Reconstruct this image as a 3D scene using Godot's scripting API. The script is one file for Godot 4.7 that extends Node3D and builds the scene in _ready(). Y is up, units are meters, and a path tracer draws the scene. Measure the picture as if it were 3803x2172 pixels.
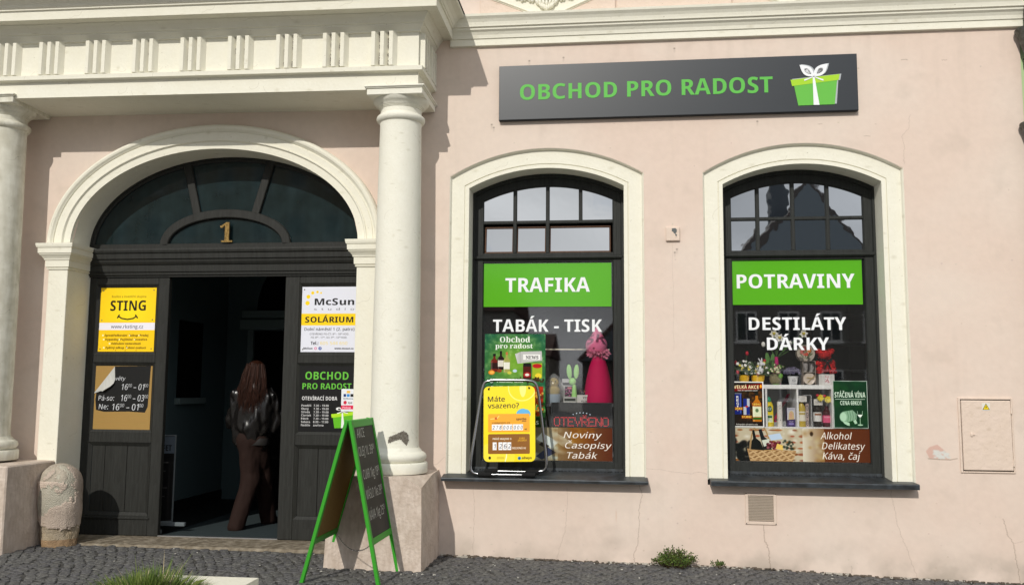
extends Node3D
# A sunlit shop front on a town square: pink rendered house with a columned portico, two shop windows and a doorway.
# All lengths are metres; the facade lies in the plane z = 0, x runs to the right, the square is towards +z.

var O := Vector3.ZERO            # base of the thing that is being built
var M := {}                      # materials by name
var names := {}
var rng := RandomNumberGenerator.new()
var F_BOLD: SystemFont
var F_REG: SystemFont
var F_SERIF: SystemFont

func V2(x: float, y: float) -> Vector2:
	return Vector2(x, y)

func V3(x: float, y: float, z: float) -> Vector3:
	return Vector3(x, y, z)

func rnd(a: float, b: float) -> float:
	return rng.randf_range(a, b)

# ---------------------------------------------------------------- meshes
class MB:
	var V := PackedVector3Array()
	var N := PackedVector3Array()
	var U := PackedVector2Array()
	var C := PackedColorArray()
	var o := Vector3.ZERO
	var xf := Transform3D()
	var col := Color.WHITE
	var tinted := false
	func put(p: Vector3, n: Vector3, u := Vector2.ZERO) -> void:
		V.append(xf * p - o)
		N.append((xf.basis * n).normalized())
		U.append(u)
		C.append(col)
	func tri(a: Vector3, b: Vector3, c: Vector3) -> void:  # counter-clockwise seen from outside
		var n := (b - a).cross(c - a)
		if n.length_squared() < 1e-16:
			return
		put(a, n); put(c, n); put(b, n)
	func quad(a: Vector3, b: Vector3, c: Vector3, d: Vector3) -> void:
		tri(a, b, c); tri(a, c, d)
	func trin(a: Vector3, b: Vector3, c: Vector3, na: Vector3, nb: Vector3, nc: Vector3) -> void:
		if (b - a).cross(c - a).dot(na + nb + nc) < 0.0:
			put(a, na); put(b, nb); put(c, nc)
		else:
			put(a, na); put(c, nc); put(b, nb)
	func quadn(a: Vector3, b: Vector3, c: Vector3, d: Vector3, na: Vector3, nb: Vector3, nc: Vector3, nd: Vector3) -> void:
		if (a - b).length_squared() > 1e-12 and (b - c).length_squared() > 1e-14:
			trin(a, b, c, na, nb, nc)
		if (a - d).length_squared() > 1e-12 and (d - c).length_squared() > 1e-14:
			trin(a, c, d, na, nc, nd)
	func quaduv(a: Vector3, b: Vector3, c: Vector3, d: Vector3, ua: Vector2, ub: Vector2, uc: Vector2, ud: Vector2) -> void:
		var n := (b - a).cross(c - a)
		if n.length_squared() < 1e-16:
			n = (c - a).cross(d - a)
		put(a, n, ua); put(c, n, uc); put(b, n, ub)
		put(a, n, ua); put(d, n, ud); put(c, n, uc)
	func out(pts: Array, center: Vector3) -> void:  # a convex face turned away from the centre
		var n: Vector3 = (pts[1] - pts[0]).cross(pts[2] - pts[0])
		if n.dot((pts[0] + pts[1] + pts[2]) / 3.0 - center) < 0.0:
			pts.reverse()
		for i in range(1, pts.size() - 1):
			tri(pts[0], pts[i], pts[i + 1])
	func box(lo: Vector3, hi: Vector3, bev := 0.0) -> void:
		var c := (lo + hi) * 0.5
		var h := (hi - lo) * 0.5
		bev = minf(bev, minf(h.x, minf(h.y, h.z)) * 0.9)
		var P := func(s: Vector3, ax: int) -> Vector3:
			var q := Vector3.ZERO
			for k in 3:
				q[k] = c[k] + s[k] * (h[k] if k == ax else h[k] - bev)
			return q
		for ax in 3:
			var u := (ax + 1) % 3
			var w := (ax + 2) % 3
			for sg in [-1.0, 1.0]:
				var f := []
				for k in [[-1.0, -1.0], [1.0, -1.0], [1.0, 1.0], [-1.0, 1.0]]:
					var s := Vector3.ZERO
					s[ax] = sg; s[u] = k[0]; s[w] = k[1]
					f.append(P.call(s, ax))
				out(f, c)
		if bev <= 0.0:
			return
		for ax in 3:
			var u := (ax + 1) % 3
			var w := (ax + 2) % 3
			for su in [-1.0, 1.0]:
				for sw in [-1.0, 1.0]:
					var a := Vector3.ZERO
					var b := Vector3.ZERO
					a[u] = su; a[w] = sw; a[ax] = -1.0
					b = a; b[ax] = 1.0
					out([P.call(a, u), P.call(b, u), P.call(b, w), P.call(a, w)], c)
		for sx in [-1.0, 1.0]:
			for sy in [-1.0, 1.0]:
				for sz in [-1.0, 1.0]:
					var s := Vector3(sx, sy, sz)
					out([P.call(s, 0), P.call(s, 1), P.call(s, 2)], c)
	func prism(poly: PackedVector2Array, z0: float, z1: float) -> void:  # polygon in x, y
		if Geometry2D.is_polygon_clockwise(poly):
			poly = poly.duplicate()
			poly.reverse()
		if Geometry2D.is_polygon_clockwise(poly):
			poly.reverse()
		var ix := Geometry2D.triangulate_polygon(poly)
		for i in range(0, ix.size(), 3):
			var a := poly[ix[i]]
			var b := poly[ix[i + 1]]
			var c := poly[ix[i + 2]]
			if (b - a).cross(c - a) < 0.0:
				var t := b
				b = c; c = t
			tri(Vector3(a.x, a.y, z1), Vector3(b.x, b.y, z1), Vector3(c.x, c.y, z1))
			tri(Vector3(a.x, a.y, z0), Vector3(c.x, c.y, z0), Vector3(b.x, b.y, z0))
		var area := 0.0
		for i in poly.size():
			area += poly[i].cross(poly[(i + 1) % poly.size()])
		for i in poly.size():
			var a := poly[i]
			var b := poly[(i + 1) % poly.size()]
			if area < 0.0:
				var t := a
				a = b; b = t
			quad(Vector3(a.x, a.y, z0), Vector3(b.x, b.y, z0), Vector3(b.x, b.y, z1), Vector3(a.x, a.y, z1))
	func sweep(path: Array, b: Vector3, prof: Array, xs := 1.0, smooth := true) -> void:
		# a moulding: profile points (outwards, along b) carried along a path whose outward side is b x tangent
		var n := path.size()
		var mit := []
		var tg := []
		for i in n:
			var t0: Vector3 = (path[i] - path[i - 1]).normalized() if i > 0 else (path[1] - path[0]).normalized()
			var t1: Vector3 = (path[i + 1] - path[i]).normalized() if i < n - 1 else t0
			var n0 := b.cross(t0).normalized()
			var n1 := b.cross(t1).normalized()
			var m := (n0 + n1) / maxf(1.0 + n0.dot(n1), 0.2)
			m.x *= xs
			mit.append(m)
			tg.append([n0, n1, n0.dot(n1) > 0.9 and smooth])
		for i in n - 1:
			for j in prof.size() - 1:
				var p: Vector2 = prof[j]
				var q: Vector2 = prof[j + 1]
				var A: Vector3 = path[i] + mit[i] * p.x + b * p.y
				var B: Vector3 = path[i] + mit[i] * q.x + b * q.y
				var C2: Vector3 = path[i + 1] + mit[i + 1] * q.x + b * q.y
				var D: Vector3 = path[i + 1] + mit[i + 1] * p.x + b * p.y
				var d := (q - p).normalized()
				var nn := func(o_n: Vector3) -> Vector3:
					return o_n * d.y - b * d.x
				var f0: Vector3 = tg[i][1]
				var f1: Vector3 = tg[i + 1][0]
				if tg[i][2]:
					f0 = (tg[i][0] + tg[i][1]).normalized()
				if tg[i + 1][2]:
					f1 = (tg[i + 1][0] + tg[i + 1][1]).normalized()
				quadn(A, B, C2, D, nn.call(f0), nn.call(f0), nn.call(f1), nn.call(f1))
	func lathe(c: Vector3, prof: Array, seg := 24, smooth := true, sq := Vector2.ONE, a0 := 0.0, a1 := TAU) -> void:
		# profile points (radius, height) from the bottom up
		var np := prof.size()
		var fn := []
		for j in np - 1:
			var d: Vector2 = (prof[j + 1] - prof[j]).normalized()
			fn.append(Vector2(d.y, -d.x))
		for i in seg:
			var t0 := a0 + (a1 - a0) * i / seg
			var t1 := a0 + (a1 - a0) * (i + 1) / seg
			var e0 := Vector3(cos(t0) * sq.x, 0, -sin(t0) * sq.y)
			var e1 := Vector3(cos(t1) * sq.x, 0, -sin(t1) * sq.y)
			for j in np - 1:
				var p: Vector2 = prof[j]
				var q: Vector2 = prof[j + 1]
				var na: Vector2 = fn[j]
				var nb: Vector2 = fn[j]
				if smooth and j > 0 and fn[j].dot(fn[j - 1]) > 0.6:
					na = (fn[j] + fn[j - 1]).normalized()
				if smooth and j < np - 2 and fn[j].dot(fn[j + 1]) > 0.6:
					nb = (fn[j] + fn[j + 1]).normalized()
				var up := Vector3.UP
				quadn(c + e0 * p.x + up * p.y, c + e1 * p.x + up * p.y, c + e1 * q.x + up * q.y, c + e0 * q.x + up * q.y,
					e0 * na.x + up * na.y, e1 * na.x + up * na.y, e1 * nb.x + up * nb.y, e0 * nb.x + up * nb.y)
	func tube(path: Array, r: float, seg := 8, caps := true, r1 := -1.0) -> void:
		var n := path.size()
		var fr := []
		var u := Vector3.UP
		for i in n:
			var t: Vector3 = (path[mini(i + 1, n - 1)] - path[maxi(i - 1, 0)]).normalized()
			if i == 0:
				u = t.cross(Vector3(0.31, 0.2, 0.93)).normalized()
				if u.length() < 0.1:
					u = t.cross(Vector3.UP).normalized()
			else:
				u = (u - t * u.dot(t)).normalized()
			fr.append([u, t.cross(u)])
		for i in n - 1:
			var ra := r if r1 < 0.0 else lerpf(r, r1, float(i) / (n - 1))
			var rb := r if r1 < 0.0 else lerpf(r, r1, float(i + 1) / (n - 1))
			for k in seg:
				var a := TAU * k / seg
				var b := TAU * (k + 1) / seg
				var da: Vector3 = fr[i][0] * cos(a) + fr[i][1] * sin(a)
				var db: Vector3 = fr[i][0] * cos(b) + fr[i][1] * sin(b)
				var ea: Vector3 = fr[i + 1][0] * cos(a) + fr[i + 1][1] * sin(a)
				var eb: Vector3 = fr[i + 1][0] * cos(b) + fr[i + 1][1] * sin(b)
				quadn(path[i] + da * ra, path[i] + db * ra, path[i + 1] + eb * rb, path[i + 1] + ea * rb, da, db, eb, ea)
		if caps:
			for e in [0, n - 1]:
				var cc: Vector3 = path[e] + (path[e] - path[1 if e == 0 else n - 2]).normalized() * r * 0.3
				var rr := r if r1 < 0.0 or e == 0 else r1
				for k in seg:
					var a := TAU * k / seg
					var b := TAU * (k + 1) / seg
					out([cc, path[e] + (fr[e][0] * cos(a) + fr[e][1] * sin(a)) * rr, path[e] + (fr[e][0] * cos(b) + fr[e][1] * sin(b)) * rr], path[1 if e == 0 else n - 2])
	func ball(c: Vector3, r: Vector3, seg := 14, rings := 9) -> void:
		for i in rings:
			var p0 := PI * i / rings - PI / 2
			var p1 := PI * (i + 1) / rings - PI / 2
			for k in seg:
				var a := TAU * k / seg
				var b := TAU * (k + 1) / seg
				var w := [Vector3(cos(p0) * cos(a), sin(p0), -cos(p0) * sin(a)), Vector3(cos(p0) * cos(b), sin(p0), -cos(p0) * sin(b)), Vector3(cos(p1) * cos(b), sin(p1), -cos(p1) * sin(b)), Vector3(cos(p1) * cos(a), sin(p1), -cos(p1) * sin(a))]
				quadn(c + w[0] * r, c + w[1] * r, c + w[2] * r, c + w[3] * r, w[0] / r, w[1] / r, w[2] / r, w[3] / r)
	func card(a: Vector3, b: Vector3, c: Vector3, d: Vector3) -> void:  # textured face; a is bottom left
		quaduv(a, b, c, d, Vector2(0, 1), Vector2(1, 1), Vector2(1, 0), Vector2(0, 0))
	func plate(x0: float, x1: float, y0: float, y1: float, z0: float, z1: float) -> void:  # thin printed board: its front carries the whole texture
		card(Vector3(x0, y0, z1), Vector3(x1, y0, z1), Vector3(x1, y1, z1), Vector3(x0, y1, z1))
		var e := Vector2(0.004, 0.996)
		for f in [[Vector3(x1, y0, z0), Vector3(x0, y0, z0), Vector3(x0, y1, z0), Vector3(x1, y1, z0)], [Vector3(x0, y1, z1), Vector3(x1, y1, z1), Vector3(x1, y1, z0), Vector3(x0, y1, z0)], [Vector3(x0, y0, z0), Vector3(x1, y0, z0), Vector3(x1, y0, z1), Vector3(x0, y0, z1)], [Vector3(x0, y0, z0), Vector3(x0, y0, z1), Vector3(x0, y1, z1), Vector3(x0, y1, z0)], [Vector3(x1, y0, z1), Vector3(x1, y0, z0), Vector3(x1, y1, z0), Vector3(x1, y1, z1)]]:
			quaduv(f[0], f[1], f[2], f[3], e, e, e, e)
	func mesh() -> ArrayMesh:
		var a := []
		a.resize(Mesh.ARRAY_MAX)
		a[Mesh.ARRAY_VERTEX] = V
		a[Mesh.ARRAY_NORMAL] = N
		a[Mesh.ARRAY_TEX_UV] = U
		if tinted:
			a[Mesh.ARRAY_COLOR] = C
		var m := ArrayMesh.new()
		m.add_surface_from_arrays(Mesh.PRIMITIVE_TRIANGLES, a)
		return m

func mb() -> MB:
	var m := MB.new()
	m.o = O
	return m

# ---------------------------------------------------------------- things and parts
func numbered(called: String) -> String:
	var k: int = names.get(called, 0)
	names[called] = k + 1
	return called if k == 0 else "%s_%03d" % [called, k]

func tag(o: Node, label: String, category: String, group := "") -> void:
	o.set_meta("label", label)
	o.set_meta("category", category)
	if group:
		o.set_meta("group", group)

func thing(called: String, label: String, category: String, at: Vector3, group := "") -> Node3D:
	var o := Node3D.new()
	o.name = numbered(called)
	add_child(o)
	o.position = at
	O = at
	tag(o, label, category, group)
	return o

func part(called: String, m: MB, material: Material, parent: Node, kind := "") -> MeshInstance3D:
	return hang(called, m.mesh(), material, parent, kind)

func hang(called: String, mesh: Mesh, material: Material, parent: Node, kind := "") -> MeshInstance3D:
	var o := MeshInstance3D.new()
	var k := 0
	var nm := called
	while parent.has_node(NodePath(nm)):
		k += 1
		nm = "%s_%03d" % [called, k]
	o.name = nm
	o.mesh = mesh
	o.material_override = material
	parent.add_child(o, true)
	if kind:
		o.set_meta("kind", kind)
	return o

func solo(called: String, m: MB, material: Material, label: String, category: String, group := "") -> MeshInstance3D:
	var o := MeshInstance3D.new()
	o.name = numbered(called)
	o.mesh = m.mesh()
	o.material_override = material
	add_child(o)
	o.position = m.o
	tag(o, label, category, group)
	return o

func structure(called: String, m: MB, material: Material) -> MeshInstance3D:
	var o := MeshInstance3D.new()
	o.name = numbered(called)
	o.mesh = m.mesh()
	o.material_override = material
	add_child(o)
	o.position = m.o
	o.set_meta("kind", "structure")
	return o

# ---------------------------------------------------------------- lettering
var text_cache := {}

func glyphs(text: String, font: Font, depth: float, step := 1.0) -> Array:
	# triangles of a line of text: [positions, normals, size, left, bottom] with the height of capitals = 1
	var key := "%s|%s|%f|%f" % [text, font.get_instance_id(), depth, step]
	if text_cache.has(key):
		return text_cache[key]
	var t := TextMesh.new()
	t.font = font
	t.font_size = 64
	t.pixel_size = 1.0 / 45.7
	t.depth = depth
	t.curve_step = step
	t.horizontal_alignment = HORIZONTAL_ALIGNMENT_LEFT
	t.vertical_alignment = VERTICAL_ALIGNMENT_BOTTOM
	t.text = text
	var ref := TextMesh.new()   # where the base line is
	ref.font = font
	ref.font_size = 64
	ref.pixel_size = 1.0 / 45.7
	ref.depth = depth
	ref.horizontal_alignment = HORIZONTAL_ALIGNMENT_LEFT
	ref.vertical_alignment = VERTICAL_ALIGNMENT_BOTTOM
	ref.text = "H"
	var rb := ref.get_aabb()
	var arr := t.get_mesh_arrays()
	var p: PackedVector3Array = arr[Mesh.ARRAY_VERTEX]
	var n: PackedVector3Array = arr[Mesh.ARRAY_NORMAL]
	var ix: PackedInt32Array = arr[Mesh.ARRAY_INDEX] if arr[Mesh.ARRAY_INDEX] != null else PackedInt32Array(range(p.size()))
	var P := PackedVector3Array()
	var Q := PackedVector3Array()
	var lo := 1e9
	var hi := -1e9
	for i in ix:
		lo = minf(lo, p[i].x)
		hi = maxf(hi, p[i].x)
	for i in ix:
		P.append(Vector3(p[i].x - lo, (p[i].y - rb.position.y) / rb.size.y, p[i].z))
		Q.append(n[i])
	text_cache[key] = [P, Q, hi - lo]
	return text_cache[key]

func write(m: MB, text: String, font: Font, x0: float, x1: float, y: float, cap: float, z: float, depth := 0.003, shear := 0.0) -> void:
	# a line of raised letters from x0 to x1 on the base line y
	var g := glyphs(text, font, 0.1)
	var P: PackedVector3Array = g[0]
	var Q: PackedVector3Array = g[1]
	var w: float = g[2]
	var sx := (x1 - x0) / w
	for i in P.size():
		var p := P[i]
		m.put(Vector3(x0 + p.x * sx + p.y * cap * shear, y + p.y * cap, z + (p.z * 10.0 + 0.5) * depth), Vector3(Q[i].x / sx, Q[i].y / cap, Q[i].z / 0.02))

# ---------------------------------------------------------------- pictures (flat print, grain, wear)
class Paint:
	var im: Image
	var w: int
	var h: int
	func _init(ww: int, hh: int, c: Color) -> void:
		w = ww; h = hh
		im = Image.create_empty(w, h, false, Image.FORMAT_RGB8)
		im.fill(c)
	func dot(x: int, y: int, c: Color, a: float) -> void:
		if x >= 0 and y >= 0 and x < w and y < h and a > 0.0:
			im.set_pixel(x, y, im.get_pixel(x, y).lerp(c, minf(a, 1.0)))
	func rect(x0: float, y0: float, x1: float, y1: float, c: Color) -> void:
		im.fill_rect(Rect2i(int(round(x0)), int(round(y0)), int(round(x1)) - int(round(x0)), int(round(y1)) - int(round(y0))), c)
	func fade(x0: float, y0: float, x1: float, y1: float, a: Color, b: Color, across := false) -> void:
		for y in range(int(y0), int(y1)):
			for x in range(int(x0), int(x1)):
				var t := (x - x0) / (x1 - x0) if across else (y - y0) / (y1 - y0)
				dot(x, y, a.lerp(b, t), 1.0)
	func oval(cx: float, cy: float, rx: float, ry: float, c: Color, a := 1.0, soft := 0.0) -> void:
		for y in range(int(cy - ry - 1), int(cy + ry + 2)):
			for x in range(int(cx - rx - 1), int(cx + rx + 2)):
				var d := sqrt(pow((x + 0.5 - cx) / rx, 2) + pow((y + 0.5 - cy) / ry, 2))
				var e := maxf(soft, 1.2 / minf(rx, ry))
				dot(x, y, c, a * clampf((1.0 - d) / e + 0.5 * (1.0 if soft == 0.0 else 0.0), 0.0, 1.0))
	func line(pts: Array, r: float, c: Color, a := 1.0) -> void:
		for i in pts.size() - 1:
			var p: Vector2 = pts[i]
			var q: Vector2 = pts[i + 1]
			var lo := p.min(q) - Vector2(r + 1, r + 1)
			var hi := p.max(q) + Vector2(r + 2, r + 2)
			for y in range(int(lo.y), int(hi.y)):
				for x in range(int(lo.x), int(hi.x)):
					var s := Vector2(x + 0.5, y + 0.5)
					var d := s.distance_to(Geometry2D.get_closest_point_to_segment(s, p, q))
					dot(x, y, c, a * clampf(r + 0.5 - d, 0.0, 1.0))
	func poly(pts: Array, c: Color, a := 1.0) -> void:
		var pk := PackedVector2Array(pts)
		var lo := pk[0]
		var hi := pk[0]
		for p in pk:
			lo = lo.min(p)
			hi = hi.max(p)
		for y in range(int(lo.y), int(hi.y) + 2):
			for x in range(int(lo.x), int(hi.x) + 2):
				var k := 0
				for s in [Vector2(0.25, 0.25), Vector2(0.75, 0.25), Vector2(0.25, 0.75), Vector2(0.75, 0.75)]:
					if Geometry2D.is_point_in_polygon(Vector2(x, y) + s, pk):
						k += 1
				dot(x, y, c, a * k / 4.0)
	func blot(g: Array, x0: float, y0: float, sx: float, sy: float, c: Color, shear := 0.0) -> void:
		# letters from triangles (x right, y up, capitals 1 high) whose base line starts at x0, y0
		var P: PackedVector3Array = g[0]
		var cov := {}
		for i in range(0, P.size(), 3):
			var a := Vector2(x0 + P[i].x * sx + P[i].y * sy * shear, y0 - P[i].y * sy)
			var b := Vector2(x0 + P[i + 1].x * sx + P[i + 1].y * sy * shear, y0 - P[i + 1].y * sy)
			var d := Vector2(x0 + P[i + 2].x * sx + P[i + 2].y * sy * shear, y0 - P[i + 2].y * sy)
			var lo := a.min(b).min(d)
			var hi := a.max(b).max(d)
			for y in range(int(floor(lo.y)), int(hi.y) + 1):
				for x in range(int(floor(lo.x)), int(hi.x) + 1):
					var k := 0
					for s in [Vector2(0.13, 0.37), Vector2(0.63, 0.13), Vector2(0.37, 0.87), Vector2(0.87, 0.63)]:
						if Geometry2D.point_is_inside_triangle(Vector2(x, y) + s, a, b, d):
							k += 1
					if k:
						var kk := Vector2i(x, y)
						cov[kk] = cov.get(kk, 0) + k
		for kk in cov:
			dot(kk.x, kk.y, c, cov[kk] / 4.0)
	func tex() -> ImageTexture:
		return ImageTexture.create_from_image(im)

func say(p: Paint, text: String, x: float, y: float, cap: float, c: Color, w := -1.0, font: Font = null, shear := 0.0, mid := false) -> void:
	# prints a line of text into a picture; w fits its width, mid centres it on x
	var g := glyphs(text, font if font else F_BOLD, 0.0, 3.0)
	var ww := w if w > 0.0 else float(g[2]) * cap
	p.blot(g, x - (ww / 2.0 if mid else 0.0), y, ww / float(g[2]), cap, c, shear)

func hours(p: Paint, text: String, x: float, y: float, cap: float, c: Color, w: float, font: Font = null, shear := 0.0) -> void:
	# a line in which a bar starts and ends small raised figures
	var runs := text.split("|")
	var total := 0.0
	for i in runs.size():
		if runs[i].length():
			total += (float(glyphs(runs[i].strip_edges(), font if font else F_REG, 0.0, 3.0)[2]) + 0.12 + 0.3 * (runs[i].length() - runs[i].strip_edges().length())) * (0.55 if i % 2 else 1.0)
	var k := w / total
	for i in runs.size():
		if runs[i].length() == 0:
			continue
		var t := runs[i].strip_edges()
		var lead := runs[i].length() - runs[i].strip_edges(true, false).length()
		var trail := runs[i].length() - runs[i].strip_edges(false, true).length()
		var f := 0.55 if i % 2 else 1.0
		var gw := float(glyphs(t, font if font else F_REG, 0.0, 3.0)[2])
		x += lead * 0.3 * f * k
		say(p, t, x, y - (cap * 0.48 if i % 2 else 0.0), cap * f, c, gw * f * k, font if font else F_REG, shear)
		x += (gw + 0.12 + trail * 0.3) * f * k

func print_mat(p: Paint, rough := 0.35, coat := 0.0) -> StandardMaterial3D:
	var m := StandardMaterial3D.new()
	m.albedo_texture = p.tex()
	m.roughness = rough
	m.metallic_specular = 0.4
	m.texture_repeat = false
	if coat > 0.0:
		m.clearcoat_enabled = true
		m.clearcoat = coat
		m.clearcoat_roughness = 0.08
	return m

func L(r: float, g: float, b: float) -> Color:
	return Color(r, g, b).linear_to_srgb()

func noise_img(sd: int, freq: float, w: int, h: int, oct := 4, sw := 0, sh := 0) -> Image:
	var n := FastNoiseLite.new()
	n.seed = sd
	n.frequency = freq
	n.fractal_octaves = oct
	n.noise_type = FastNoiseLite.TYPE_SIMPLEX_SMOOTH
	var im := n.get_seamless_image(sw if sw else w, sh if sh else h)
	im.convert(Image.FORMAT_L8)
	if sw:
		im.resize(w, h, Image.INTERPOLATE_CUBIC)
	return im

func tone_tex(imgs: Array, lo: Color, hi: Color, gain := 1.6) -> ImageTexture:
	# mixes grey noise pictures and maps them from one colour to another
	var w: int = imgs[0].get_width()
	var h: int = imgs[0].get_height()
	var datas := []
	for i in imgs:
		datas.append(i.get_data())
	var bytes := PackedByteArray()
	bytes.resize(w * h * 3)
	var a0 := Vector3(lo.r, lo.g, lo.b) * 255.0
	var a1 := Vector3(hi.r, hi.g, hi.b) * 255.0
	var lut := []
	for i in 256:
		var t := clampf((i / 255.0 - 0.5) * gain + 0.5, 0.0, 1.0)
		lut.append(a0.lerp(a1, t))
	var nd := datas.size()
	for i in w * h:
		var s := 0
		for d in datas:
			s += d[i]
		var c: Vector3 = lut[s / nd]
		bytes[i * 3] = int(c.x)
		bytes[i * 3 + 1] = int(c.y)
		bytes[i * 3 + 2] = int(c.z)
	return ImageTexture.create_from_image(Image.create_from_data(w, h, false, Image.FORMAT_RGB8, bytes))

func mat(key: String, c: Color, rough := 0.8, tex: Texture2D = null, size := 1.0, bump: Texture2D = null, depth := 0.3, metal := 0.0) -> StandardMaterial3D:
	# c is a colour from L(), which takes linear base values; textures repeat every size metres on the world's axes
	var m := StandardMaterial3D.new()
	m.resource_name = key
	m.albedo_color = c
	m.roughness = rough
	m.metallic = metal
	m.metallic_specular = 0.5 if metal > 0.0 else 0.3
	if tex or bump:
		m.uv1_triplanar = true
		m.uv1_world_triplanar = true
		m.uv1_triplanar_sharpness = 6.0
		m.uv1_scale = Vector3.ONE / size
	if tex:
		m.albedo_texture = tex
	if bump:
		m.heightmap_enabled = true
		m.heightmap_texture = bump
		m.heightmap_scale = depth
	M[key] = m
	return m

# ---------------------------------------------------------------- the order of the scene
func _ready() -> void:
	rng.seed = 4711
	F_BOLD = SystemFont.new()
	F_BOLD.font_names = PackedStringArray(["Droid Sans"])
	F_BOLD.font_weight = 700
	F_REG = SystemFont.new()
	F_REG.font_names = PackedStringArray(["Droid Sans"])
	F_SERIF = SystemFont.new()
	F_SERIF.font_names = PackedStringArray(["Droid Serif"])
	F_SERIF.font_weight = 700
	# camera
	var cam := Camera3D.new()
	cam.name = "camera"
	cam.transform = Transform3D(Basis(V3(0.993024, 0.007121, -0.117694), V3(0.005496, 0.994295, 0.106527), V3(0.117781, -0.106431, 0.98732)).orthonormalized(), V3(0, 1.55, 8.2323))
	cam.fov = 36.432
	cam.near = 0.05
	cam.far = 400.0
	cam.current = true
	add_child(cam)
	# sky, sun, exposure
	var env := Environment.new()
	env.background_mode = Environment.BG_SKY
	var sky := Sky.new()
	var pan := PanoramaSkyMaterial.new()
	pan.panorama = sky_picture()
	sky.sky_material = pan
	env.sky = sky
	env.background_energy_multiplier = SKY
	env.tonemap_mode = Environment.TONE_MAPPER_LINEAR
	env.tonemap_exposure = EXPO
	env.sdfgi_enabled = true
	env.ssao_enabled = true
	env.ssil_enabled = true
	var we := WorldEnvironment.new()
	we.name = "world_environment"
	we.environment = env
	add_child(we)
	var sun := DirectionalLight3D.new()
	sun.name = "sun"
	sun.light_color = Color(1.0, 0.98, 0.945)
	sun.light_energy = SUN
	sun.light_angular_distance = 0.55
	sun.shadow_enabled = true
	add_child(sun)
	sun.look_at_from_position(V3(-4, 14, 20), V3(-4, 14, 20) + V3(0.215, -0.66, -1.0))
	# large structure first, then the objects
	materials()
	pavement()
	house()
	neighbour()
	square()
	things_on_facade()
	window_signs()
	window_displays()
	street_things()
	woman()

const SKY := 0.98
const SUN := 0.80
const EXPO := 1.1

func sky_picture() -> ImageTexture:
	# broken cloud with blue gaps, brighter towards the sun; nothing but air
	var w := 1024
	var h := 512
	var n := FastNoiseLite.new()
	n.seed = 82
	n.frequency = 1.0
	n.fractal_octaves = 6
	n.noise_type = FastNoiseLite.TYPE_SIMPLEX_SMOOTH
	var n2 := FastNoiseLite.new()
	n2.seed = 5
	n2.frequency = 0.6
	n2.fractal_octaves = 3
	var data := PackedFloat32Array()
	data.resize(w * h * 3)
	var sund := V3(-0.215, 0.66, 1.0).normalized()
	for y in h:
		var el := PI / 2 - PI * (y + 0.5) / h
		for x in w:
			var az := TAU * ((x + 0.5) / w - 0.5)
			var d := V3(sin(az) * cos(el), sin(el), -cos(az) * cos(el))
			var up := maxf(d.y, 0.0)
			var q := d / (up + 0.35) * 1.5
			var f := n.get_noise_3d(q.x, q.y, q.z) * 0.5 + 0.5
			var cover := smoothstep(0.30, 0.55, f + 0.16 * (1.0 - up))
			var dark := n2.get_noise_3d(q.x * 1.3 + 9.0, q.y, q.z * 1.3) * 0.5 + 0.5
			var toward := maxf(d.dot(sund), 0.0)
			var blue := V3(0.20, 0.33, 0.56).lerp(V3(0.50, 0.60, 0.72), pow(1.0 - up, 4.0))
			var cloud := V3(0.98, 0.985, 1.0) * lerpf(0.62, 1.18, smoothstep(0.25, 0.75, dark)) * (0.92 + 0.35 * pow(toward, 5.0) + 2.4 * pow(toward, 26.0))
			var c := blue.lerp(cloud, cover * 0.9)
			if d.y < 0.0:
				c = V3(0.2, 0.19, 0.17)
			var i := (y * w + x) * 3
			data[i] = c.x
			data[i + 1] = c.y
			data[i + 2] = c.z
	return ImageTexture.create_from_image(Image.create_from_data(w, h, false, Image.FORMAT_RGBF, data.to_byte_array()))

func worn(t: ImageTexture) -> ImageTexture:
	# specks, chips and hair cracks over a painted surface
	var p := Paint.new(4, 4, Color.BLACK)
	p.im = t.get_image()
	p.w = p.im.get_width()
	p.h = p.im.get_height()
	for k in 70:
		p.oval(rnd(0, p.w), rnd(0, p.h), rnd(0.6, 2.2), rnd(0.5, 1.4), Color(0.55, 0.52, 0.46), rnd(0.15, 0.6))
	for k in 16:
		p.oval(rnd(0, p.w), rnd(0, p.h), rnd(6, 22), rnd(4, 12), Color(0.80, 0.78, 0.72), rnd(0.15, 0.4), 0.9)
	for k in 5:
		var q := V2(rnd(20, p.w - 20), rnd(20, p.h - 20))
		var pts := [q]
		var a := rnd(0, TAU)
		for j in 12:
			a += rnd(-0.6, 0.6)
			q += V2(cos(a), sin(a)) * rnd(3, 7)
			pts.append(q)
		p.line(pts, 0.2, Color(0.5, 0.46, 0.4), 0.45)
	return p.tex()

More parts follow.
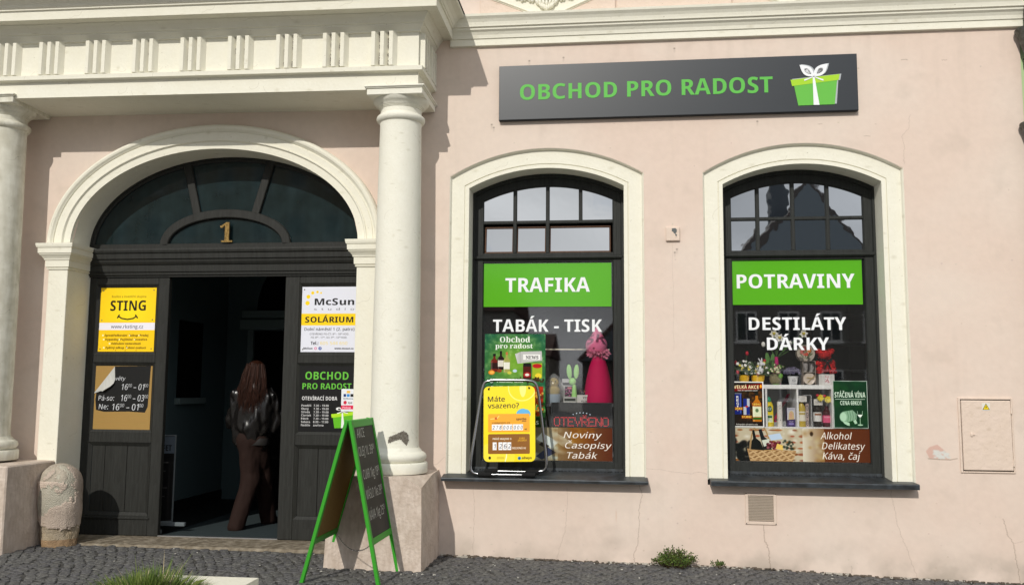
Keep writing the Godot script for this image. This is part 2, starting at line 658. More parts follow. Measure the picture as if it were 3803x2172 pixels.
func materials() -> void:
	var s := 512
	var fine := noise_img(11, 0.09, s, s, 4)
	var mid := noise_img(12, 0.02, s, s, 5)
	var broad := noise_img(13, 0.008, s, s, 4)
	var bump := ImageTexture.create_from_image(noise_img(14, 0.05, s, s, 5))
	var rough_bump := ImageTexture.create_from_image(noise_img(15, 0.03, s, s, 6))
	var mottled := worn(tone_tex([mid, broad, fine], Color(0.972, 0.968, 0.955), Color.WHITE, 1.4))
	var streak := noise_img(21, 0.06, s, s, 5, 256, 24)
	var grain := tone_tex([streak, noise_img(22, 0.05, s, s, 4, 256, 12), fine], Color(0.82, 0.81, 0.80), Color.WHITE, 2.0)
	var grain_bump := ImageTexture.create_from_image(noise_img(23, 0.07, s, s, 4, 320, 14))
	var grime := tone_tex([mid, broad], Color(0.70, 0.68, 0.65), Color.WHITE, 2.2)
	M["tex_mottled"] = mottled
	M["tex_bump"] = bump
	M["tex_grime"] = grime
	mat("cream_paint", L(0.82, 0.80, 0.69), 0.75, mottled, 1.3, bump, 0.12)
	mat("column_paint", L(0.81, 0.795, 0.70), 0.75, mottled, 0.9, bump, 0.15)
	mat("column_worn", L(0.81, 0.795, 0.70), 0.8, worn(tone_tex([noise_img(24, 0.05, s, s, 5, 512, 96), mid, broad], Color(0.86, 0.85, 0.82), Color.WHITE, 2.0)), 1.5, bump, 0.15)
	mat("pink_paint", L(0.71, 0.585, 0.495), 0.85, mottled, 1.1, rough_bump, 0.3)
	mat("dark_wood", L(0.033, 0.036, 0.034), 0.5, grain, 0.35, grain_bump, 0.15)
	mat("door_wood", L(0.032, 0.033, 0.030), 0.55, grain, 0.4, grain_bump, 0.12)
	M["dark_wood"].metallic_specular = 0.3
	M["door_wood"].metallic_specular = 0.3
	mat("brown_wood", L(0.10, 0.045, 0.022), 0.5, grain, 0.5)
	mat("zinc", L(0.05, 0.06, 0.07), 0.45, grime, 0.9, null, 0.1, 0.3)
	mat("old_zinc", L(0.16, 0.17, 0.16), 0.5, grime, 0.4, rough_bump, 0.2, 0.5)
	mat("stone_step", L(0.30, 0.26, 0.20), 0.9, grime, 0.8, rough_bump, 0.6)
	mat("green_wall", L(0.50, 0.66, 0.36), 0.85, mottled, 1.0)
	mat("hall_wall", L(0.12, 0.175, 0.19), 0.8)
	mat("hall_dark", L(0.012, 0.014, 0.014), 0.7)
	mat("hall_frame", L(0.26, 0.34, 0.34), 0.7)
	mat("shop_dark", L(0.03, 0.034, 0.036), 0.8)
	mat("black_gap", L(0.006, 0.006, 0.006), 0.9)
	mat("brass", L(0.42, 0.28, 0.10), 0.35, grime, 0.2, null, 0.0, 0.9)
	mat("black_metal", L(0.02, 0.022, 0.025), 0.5)
	mat("chrome", L(0.32, 0.32, 0.33), 0.18, null, 1.0, null, 0.0, 1.0)
	mat("foam_black", L(0.012, 0.012, 0.012), 0.85)
	mat("white_paint", L(0.86, 0.86, 0.84), 0.5)
	mat("white_vinyl", L(0.82, 0.84, 0.86), 0.4)
	mat("letter_green", L(0.12, 0.48, 0.08), 0.45)
	var fascia := mat("fascia_face", L(0.008, 0.013, 0.019), 0.36)
	fascia.metallic_specular = 0.56
	# glass: clear panes, and the upper lights that mirror the sky
	var g := mat("clear_glass", Color(0.02, 0.03, 0.03), 0.02)
	g.transparency = BaseMaterial3D.TRANSPARENCY_ALPHA
	g.albedo_color.a = 0.02
	g.metallic_specular = 0.5
	var mir := mat("mirror_pane", L(0.62, 0.63, 0.63), 0.015, null, 0.5, ImageTexture.create_from_image(noise_img(61, 0.012, 256, 256, 2)), 0.012)
	mir.metallic = 1.0
	mat("mirror_pane_dim", L(0.44, 0.46, 0.48), 0.015, null, 0.5, M["mirror_pane"].heightmap_texture, 0.012).metallic = 1.0
	var fan := mat("dusty_pane", L(0.014, 0.027, 0.030), 0.06, tone_tex([streak, broad, broad, mid], Color(0.78, 0.8, 0.8), Color(1, 1, 1), 2.0), 1.6)
	fan.metallic_specular = 0.5
	M["wall_plaster"] = wall_material()

const WX0 := -6.8
const WY0 := -0.2
const WW := 10.5
const WH := 5.9

func wall_material() -> StandardMaterial3D:
	# pink render over the whole facade: uneven tone, hairline cracks, dirt above the pavement, flaked spots
	var w := 2048
	var h := 1150
	var a := noise_img(31, 0.006, w, h, 5, 1024, 576).get_data()
	var b := noise_img(32, 0.12, w, h, 3, 1024, 576).get_data()
	var c := noise_img(33, 0.05, w, h, 5, 1024, 40).get_data()
	var d := noise_img(34, 0.02, w, h, 5, 1024, 576).get_data()
	var bytes := PackedByteArray()
	bytes.resize(w * h * 3)
	var base := V3(0.685, 0.555, 0.468)
	var pale := V3(0.70, 0.59, 0.505)
	var dirt := V3(0.40, 0.34, 0.28)
	var lut := PackedByteArray()
	for i in 1025:
		lut.append(int(round(Color(i / 1024.0, 0, 0).linear_to_srgb().r * 255.0)))
	for y in h:
		var Y := WY0 + WH * (1.0 - (y + 0.5) / h)
		var low := clampf(1.0 - (Y + 0.05) / 0.32, 0.0, 1.0)
		var under := clampf(1.0 - (4.83 - Y) / 0.5, 0.0, 1.0) if Y < 4.83 else 0.0
		for x in w:
			var i := y * w + x
			var na := a[i] / 255.0
			var nb := b[i] / 255.0 - 0.5
			var nc := c[i] / 255.0
			var nd := d[i] / 255.0
			var t := clampf((na - 0.5) * 2.2 + 0.5, 0.0, 1.0)
			var k := 1.0 + nb * 0.05
			var q := base.lerp(pale, t) * k
			var dd := pow(low, 1.4) * clampf((nd - 0.32) * 2.0, 0.0, 0.8) + under * clampf((nc - 0.5) * 0.5, 0.0, 0.10) + clampf((nc - 0.7) * 0.4, 0.0, 0.05) + clampf((nd - 0.66) * 0.7, 0.0, 0.15)
			q = q.lerp(dirt, dd)
			bytes[i * 3] = lut[int(minf(q.x, 1.0) * 1024)]
			bytes[i * 3 + 1] = lut[int(minf(q.y, 1.0) * 1024)]
			bytes[i * 3 + 2] = lut[int(minf(q.z, 1.0) * 1024)]
	var p := Paint.new(4, 4, Color.BLACK)
	p.im = Image.create_from_data(w, h, false, Image.FORMAT_RGB8, bytes)
	p.w = w
	p.h = h
	var crack := L(0.22, 0.16, 0.12)
	for cr in [
		[0.5, V2(-1.334, 0.638), V2(-1.316, 0.450), V2(-1.319, 0.230), V2(-1.325, 0.012)],
		[0.5, V2(-0.457, 0.640), V2(-0.473, 0.376), V2(-0.483, 0.252), V2(-0.520, 0.148), V2(-0.557, 0.014)],
		[0.8, V2(0.182, 0.704), V2(0.212, 0.597), V2(0.185, 0.463), V2(0.178, 0.269), V2(0.167, 0.157), V2(0.136, 0.075), V2(0.140, 0.004)],
		[0.45, V2(0.245, 0.834), V2(0.380, 0.826), V2(0.524, 0.803), V2(0.647, 0.795), V2(0.739, 0.812), V2(0.810, 0.783)],
		[1.0, V2(1.271, 0.358), V2(1.279, 0.226), V2(1.311, 0.162), V2(1.317, 0.064), V2(1.328, -0.012)],
		[0.6, V2(1.334, 0.684), V2(1.316, 0.640)],
		[0.55, V2(2.360, 0.699), V2(2.386, 0.537), V2(2.412, 0.397), V2(2.449, 0.268), V2(2.488, 0.162), V2(2.534, 0.014), V2(2.558, -0.055)],
		[0.9, V2(3.281, 0.461), V2(3.306, 0.344), V2(3.353, 0.260), V2(3.368, 0.144), V2(3.383, 0.039), V2(3.398, -0.076)],
		[0.45, V2(3.353, 0.260), V2(3.436, 0.273)],
		[0.5, V2(2.655, 4.047), V2(2.640, 3.923), V2(2.579, 3.842), V2(2.594, 3.728), V2(2.586, 3.636), V2(2.589, 3.589)],
		[0.9, V2(2.597, 4.564), V2(2.655, 4.561)], [0.7, V2(2.950, 4.547), V2(2.998, 4.545)], [0.6, V2(1.843, 3.980), V2(1.882, 3.979)], [0.7, V2(2.250, 3.855), V2(2.304, 3.853)],
		[0.6, V2(2.018, 0.030), V2(2.010, -0.029)], [0.5, V2(-1.711, 0.831), V2(-1.664, 0.844), V2(-1.600, 0.907)], [0.35, V2(0.51, 2.9), V2(0.512, 2.4), V2(0.51, 1.9)]]:
		var pts := []
		var strong: float = cr[0]
		for i in range(1, cr.size() - 1):
			for k in 6:
				var q: Vector2 = cr[i].lerp(cr[i + 1], k / 6.0) + V2(rnd(-0.006, 0.006), rnd(-0.003, 0.003))
				pts.append(wpx(q))
		pts.append(wpx(cr[-1]))
		p.line(pts, 0.12 + 0.3 * strong, crack, strong * 0.62)
	# flaked patch beside the meter cupboard: old pink and grey filler
	var fl := []
	for q in [V2(2.672, 1.023), V2(2.704, 1.060), V2(2.770, 1.082), V2(2.827, 1.033), V2(2.864, 0.990), V2(2.865, 0.955), V2(2.755, 0.960), V2(2.700, 0.962)]:
		fl.append(wpx(q))
	p.poly(fl, L(0.60, 0.40, 0.33))
	for k in 60:
		var q := V2(rnd(2.735, 2.86), rnd(0.965, 1.03))
		if Geometry2D.is_point_in_polygon(wpx(q), PackedVector2Array(fl)):
			p.oval(wpx(q).x, wpx(q).y, rnd(1.5, 3.5), rnd(1, 2.4), L(0.62, 0.62, 0.58), 0.8)
	p.line([wpx(V2(2.69, 0.96)), wpx(V2(2.78, 0.955)), wpx(V2(2.87, 0.952)), wpx(V2(2.93, 0.965))], 0.6, crack, 0.7)
	# small scuffs and drill holes
	for k in 150:
		var q := V2(rnd(-1.4, 3.5), pow(rng.randf(), 1.6) * 4.6)
		p.oval(wpx(q).x, wpx(q).y, rnd(0.5, 1.6), rnd(0.5, 1.3), dirt_color(), rnd(0.1, 0.45))
	for q in [V2(-1.19, 4.06), V2(-1.17, 4.03), V2(-0.83, 4.68), V2(-0.5, 4.7), V2(0.55, 4.75), V2(1.3, 4.02), V2(0.55, 2.83), V2(0.53, 2.8)]:
		p.oval(wpx(q).x, wpx(q).y, 1.8, 1.5, L(0.2, 0.16, 0.13), 0.6)
		p.oval(wpx(q).x, wpx(q).y + 4, 2.5, 6.0, L(0.35, 0.29, 0.24), 0.25, 0.8)
	# a rusty run and a grey smudge below the left window
	p.oval(wpx(V2(-0.02, 0.41)).x, wpx(V2(-0.02, 0.41)).y, 1.6, 14.0, L(0.55, 0.33, 0.22), 0.35, 0.6)
	p.oval(wpx(V2(-0.03, 0.17)).x, wpx(V2(-0.03, 0.17)).y, 26, 16, L(0.42, 0.35, 0.29), 0.3, 0.9)
	p.oval(wpx(V2(0.45, 0.06)).x, wpx(V2(0.45, 0.06)).y, 60, 14, L(0.38, 0.33, 0.27), 0.3, 0.9)
	var m := StandardMaterial3D.new()
	m.resource_name = "wall_plaster"
	m.albedo_texture = p.tex()
	m.roughness = 0.88
	m.heightmap_enabled = true
	m.heightmap_texture = ImageTexture.create_from_image(noise_img(35, 0.035, w, h, 6, 1024, 576))
	m.heightmap_scale = 0.35
	return m

func dirt_color() -> Color:
	return L(rnd(0.25, 0.4), rnd(0.2, 0.32), rnd(0.16, 0.26))

func wpx(q: Vector2) -> Vector2:
	return V2((q.x - WX0) / WW * 2048.0, (1.0 - (q.y - WY0) / WH) * 1150.0)

func wuv(x: float, y: float) -> Vector2:
	return V2((x - WX0) / WW, 1.0 - (y - WY0) / WH)

# ---------------------------------------------------------------- pavement
func ground(x: float) -> float:
	var k := [[-9.0, 0.05], [-5.4, 0.045], [-2.5, 0.03], [-1.5, 0.015], [0.0, -0.005], [1.3, -0.016], [2.3, -0.06], [3.4, -0.08], [9.0, -0.16]]
	for i in k.size() - 1:
		if x < k[i + 1][0]:
			return lerpf(k[i][1], k[i + 1][1], clampf((x - k[i][0]) / (k[i + 1][0] - k[i][0]), 0.0, 1.0))
	return -0.16

func cobble_mesh(sd: int) -> ArrayMesh:
	# one squared setting stone of dark granite, about 1 x 1 in plan and 1 high, with worn uneven top
	var r := RandomNumberGenerator.new()
	r.seed = sd
	var m := MB.new()
	var ring := []
	for k in 8:
		var t := TAU * (k + 0.5) / 8.0
		var e := V2(clampf(cos(t) * 1.25, -1, 1), clampf(sin(t) * 1.25, -1, 1)) * 0.5
		ring.append(e * r.randf_range(0.93, 1.04))
	var cy := r.randf_range(-0.02, 0.1)
	var top := []
	for k in 8:
		top.append(V3(ring[k].x * 0.91, r.randf_range(-0.05, 0.03), -ring[k].y * 0.91))
	for k in 8:
		var n := (k + 1) % 8
		m.tri(V3(0, cy, 0), top[k], top[n])
		var a := V3(ring[k].x, -0.11, -ring[k].y)
		var b := V3(ring[n].x, -0.11, -ring[n].y)
		m.quad(a, b, top[n], top[k])
		m.quad(V3(a.x * 0.95, -1, a.z * 0.95), V3(b.x * 0.95, -1, b.z * 0.95), b, a)
	return m.mesh()

func pavement() -> void:
	O = Vector3.ZERO
	var fine := noise_img(41, 0.08, 512, 512, 5)
	var mid := noise_img(42, 0.015, 512, 512, 4)
	var speck := tone_tex([fine, mid], Color(0.62, 0.62, 0.63), Color(1, 1, 1), 2.6)
	var sbump := ImageTexture.create_from_image(fine)
	mat("joint_sand", L(0.12, 0.115, 0.105), 0.95, speck, 0.5, sbump, 0.5)
	mat("paving", L(0.36, 0.345, 0.31), 0.9, speck, 1.4, sbump, 0.6)
	for k in 4:
		var v: float = [0.178, 0.188, 0.168, 0.198][k]
		mat("granite_%d" % k, L(v * 1.02, v, v * [0.97, 0.94, 1.0, 0.93][k]), 0.72, speck, 0.3, sbump, 0.35)
	# bed of the stones near the house, with the paved square beyond it; follows the slope of the street
	var bed := mb()
	var far := mb()
	var xs := [-60.0, -20.0, -9.0, -5.4, -2.5, -1.5, 0.0, 1.3, 2.3, 3.4, 9.0, 20.0, 60.0]
	for i in xs.size() - 1:
		var a: float = xs[i]
		var b: float = xs[i + 1]
		bed.quad(V3(a, ground(a) - 0.009, 3.2), V3(b, ground(b) - 0.009, 3.2), V3(b, ground(b) - 0.009, -0.05), V3(a, ground(a) - 0.009, -0.05))
		far.quad(V3(a, ground(a) - 0.004, 90), V3(b, ground(b) - 0.004, 90), V3(b, ground(b) - 0.004, 2.9), V3(a, ground(a) - 0.004, 2.9))
	var g := structure("pavement", bed, M["joint_sand"])
	structure("square_ground", far, M["paving"])
	# stones laid in fans
	var meshes := []
	for k in 6:
		meshes.append(cobble_mesh(900 + k))
	var s := 0.083
	var W := 0.86
	var R := W / sqrt(2.0)
	var all := []
	for i in range(-9, 7):
		for k in range(-4, 48):
			var cx := i * W
			var cz := k * s - 0.2
			var nst := int(R * PI / 2.0 / s)
			for j in nst:
				var th := -PI / 4 + (j + 0.25 + 0.5 * ((k + i) % 2)) * PI / 2 / nst + rnd(-0.022, 0.022)
				var x := cx + R * sin(th)
				var z := cz - R * cos(th) + R + rnd(-0.004, 0.004)
				if z < 0.02 or z > 3.0 or x < -7.3 or x > 5.2:
					continue
				if x > -5.02 and x < -2.46 and z < 0.16:   # door step
					continue
				if x < -5.45 and z < 0.72 or x > -2.47 and x < -1.64 and z < 0.77:   # pedestals
					continue
				var hgt := rnd(-0.003, 0.003) - (0.005 if rng.randf() < 0.08 else 0.0)
				var b := Basis(Vector3.UP, -th + rnd(-0.12, 0.12)) * Basis(V3(1, 0, 0), rnd(-0.03, 0.03)) * Basis(V3(0, 0, 1), rnd(-0.03, 0.03))
				b = b * Basis.from_scale(V3(s * rnd(0.84, 1.02), 0.05, s * cos(th) * rnd(0.88, 1.03)))
				all.append([Transform3D(b, V3(x, ground(x) + hgt, z)), rng.randi() % 6, rng.randi() % 4, V3(x, 0, z).distance_to(V3(0, 1.55, 8.23)), x, z])
	# the stones that show largest: inside the picture, nearest first
	all.sort_custom(func(p, q): return p[3] < q[3])
	var n := 0
	var rest := {}
	for c in all:
		var zmax: float = 1.62 - (c[4] + 4.77) * 0.152   # lower edge of the view on the ground
		if n < 300 and c[5] < zmax and c[4] > -5.6 and c[4] < 3.6:
			var o := hang("cobblestone", meshes[c[1]], M["granite_%d" % c[2]], g)
			o.transform = c[0]
			n += 1
		else:
			var key: int = c[1] % 3 * 4 + c[2]
			if not rest.has(key):
				rest[key] = []
			rest[key].append(c)
	for key in rest:
		var mm := MultiMesh.new()
		mm.transform_format = MultiMesh.TRANSFORM_3D
		mm.mesh = meshes[key / 4]
		mm.instance_count = rest[key].size()
		for i in rest[key].size():
			mm.set_instance_transform(i, rest[key][i][0])
		var o := MultiMeshInstance3D.new()
		o.name = "cobblestones" if not g.has_node("cobblestones") else "cobblestones_%03d" % key
		o.multimesh = mm
		o.material_override = M["granite_%d" % (key % 4)]
		g.add_child(o, true)
		o.set_meta("kind", "stuff")
	# broken edge of mortar and dirt along the foot of the wall
	for kind in 2:
		var edge := mb()
		for k in 420:
			var x := rnd(-1.62, 3.6)
			if kind == 0 and sin(x * 3.1) + sin(x * 7.3 + 1.0) < 0.1:
				continue
			var e := rnd(0.006, 0.022)
			edge.xf = Transform3D(Basis(Vector3.UP, rnd(-0.5, 0.5)) * Basis(V3(1, 0, 0), rnd(0.1, 0.7)), V3(x, ground(x) + rnd(-0.004, 0.008), rnd(0.004, 0.028)))
			edge.box(V3(-e, -0.006, -0.006), V3(e, rnd(0.002, 0.007), rnd(0.006, 0.016)), 0.002)
		part("mortar_edge", edge, mat("mortar_%d" % kind, [L(0.40, 0.37, 0.32), L(0.11, 0.09, 0.07)][kind], 0.95), g, "stuff")
	# bright chips of rubbish and mortar between the stones
	var chips := mb()
	for k in 90:
		var x := rnd(-4.5, 3.6)
		var z := rnd(0.03, 0.9) if k > 40 else rnd(0.02, 0.12)
		if x < -1.5 and x > -2.6:
			z = rnd(0.79, 0.95)
		var e := rnd(0.003, 0.010)
		chips.xf = Transform3D(Basis(Vector3.UP, rnd(0, 6)), V3(x, ground(x) + 0.004, z))
		chips.box(V3(-e, -0.002, -e * 0.6), V3(e, rnd(0.002, 0.006), e * 0.6), 0.001)
	var co := part("stone_chips", chips, mat("chip", L(0.5, 0.48, 0.43), 0.9), g, "stuff")
	co.set_meta("label", "pale stone chips scattered along the foot of the wall")

# ---------------------------------------------------------------- the house
const DC := -3.955   # middle of the doorway
const DH := 1.48     # half its width
const DS := 2.945    # springing of its arch
const DR := 0.937    # rise of the arch
const WINS := [[-0.67, 0.7355, 3.448, 3.631], [1.685, 0.7075, 3.44, 3.619]]   # middle, half width, springing, crown

func door_top(x: float, grow := 0.0) -> float:
	var u := (x - DC) / (DH + grow)
	return DS + (DR + grow) * sqrt(maxf(0.0, 1.0 - u * u)) if absf(u) < 1.0 else DS

func win_arc(w: Array) -> Vector2:   # height of the arc's centre, radius
	var rise: float = w[3] - w[2]
	var r: float = (w[1] * w[1] + rise * rise) / (2.0 * rise)
	return V2(w[3] - r, r)

func win_path(w: Array, off := 0.0, y0 := 0.745) -> Array:   # outline, up the left side and down the right
	var a := win_arc(w)
	var r := a.y + off
	var hw: float = w[1] + off
	var p := [V3(w[0] - hw, y0, 0)]
	var t := asin(hw / r)
	for i in 25:
		var k := -t + 2.0 * t * i / 24.0
		p.append(V3(w[0] + r * sin(k), a.x + r * cos(k), 0))
	p.append(V3(w[0] + hw, y0, 0))
	return p

func house() -> void:
	var H := thing("shop_house", "pink rendered house with cream columned portico and two arched shop windows", "building", V3(-1.5, 0, 0))
	# wall with openings, in strips
	var m := mb()
	var xs := [WX0]
	for k in 49:
		xs.append(DC - DH + 2.0 * DH * k / 48.0)
	for w in WINS:
		var hw: float = w[1] + 0.182
		for k in 25:
			xs.append(w[0] - hw + 2.0 * hw * k / 24.0)
	xs.append(3.63)
	for i in xs.size() - 1:
		var a: float = xs[i]
		var b: float = xs[i + 1]
		var mx := (a + b) / 2.0
		var spans := [[WY0, WY0, 5.68, 5.68]]
		if absf(mx - DC) < DH:
			spans = [[door_top(a), door_top(b), 5.68, 5.68]]
		for w in WINS:
			if absf(mx - w[0]) < w[1] + 0.182:
				var ar := win_arc(w)
				var r := ar.y + 0.182
				var ya := ar.x + sqrt(maxf(r * r - pow(a - w[0], 2), 0.0))
				var yb := ar.x + sqrt(maxf(r * r - pow(b - w[0], 2), 0.0))
				spans = [[WY0, WY0, 0.70, 0.70], [ya, yb, 5.68, 5.68]]
		for s in spans:
			m.quaduv(V3(a, s[0], 0), V3(b, s[1], 0), V3(b, s[3], 0), V3(a, s[2], 0), wuv(a, s[0]), wuv(b, s[1]), wuv(b, s[3]), wuv(a, s[2]))
	var wall := part("wall", m, M["wall_plaster"], H)
	# body of the house behind the facade: closes the rooms against sun and sky
	m = mb()
	m.box(V3(WX0, -0.3, -4.9), V3(WX0 + 0.4, 5.7, -0.02))
	m.box(V3(3.23, -0.3, -4.9), V3(3.63, 5.7, -0.02))
	m.box(V3(WX0, -0.3, -5.2), V3(3.63, 5.7, -4.9))
	m.box(V3(WX0, 5.0, -4.9), V3(3.63, 5.7, -0.02))
	m.box(V3(WX0, 4.3, -4.9), V3(3.63, 4.45, -0.3))
	m.box(V3(WX0, 5.68, -5.2), V3(3.63, 9.0, -0.001))
	# piers and fillings within the thickness of the wall
	m.box(V3(WX0, -0.3, -0.6), V3(DC - DH - 0.03, 4.4, -0.03))
	m.box(V3(DC + DH + 0.03, -0.3, -0.6), V3(-1.46, 4.4, -0.05))
	m.box(V3(0.13, -0.3, -0.6), V3(0.92, 4.4, -0.05))
	m.box(V3(2.45, -0.3, -0.6), V3(3.63, 4.4, -0.05))
	m.box(V3(DC - DH - 0.03, 3.95, -0.6), V3(DC + DH + 0.03, 4.4, -0.05))
	for w in WINS:
		m.box(V3(w[0] - 0.85, 3.68, -0.6), V3(w[0] + 0.85, 4.4, -0.05))
		m.box(V3(w[0] - 0.85, -0.3, -0.6), V3(w[0] + 0.85, 0.69, -0.05))
	part("wall_core", m, M["shop_dark"], H)
	m = mb()
	m.box(V3(-15.0, -0.3, -5.2), V3(WX0 + 0.001, 9.0, -0.001))
	part("left_wing", m, M["pink_paint"], H)
	upper_storey(H)
	portico(H)
	doorway(H)
	for i in 2:
		shop_window(H, i)

func upper_storey(H: Node3D) -> void:
	# string course between the storeys
	var m := mb()
	var pr := [V2(0.0, 4.822), V2(0.035, 4.826), V2(0.035, 4.888), V2(0.046, 4.893), V2(0.048, 4.905), V2(0.052, 4.925), V2(0.066, 4.95), V2(0.086, 4.966), V2(0.088, 4.984), V2(0.104, 4.990), V2(0.106, 5.005), V2(0.112, 5.03), V2(0.126, 5.055), V2(0.146, 5.078), V2(0.150, 5.10), V2(0.0, 5.118)]
	m.sweep([V3(3.62, 0, -0.3), V3(3.62, 0, 0), V3(-1.2, 0.012, 0), V3(-1.6, 0.012, 0)], Vector3.UP, pr)
	part("string_course", m, M["cream_paint"], H)
	# panels of the upper wall divided by grooves
	var edges := [-1.32, 0.004, 1.092, 2.414, 3.6]
	for i in edges.size() - 1:
		m = mb()
		m.box(V3(edges[i] + 0.006, 5.06, -0.01), V3(edges[i + 1] - 0.006, 5.66, 0.02), 0.006)
		part("upper_panel", m, M["pink_paint"], H)
	for c in [[-0.66, 0.5, 5.13, 0.09, 0.36], [1.732, 0.24, 5.116, 0.083, 0.29]]:
		m = mb()
		# pale lozenge whose lower point rests on the string course
		var half: float = c[3]
		var rise := 0.175
		var run: float = 0.40 if c[0] < 0 else 0.165
		rise = 0.17 if c[0] < 0 else 0.06
		var y0: float = c[2] - 0.02
		var sl := rise / run
		var top := 5.66
		var ext := (top - y0) / sl
		ext = minf(ext, 0.62)
		m.prism(PackedVector2Array([V2(c[0] - half, y0), V2(c[0] + half, y0), V2(c[0] + half + ext, y0 + ext * sl), V2(c[0] + half + ext, top), V2(c[0] - half - ext, top), V2(c[0] - half - ext, y0 + ext * sl)]), 0.012, 0.028)
		var rp := part("relief_panel", m, M["cream_paint"], H)
		m = mb()
		for s in [-1.0, 1.0]:
			m.xf = Transform3D(Basis(V3(0, 0, 1), atan(sl) * s), V3(c[0] + half * s, y0 + 0.01, 0.028))
			if s > 0:
				m.box(V3(0, 0, -0.002), V3(0.65, 0.014, 0.014), 0.004)
			else:
				m.box(V3(-0.65, 0, -0.002), V3(0, 0.014, 0.014), 0.004)
		part("frame_moulding", m, M["cream_paint"], rp)
		# acanthus leaf hanging down to its tip, scrolls to both sides
		m = mb()
		var tip := V3(c[0], c[2] + 0.014, 0.05)
		for k in 7:
			var u := (k - 3) / 3.0
			var b := tip + V3(u * 0.05, 0.02 + absf(u) * 0.028, 0)
			m.xf = Transform3D(Basis(V3(0, 0, 1), -u * 0.5), b)
			m.ball(V3(0, 0.02, 0), V3(0.014, 0.034, 0.022), 8, 6)
			m.ball(V3(u * 0.012, 0.065, -0.005), V3(0.016, 0.034, 0.026), 8, 6)
			m.ball(V3(u * 0.012, 0.12, -0.008), V3(0.018, 0.036, 0.026), 8, 6)
		m.xf = Transform3D()
		for s in [-1.0, 1.0]:
			for k in 9:
				var x: float = c[0] + s * (0.085 + k * 0.026)
				var yy: float = c[2] + 0.125 + 0.012 * sin(k * 1.9) + 0.004 * k
				m.ball(V3(x, yy + 0.01, 0.04), V3(0.017, 0.022, 0.022), 7, 5)
				m.ball(V3(x + 0.008 * s, yy + 0.05, 0.04), V3(0.012, 0.026, 0.02), 7, 5)
		part("acanthus_leaf", m, M["cream_paint"], rp)

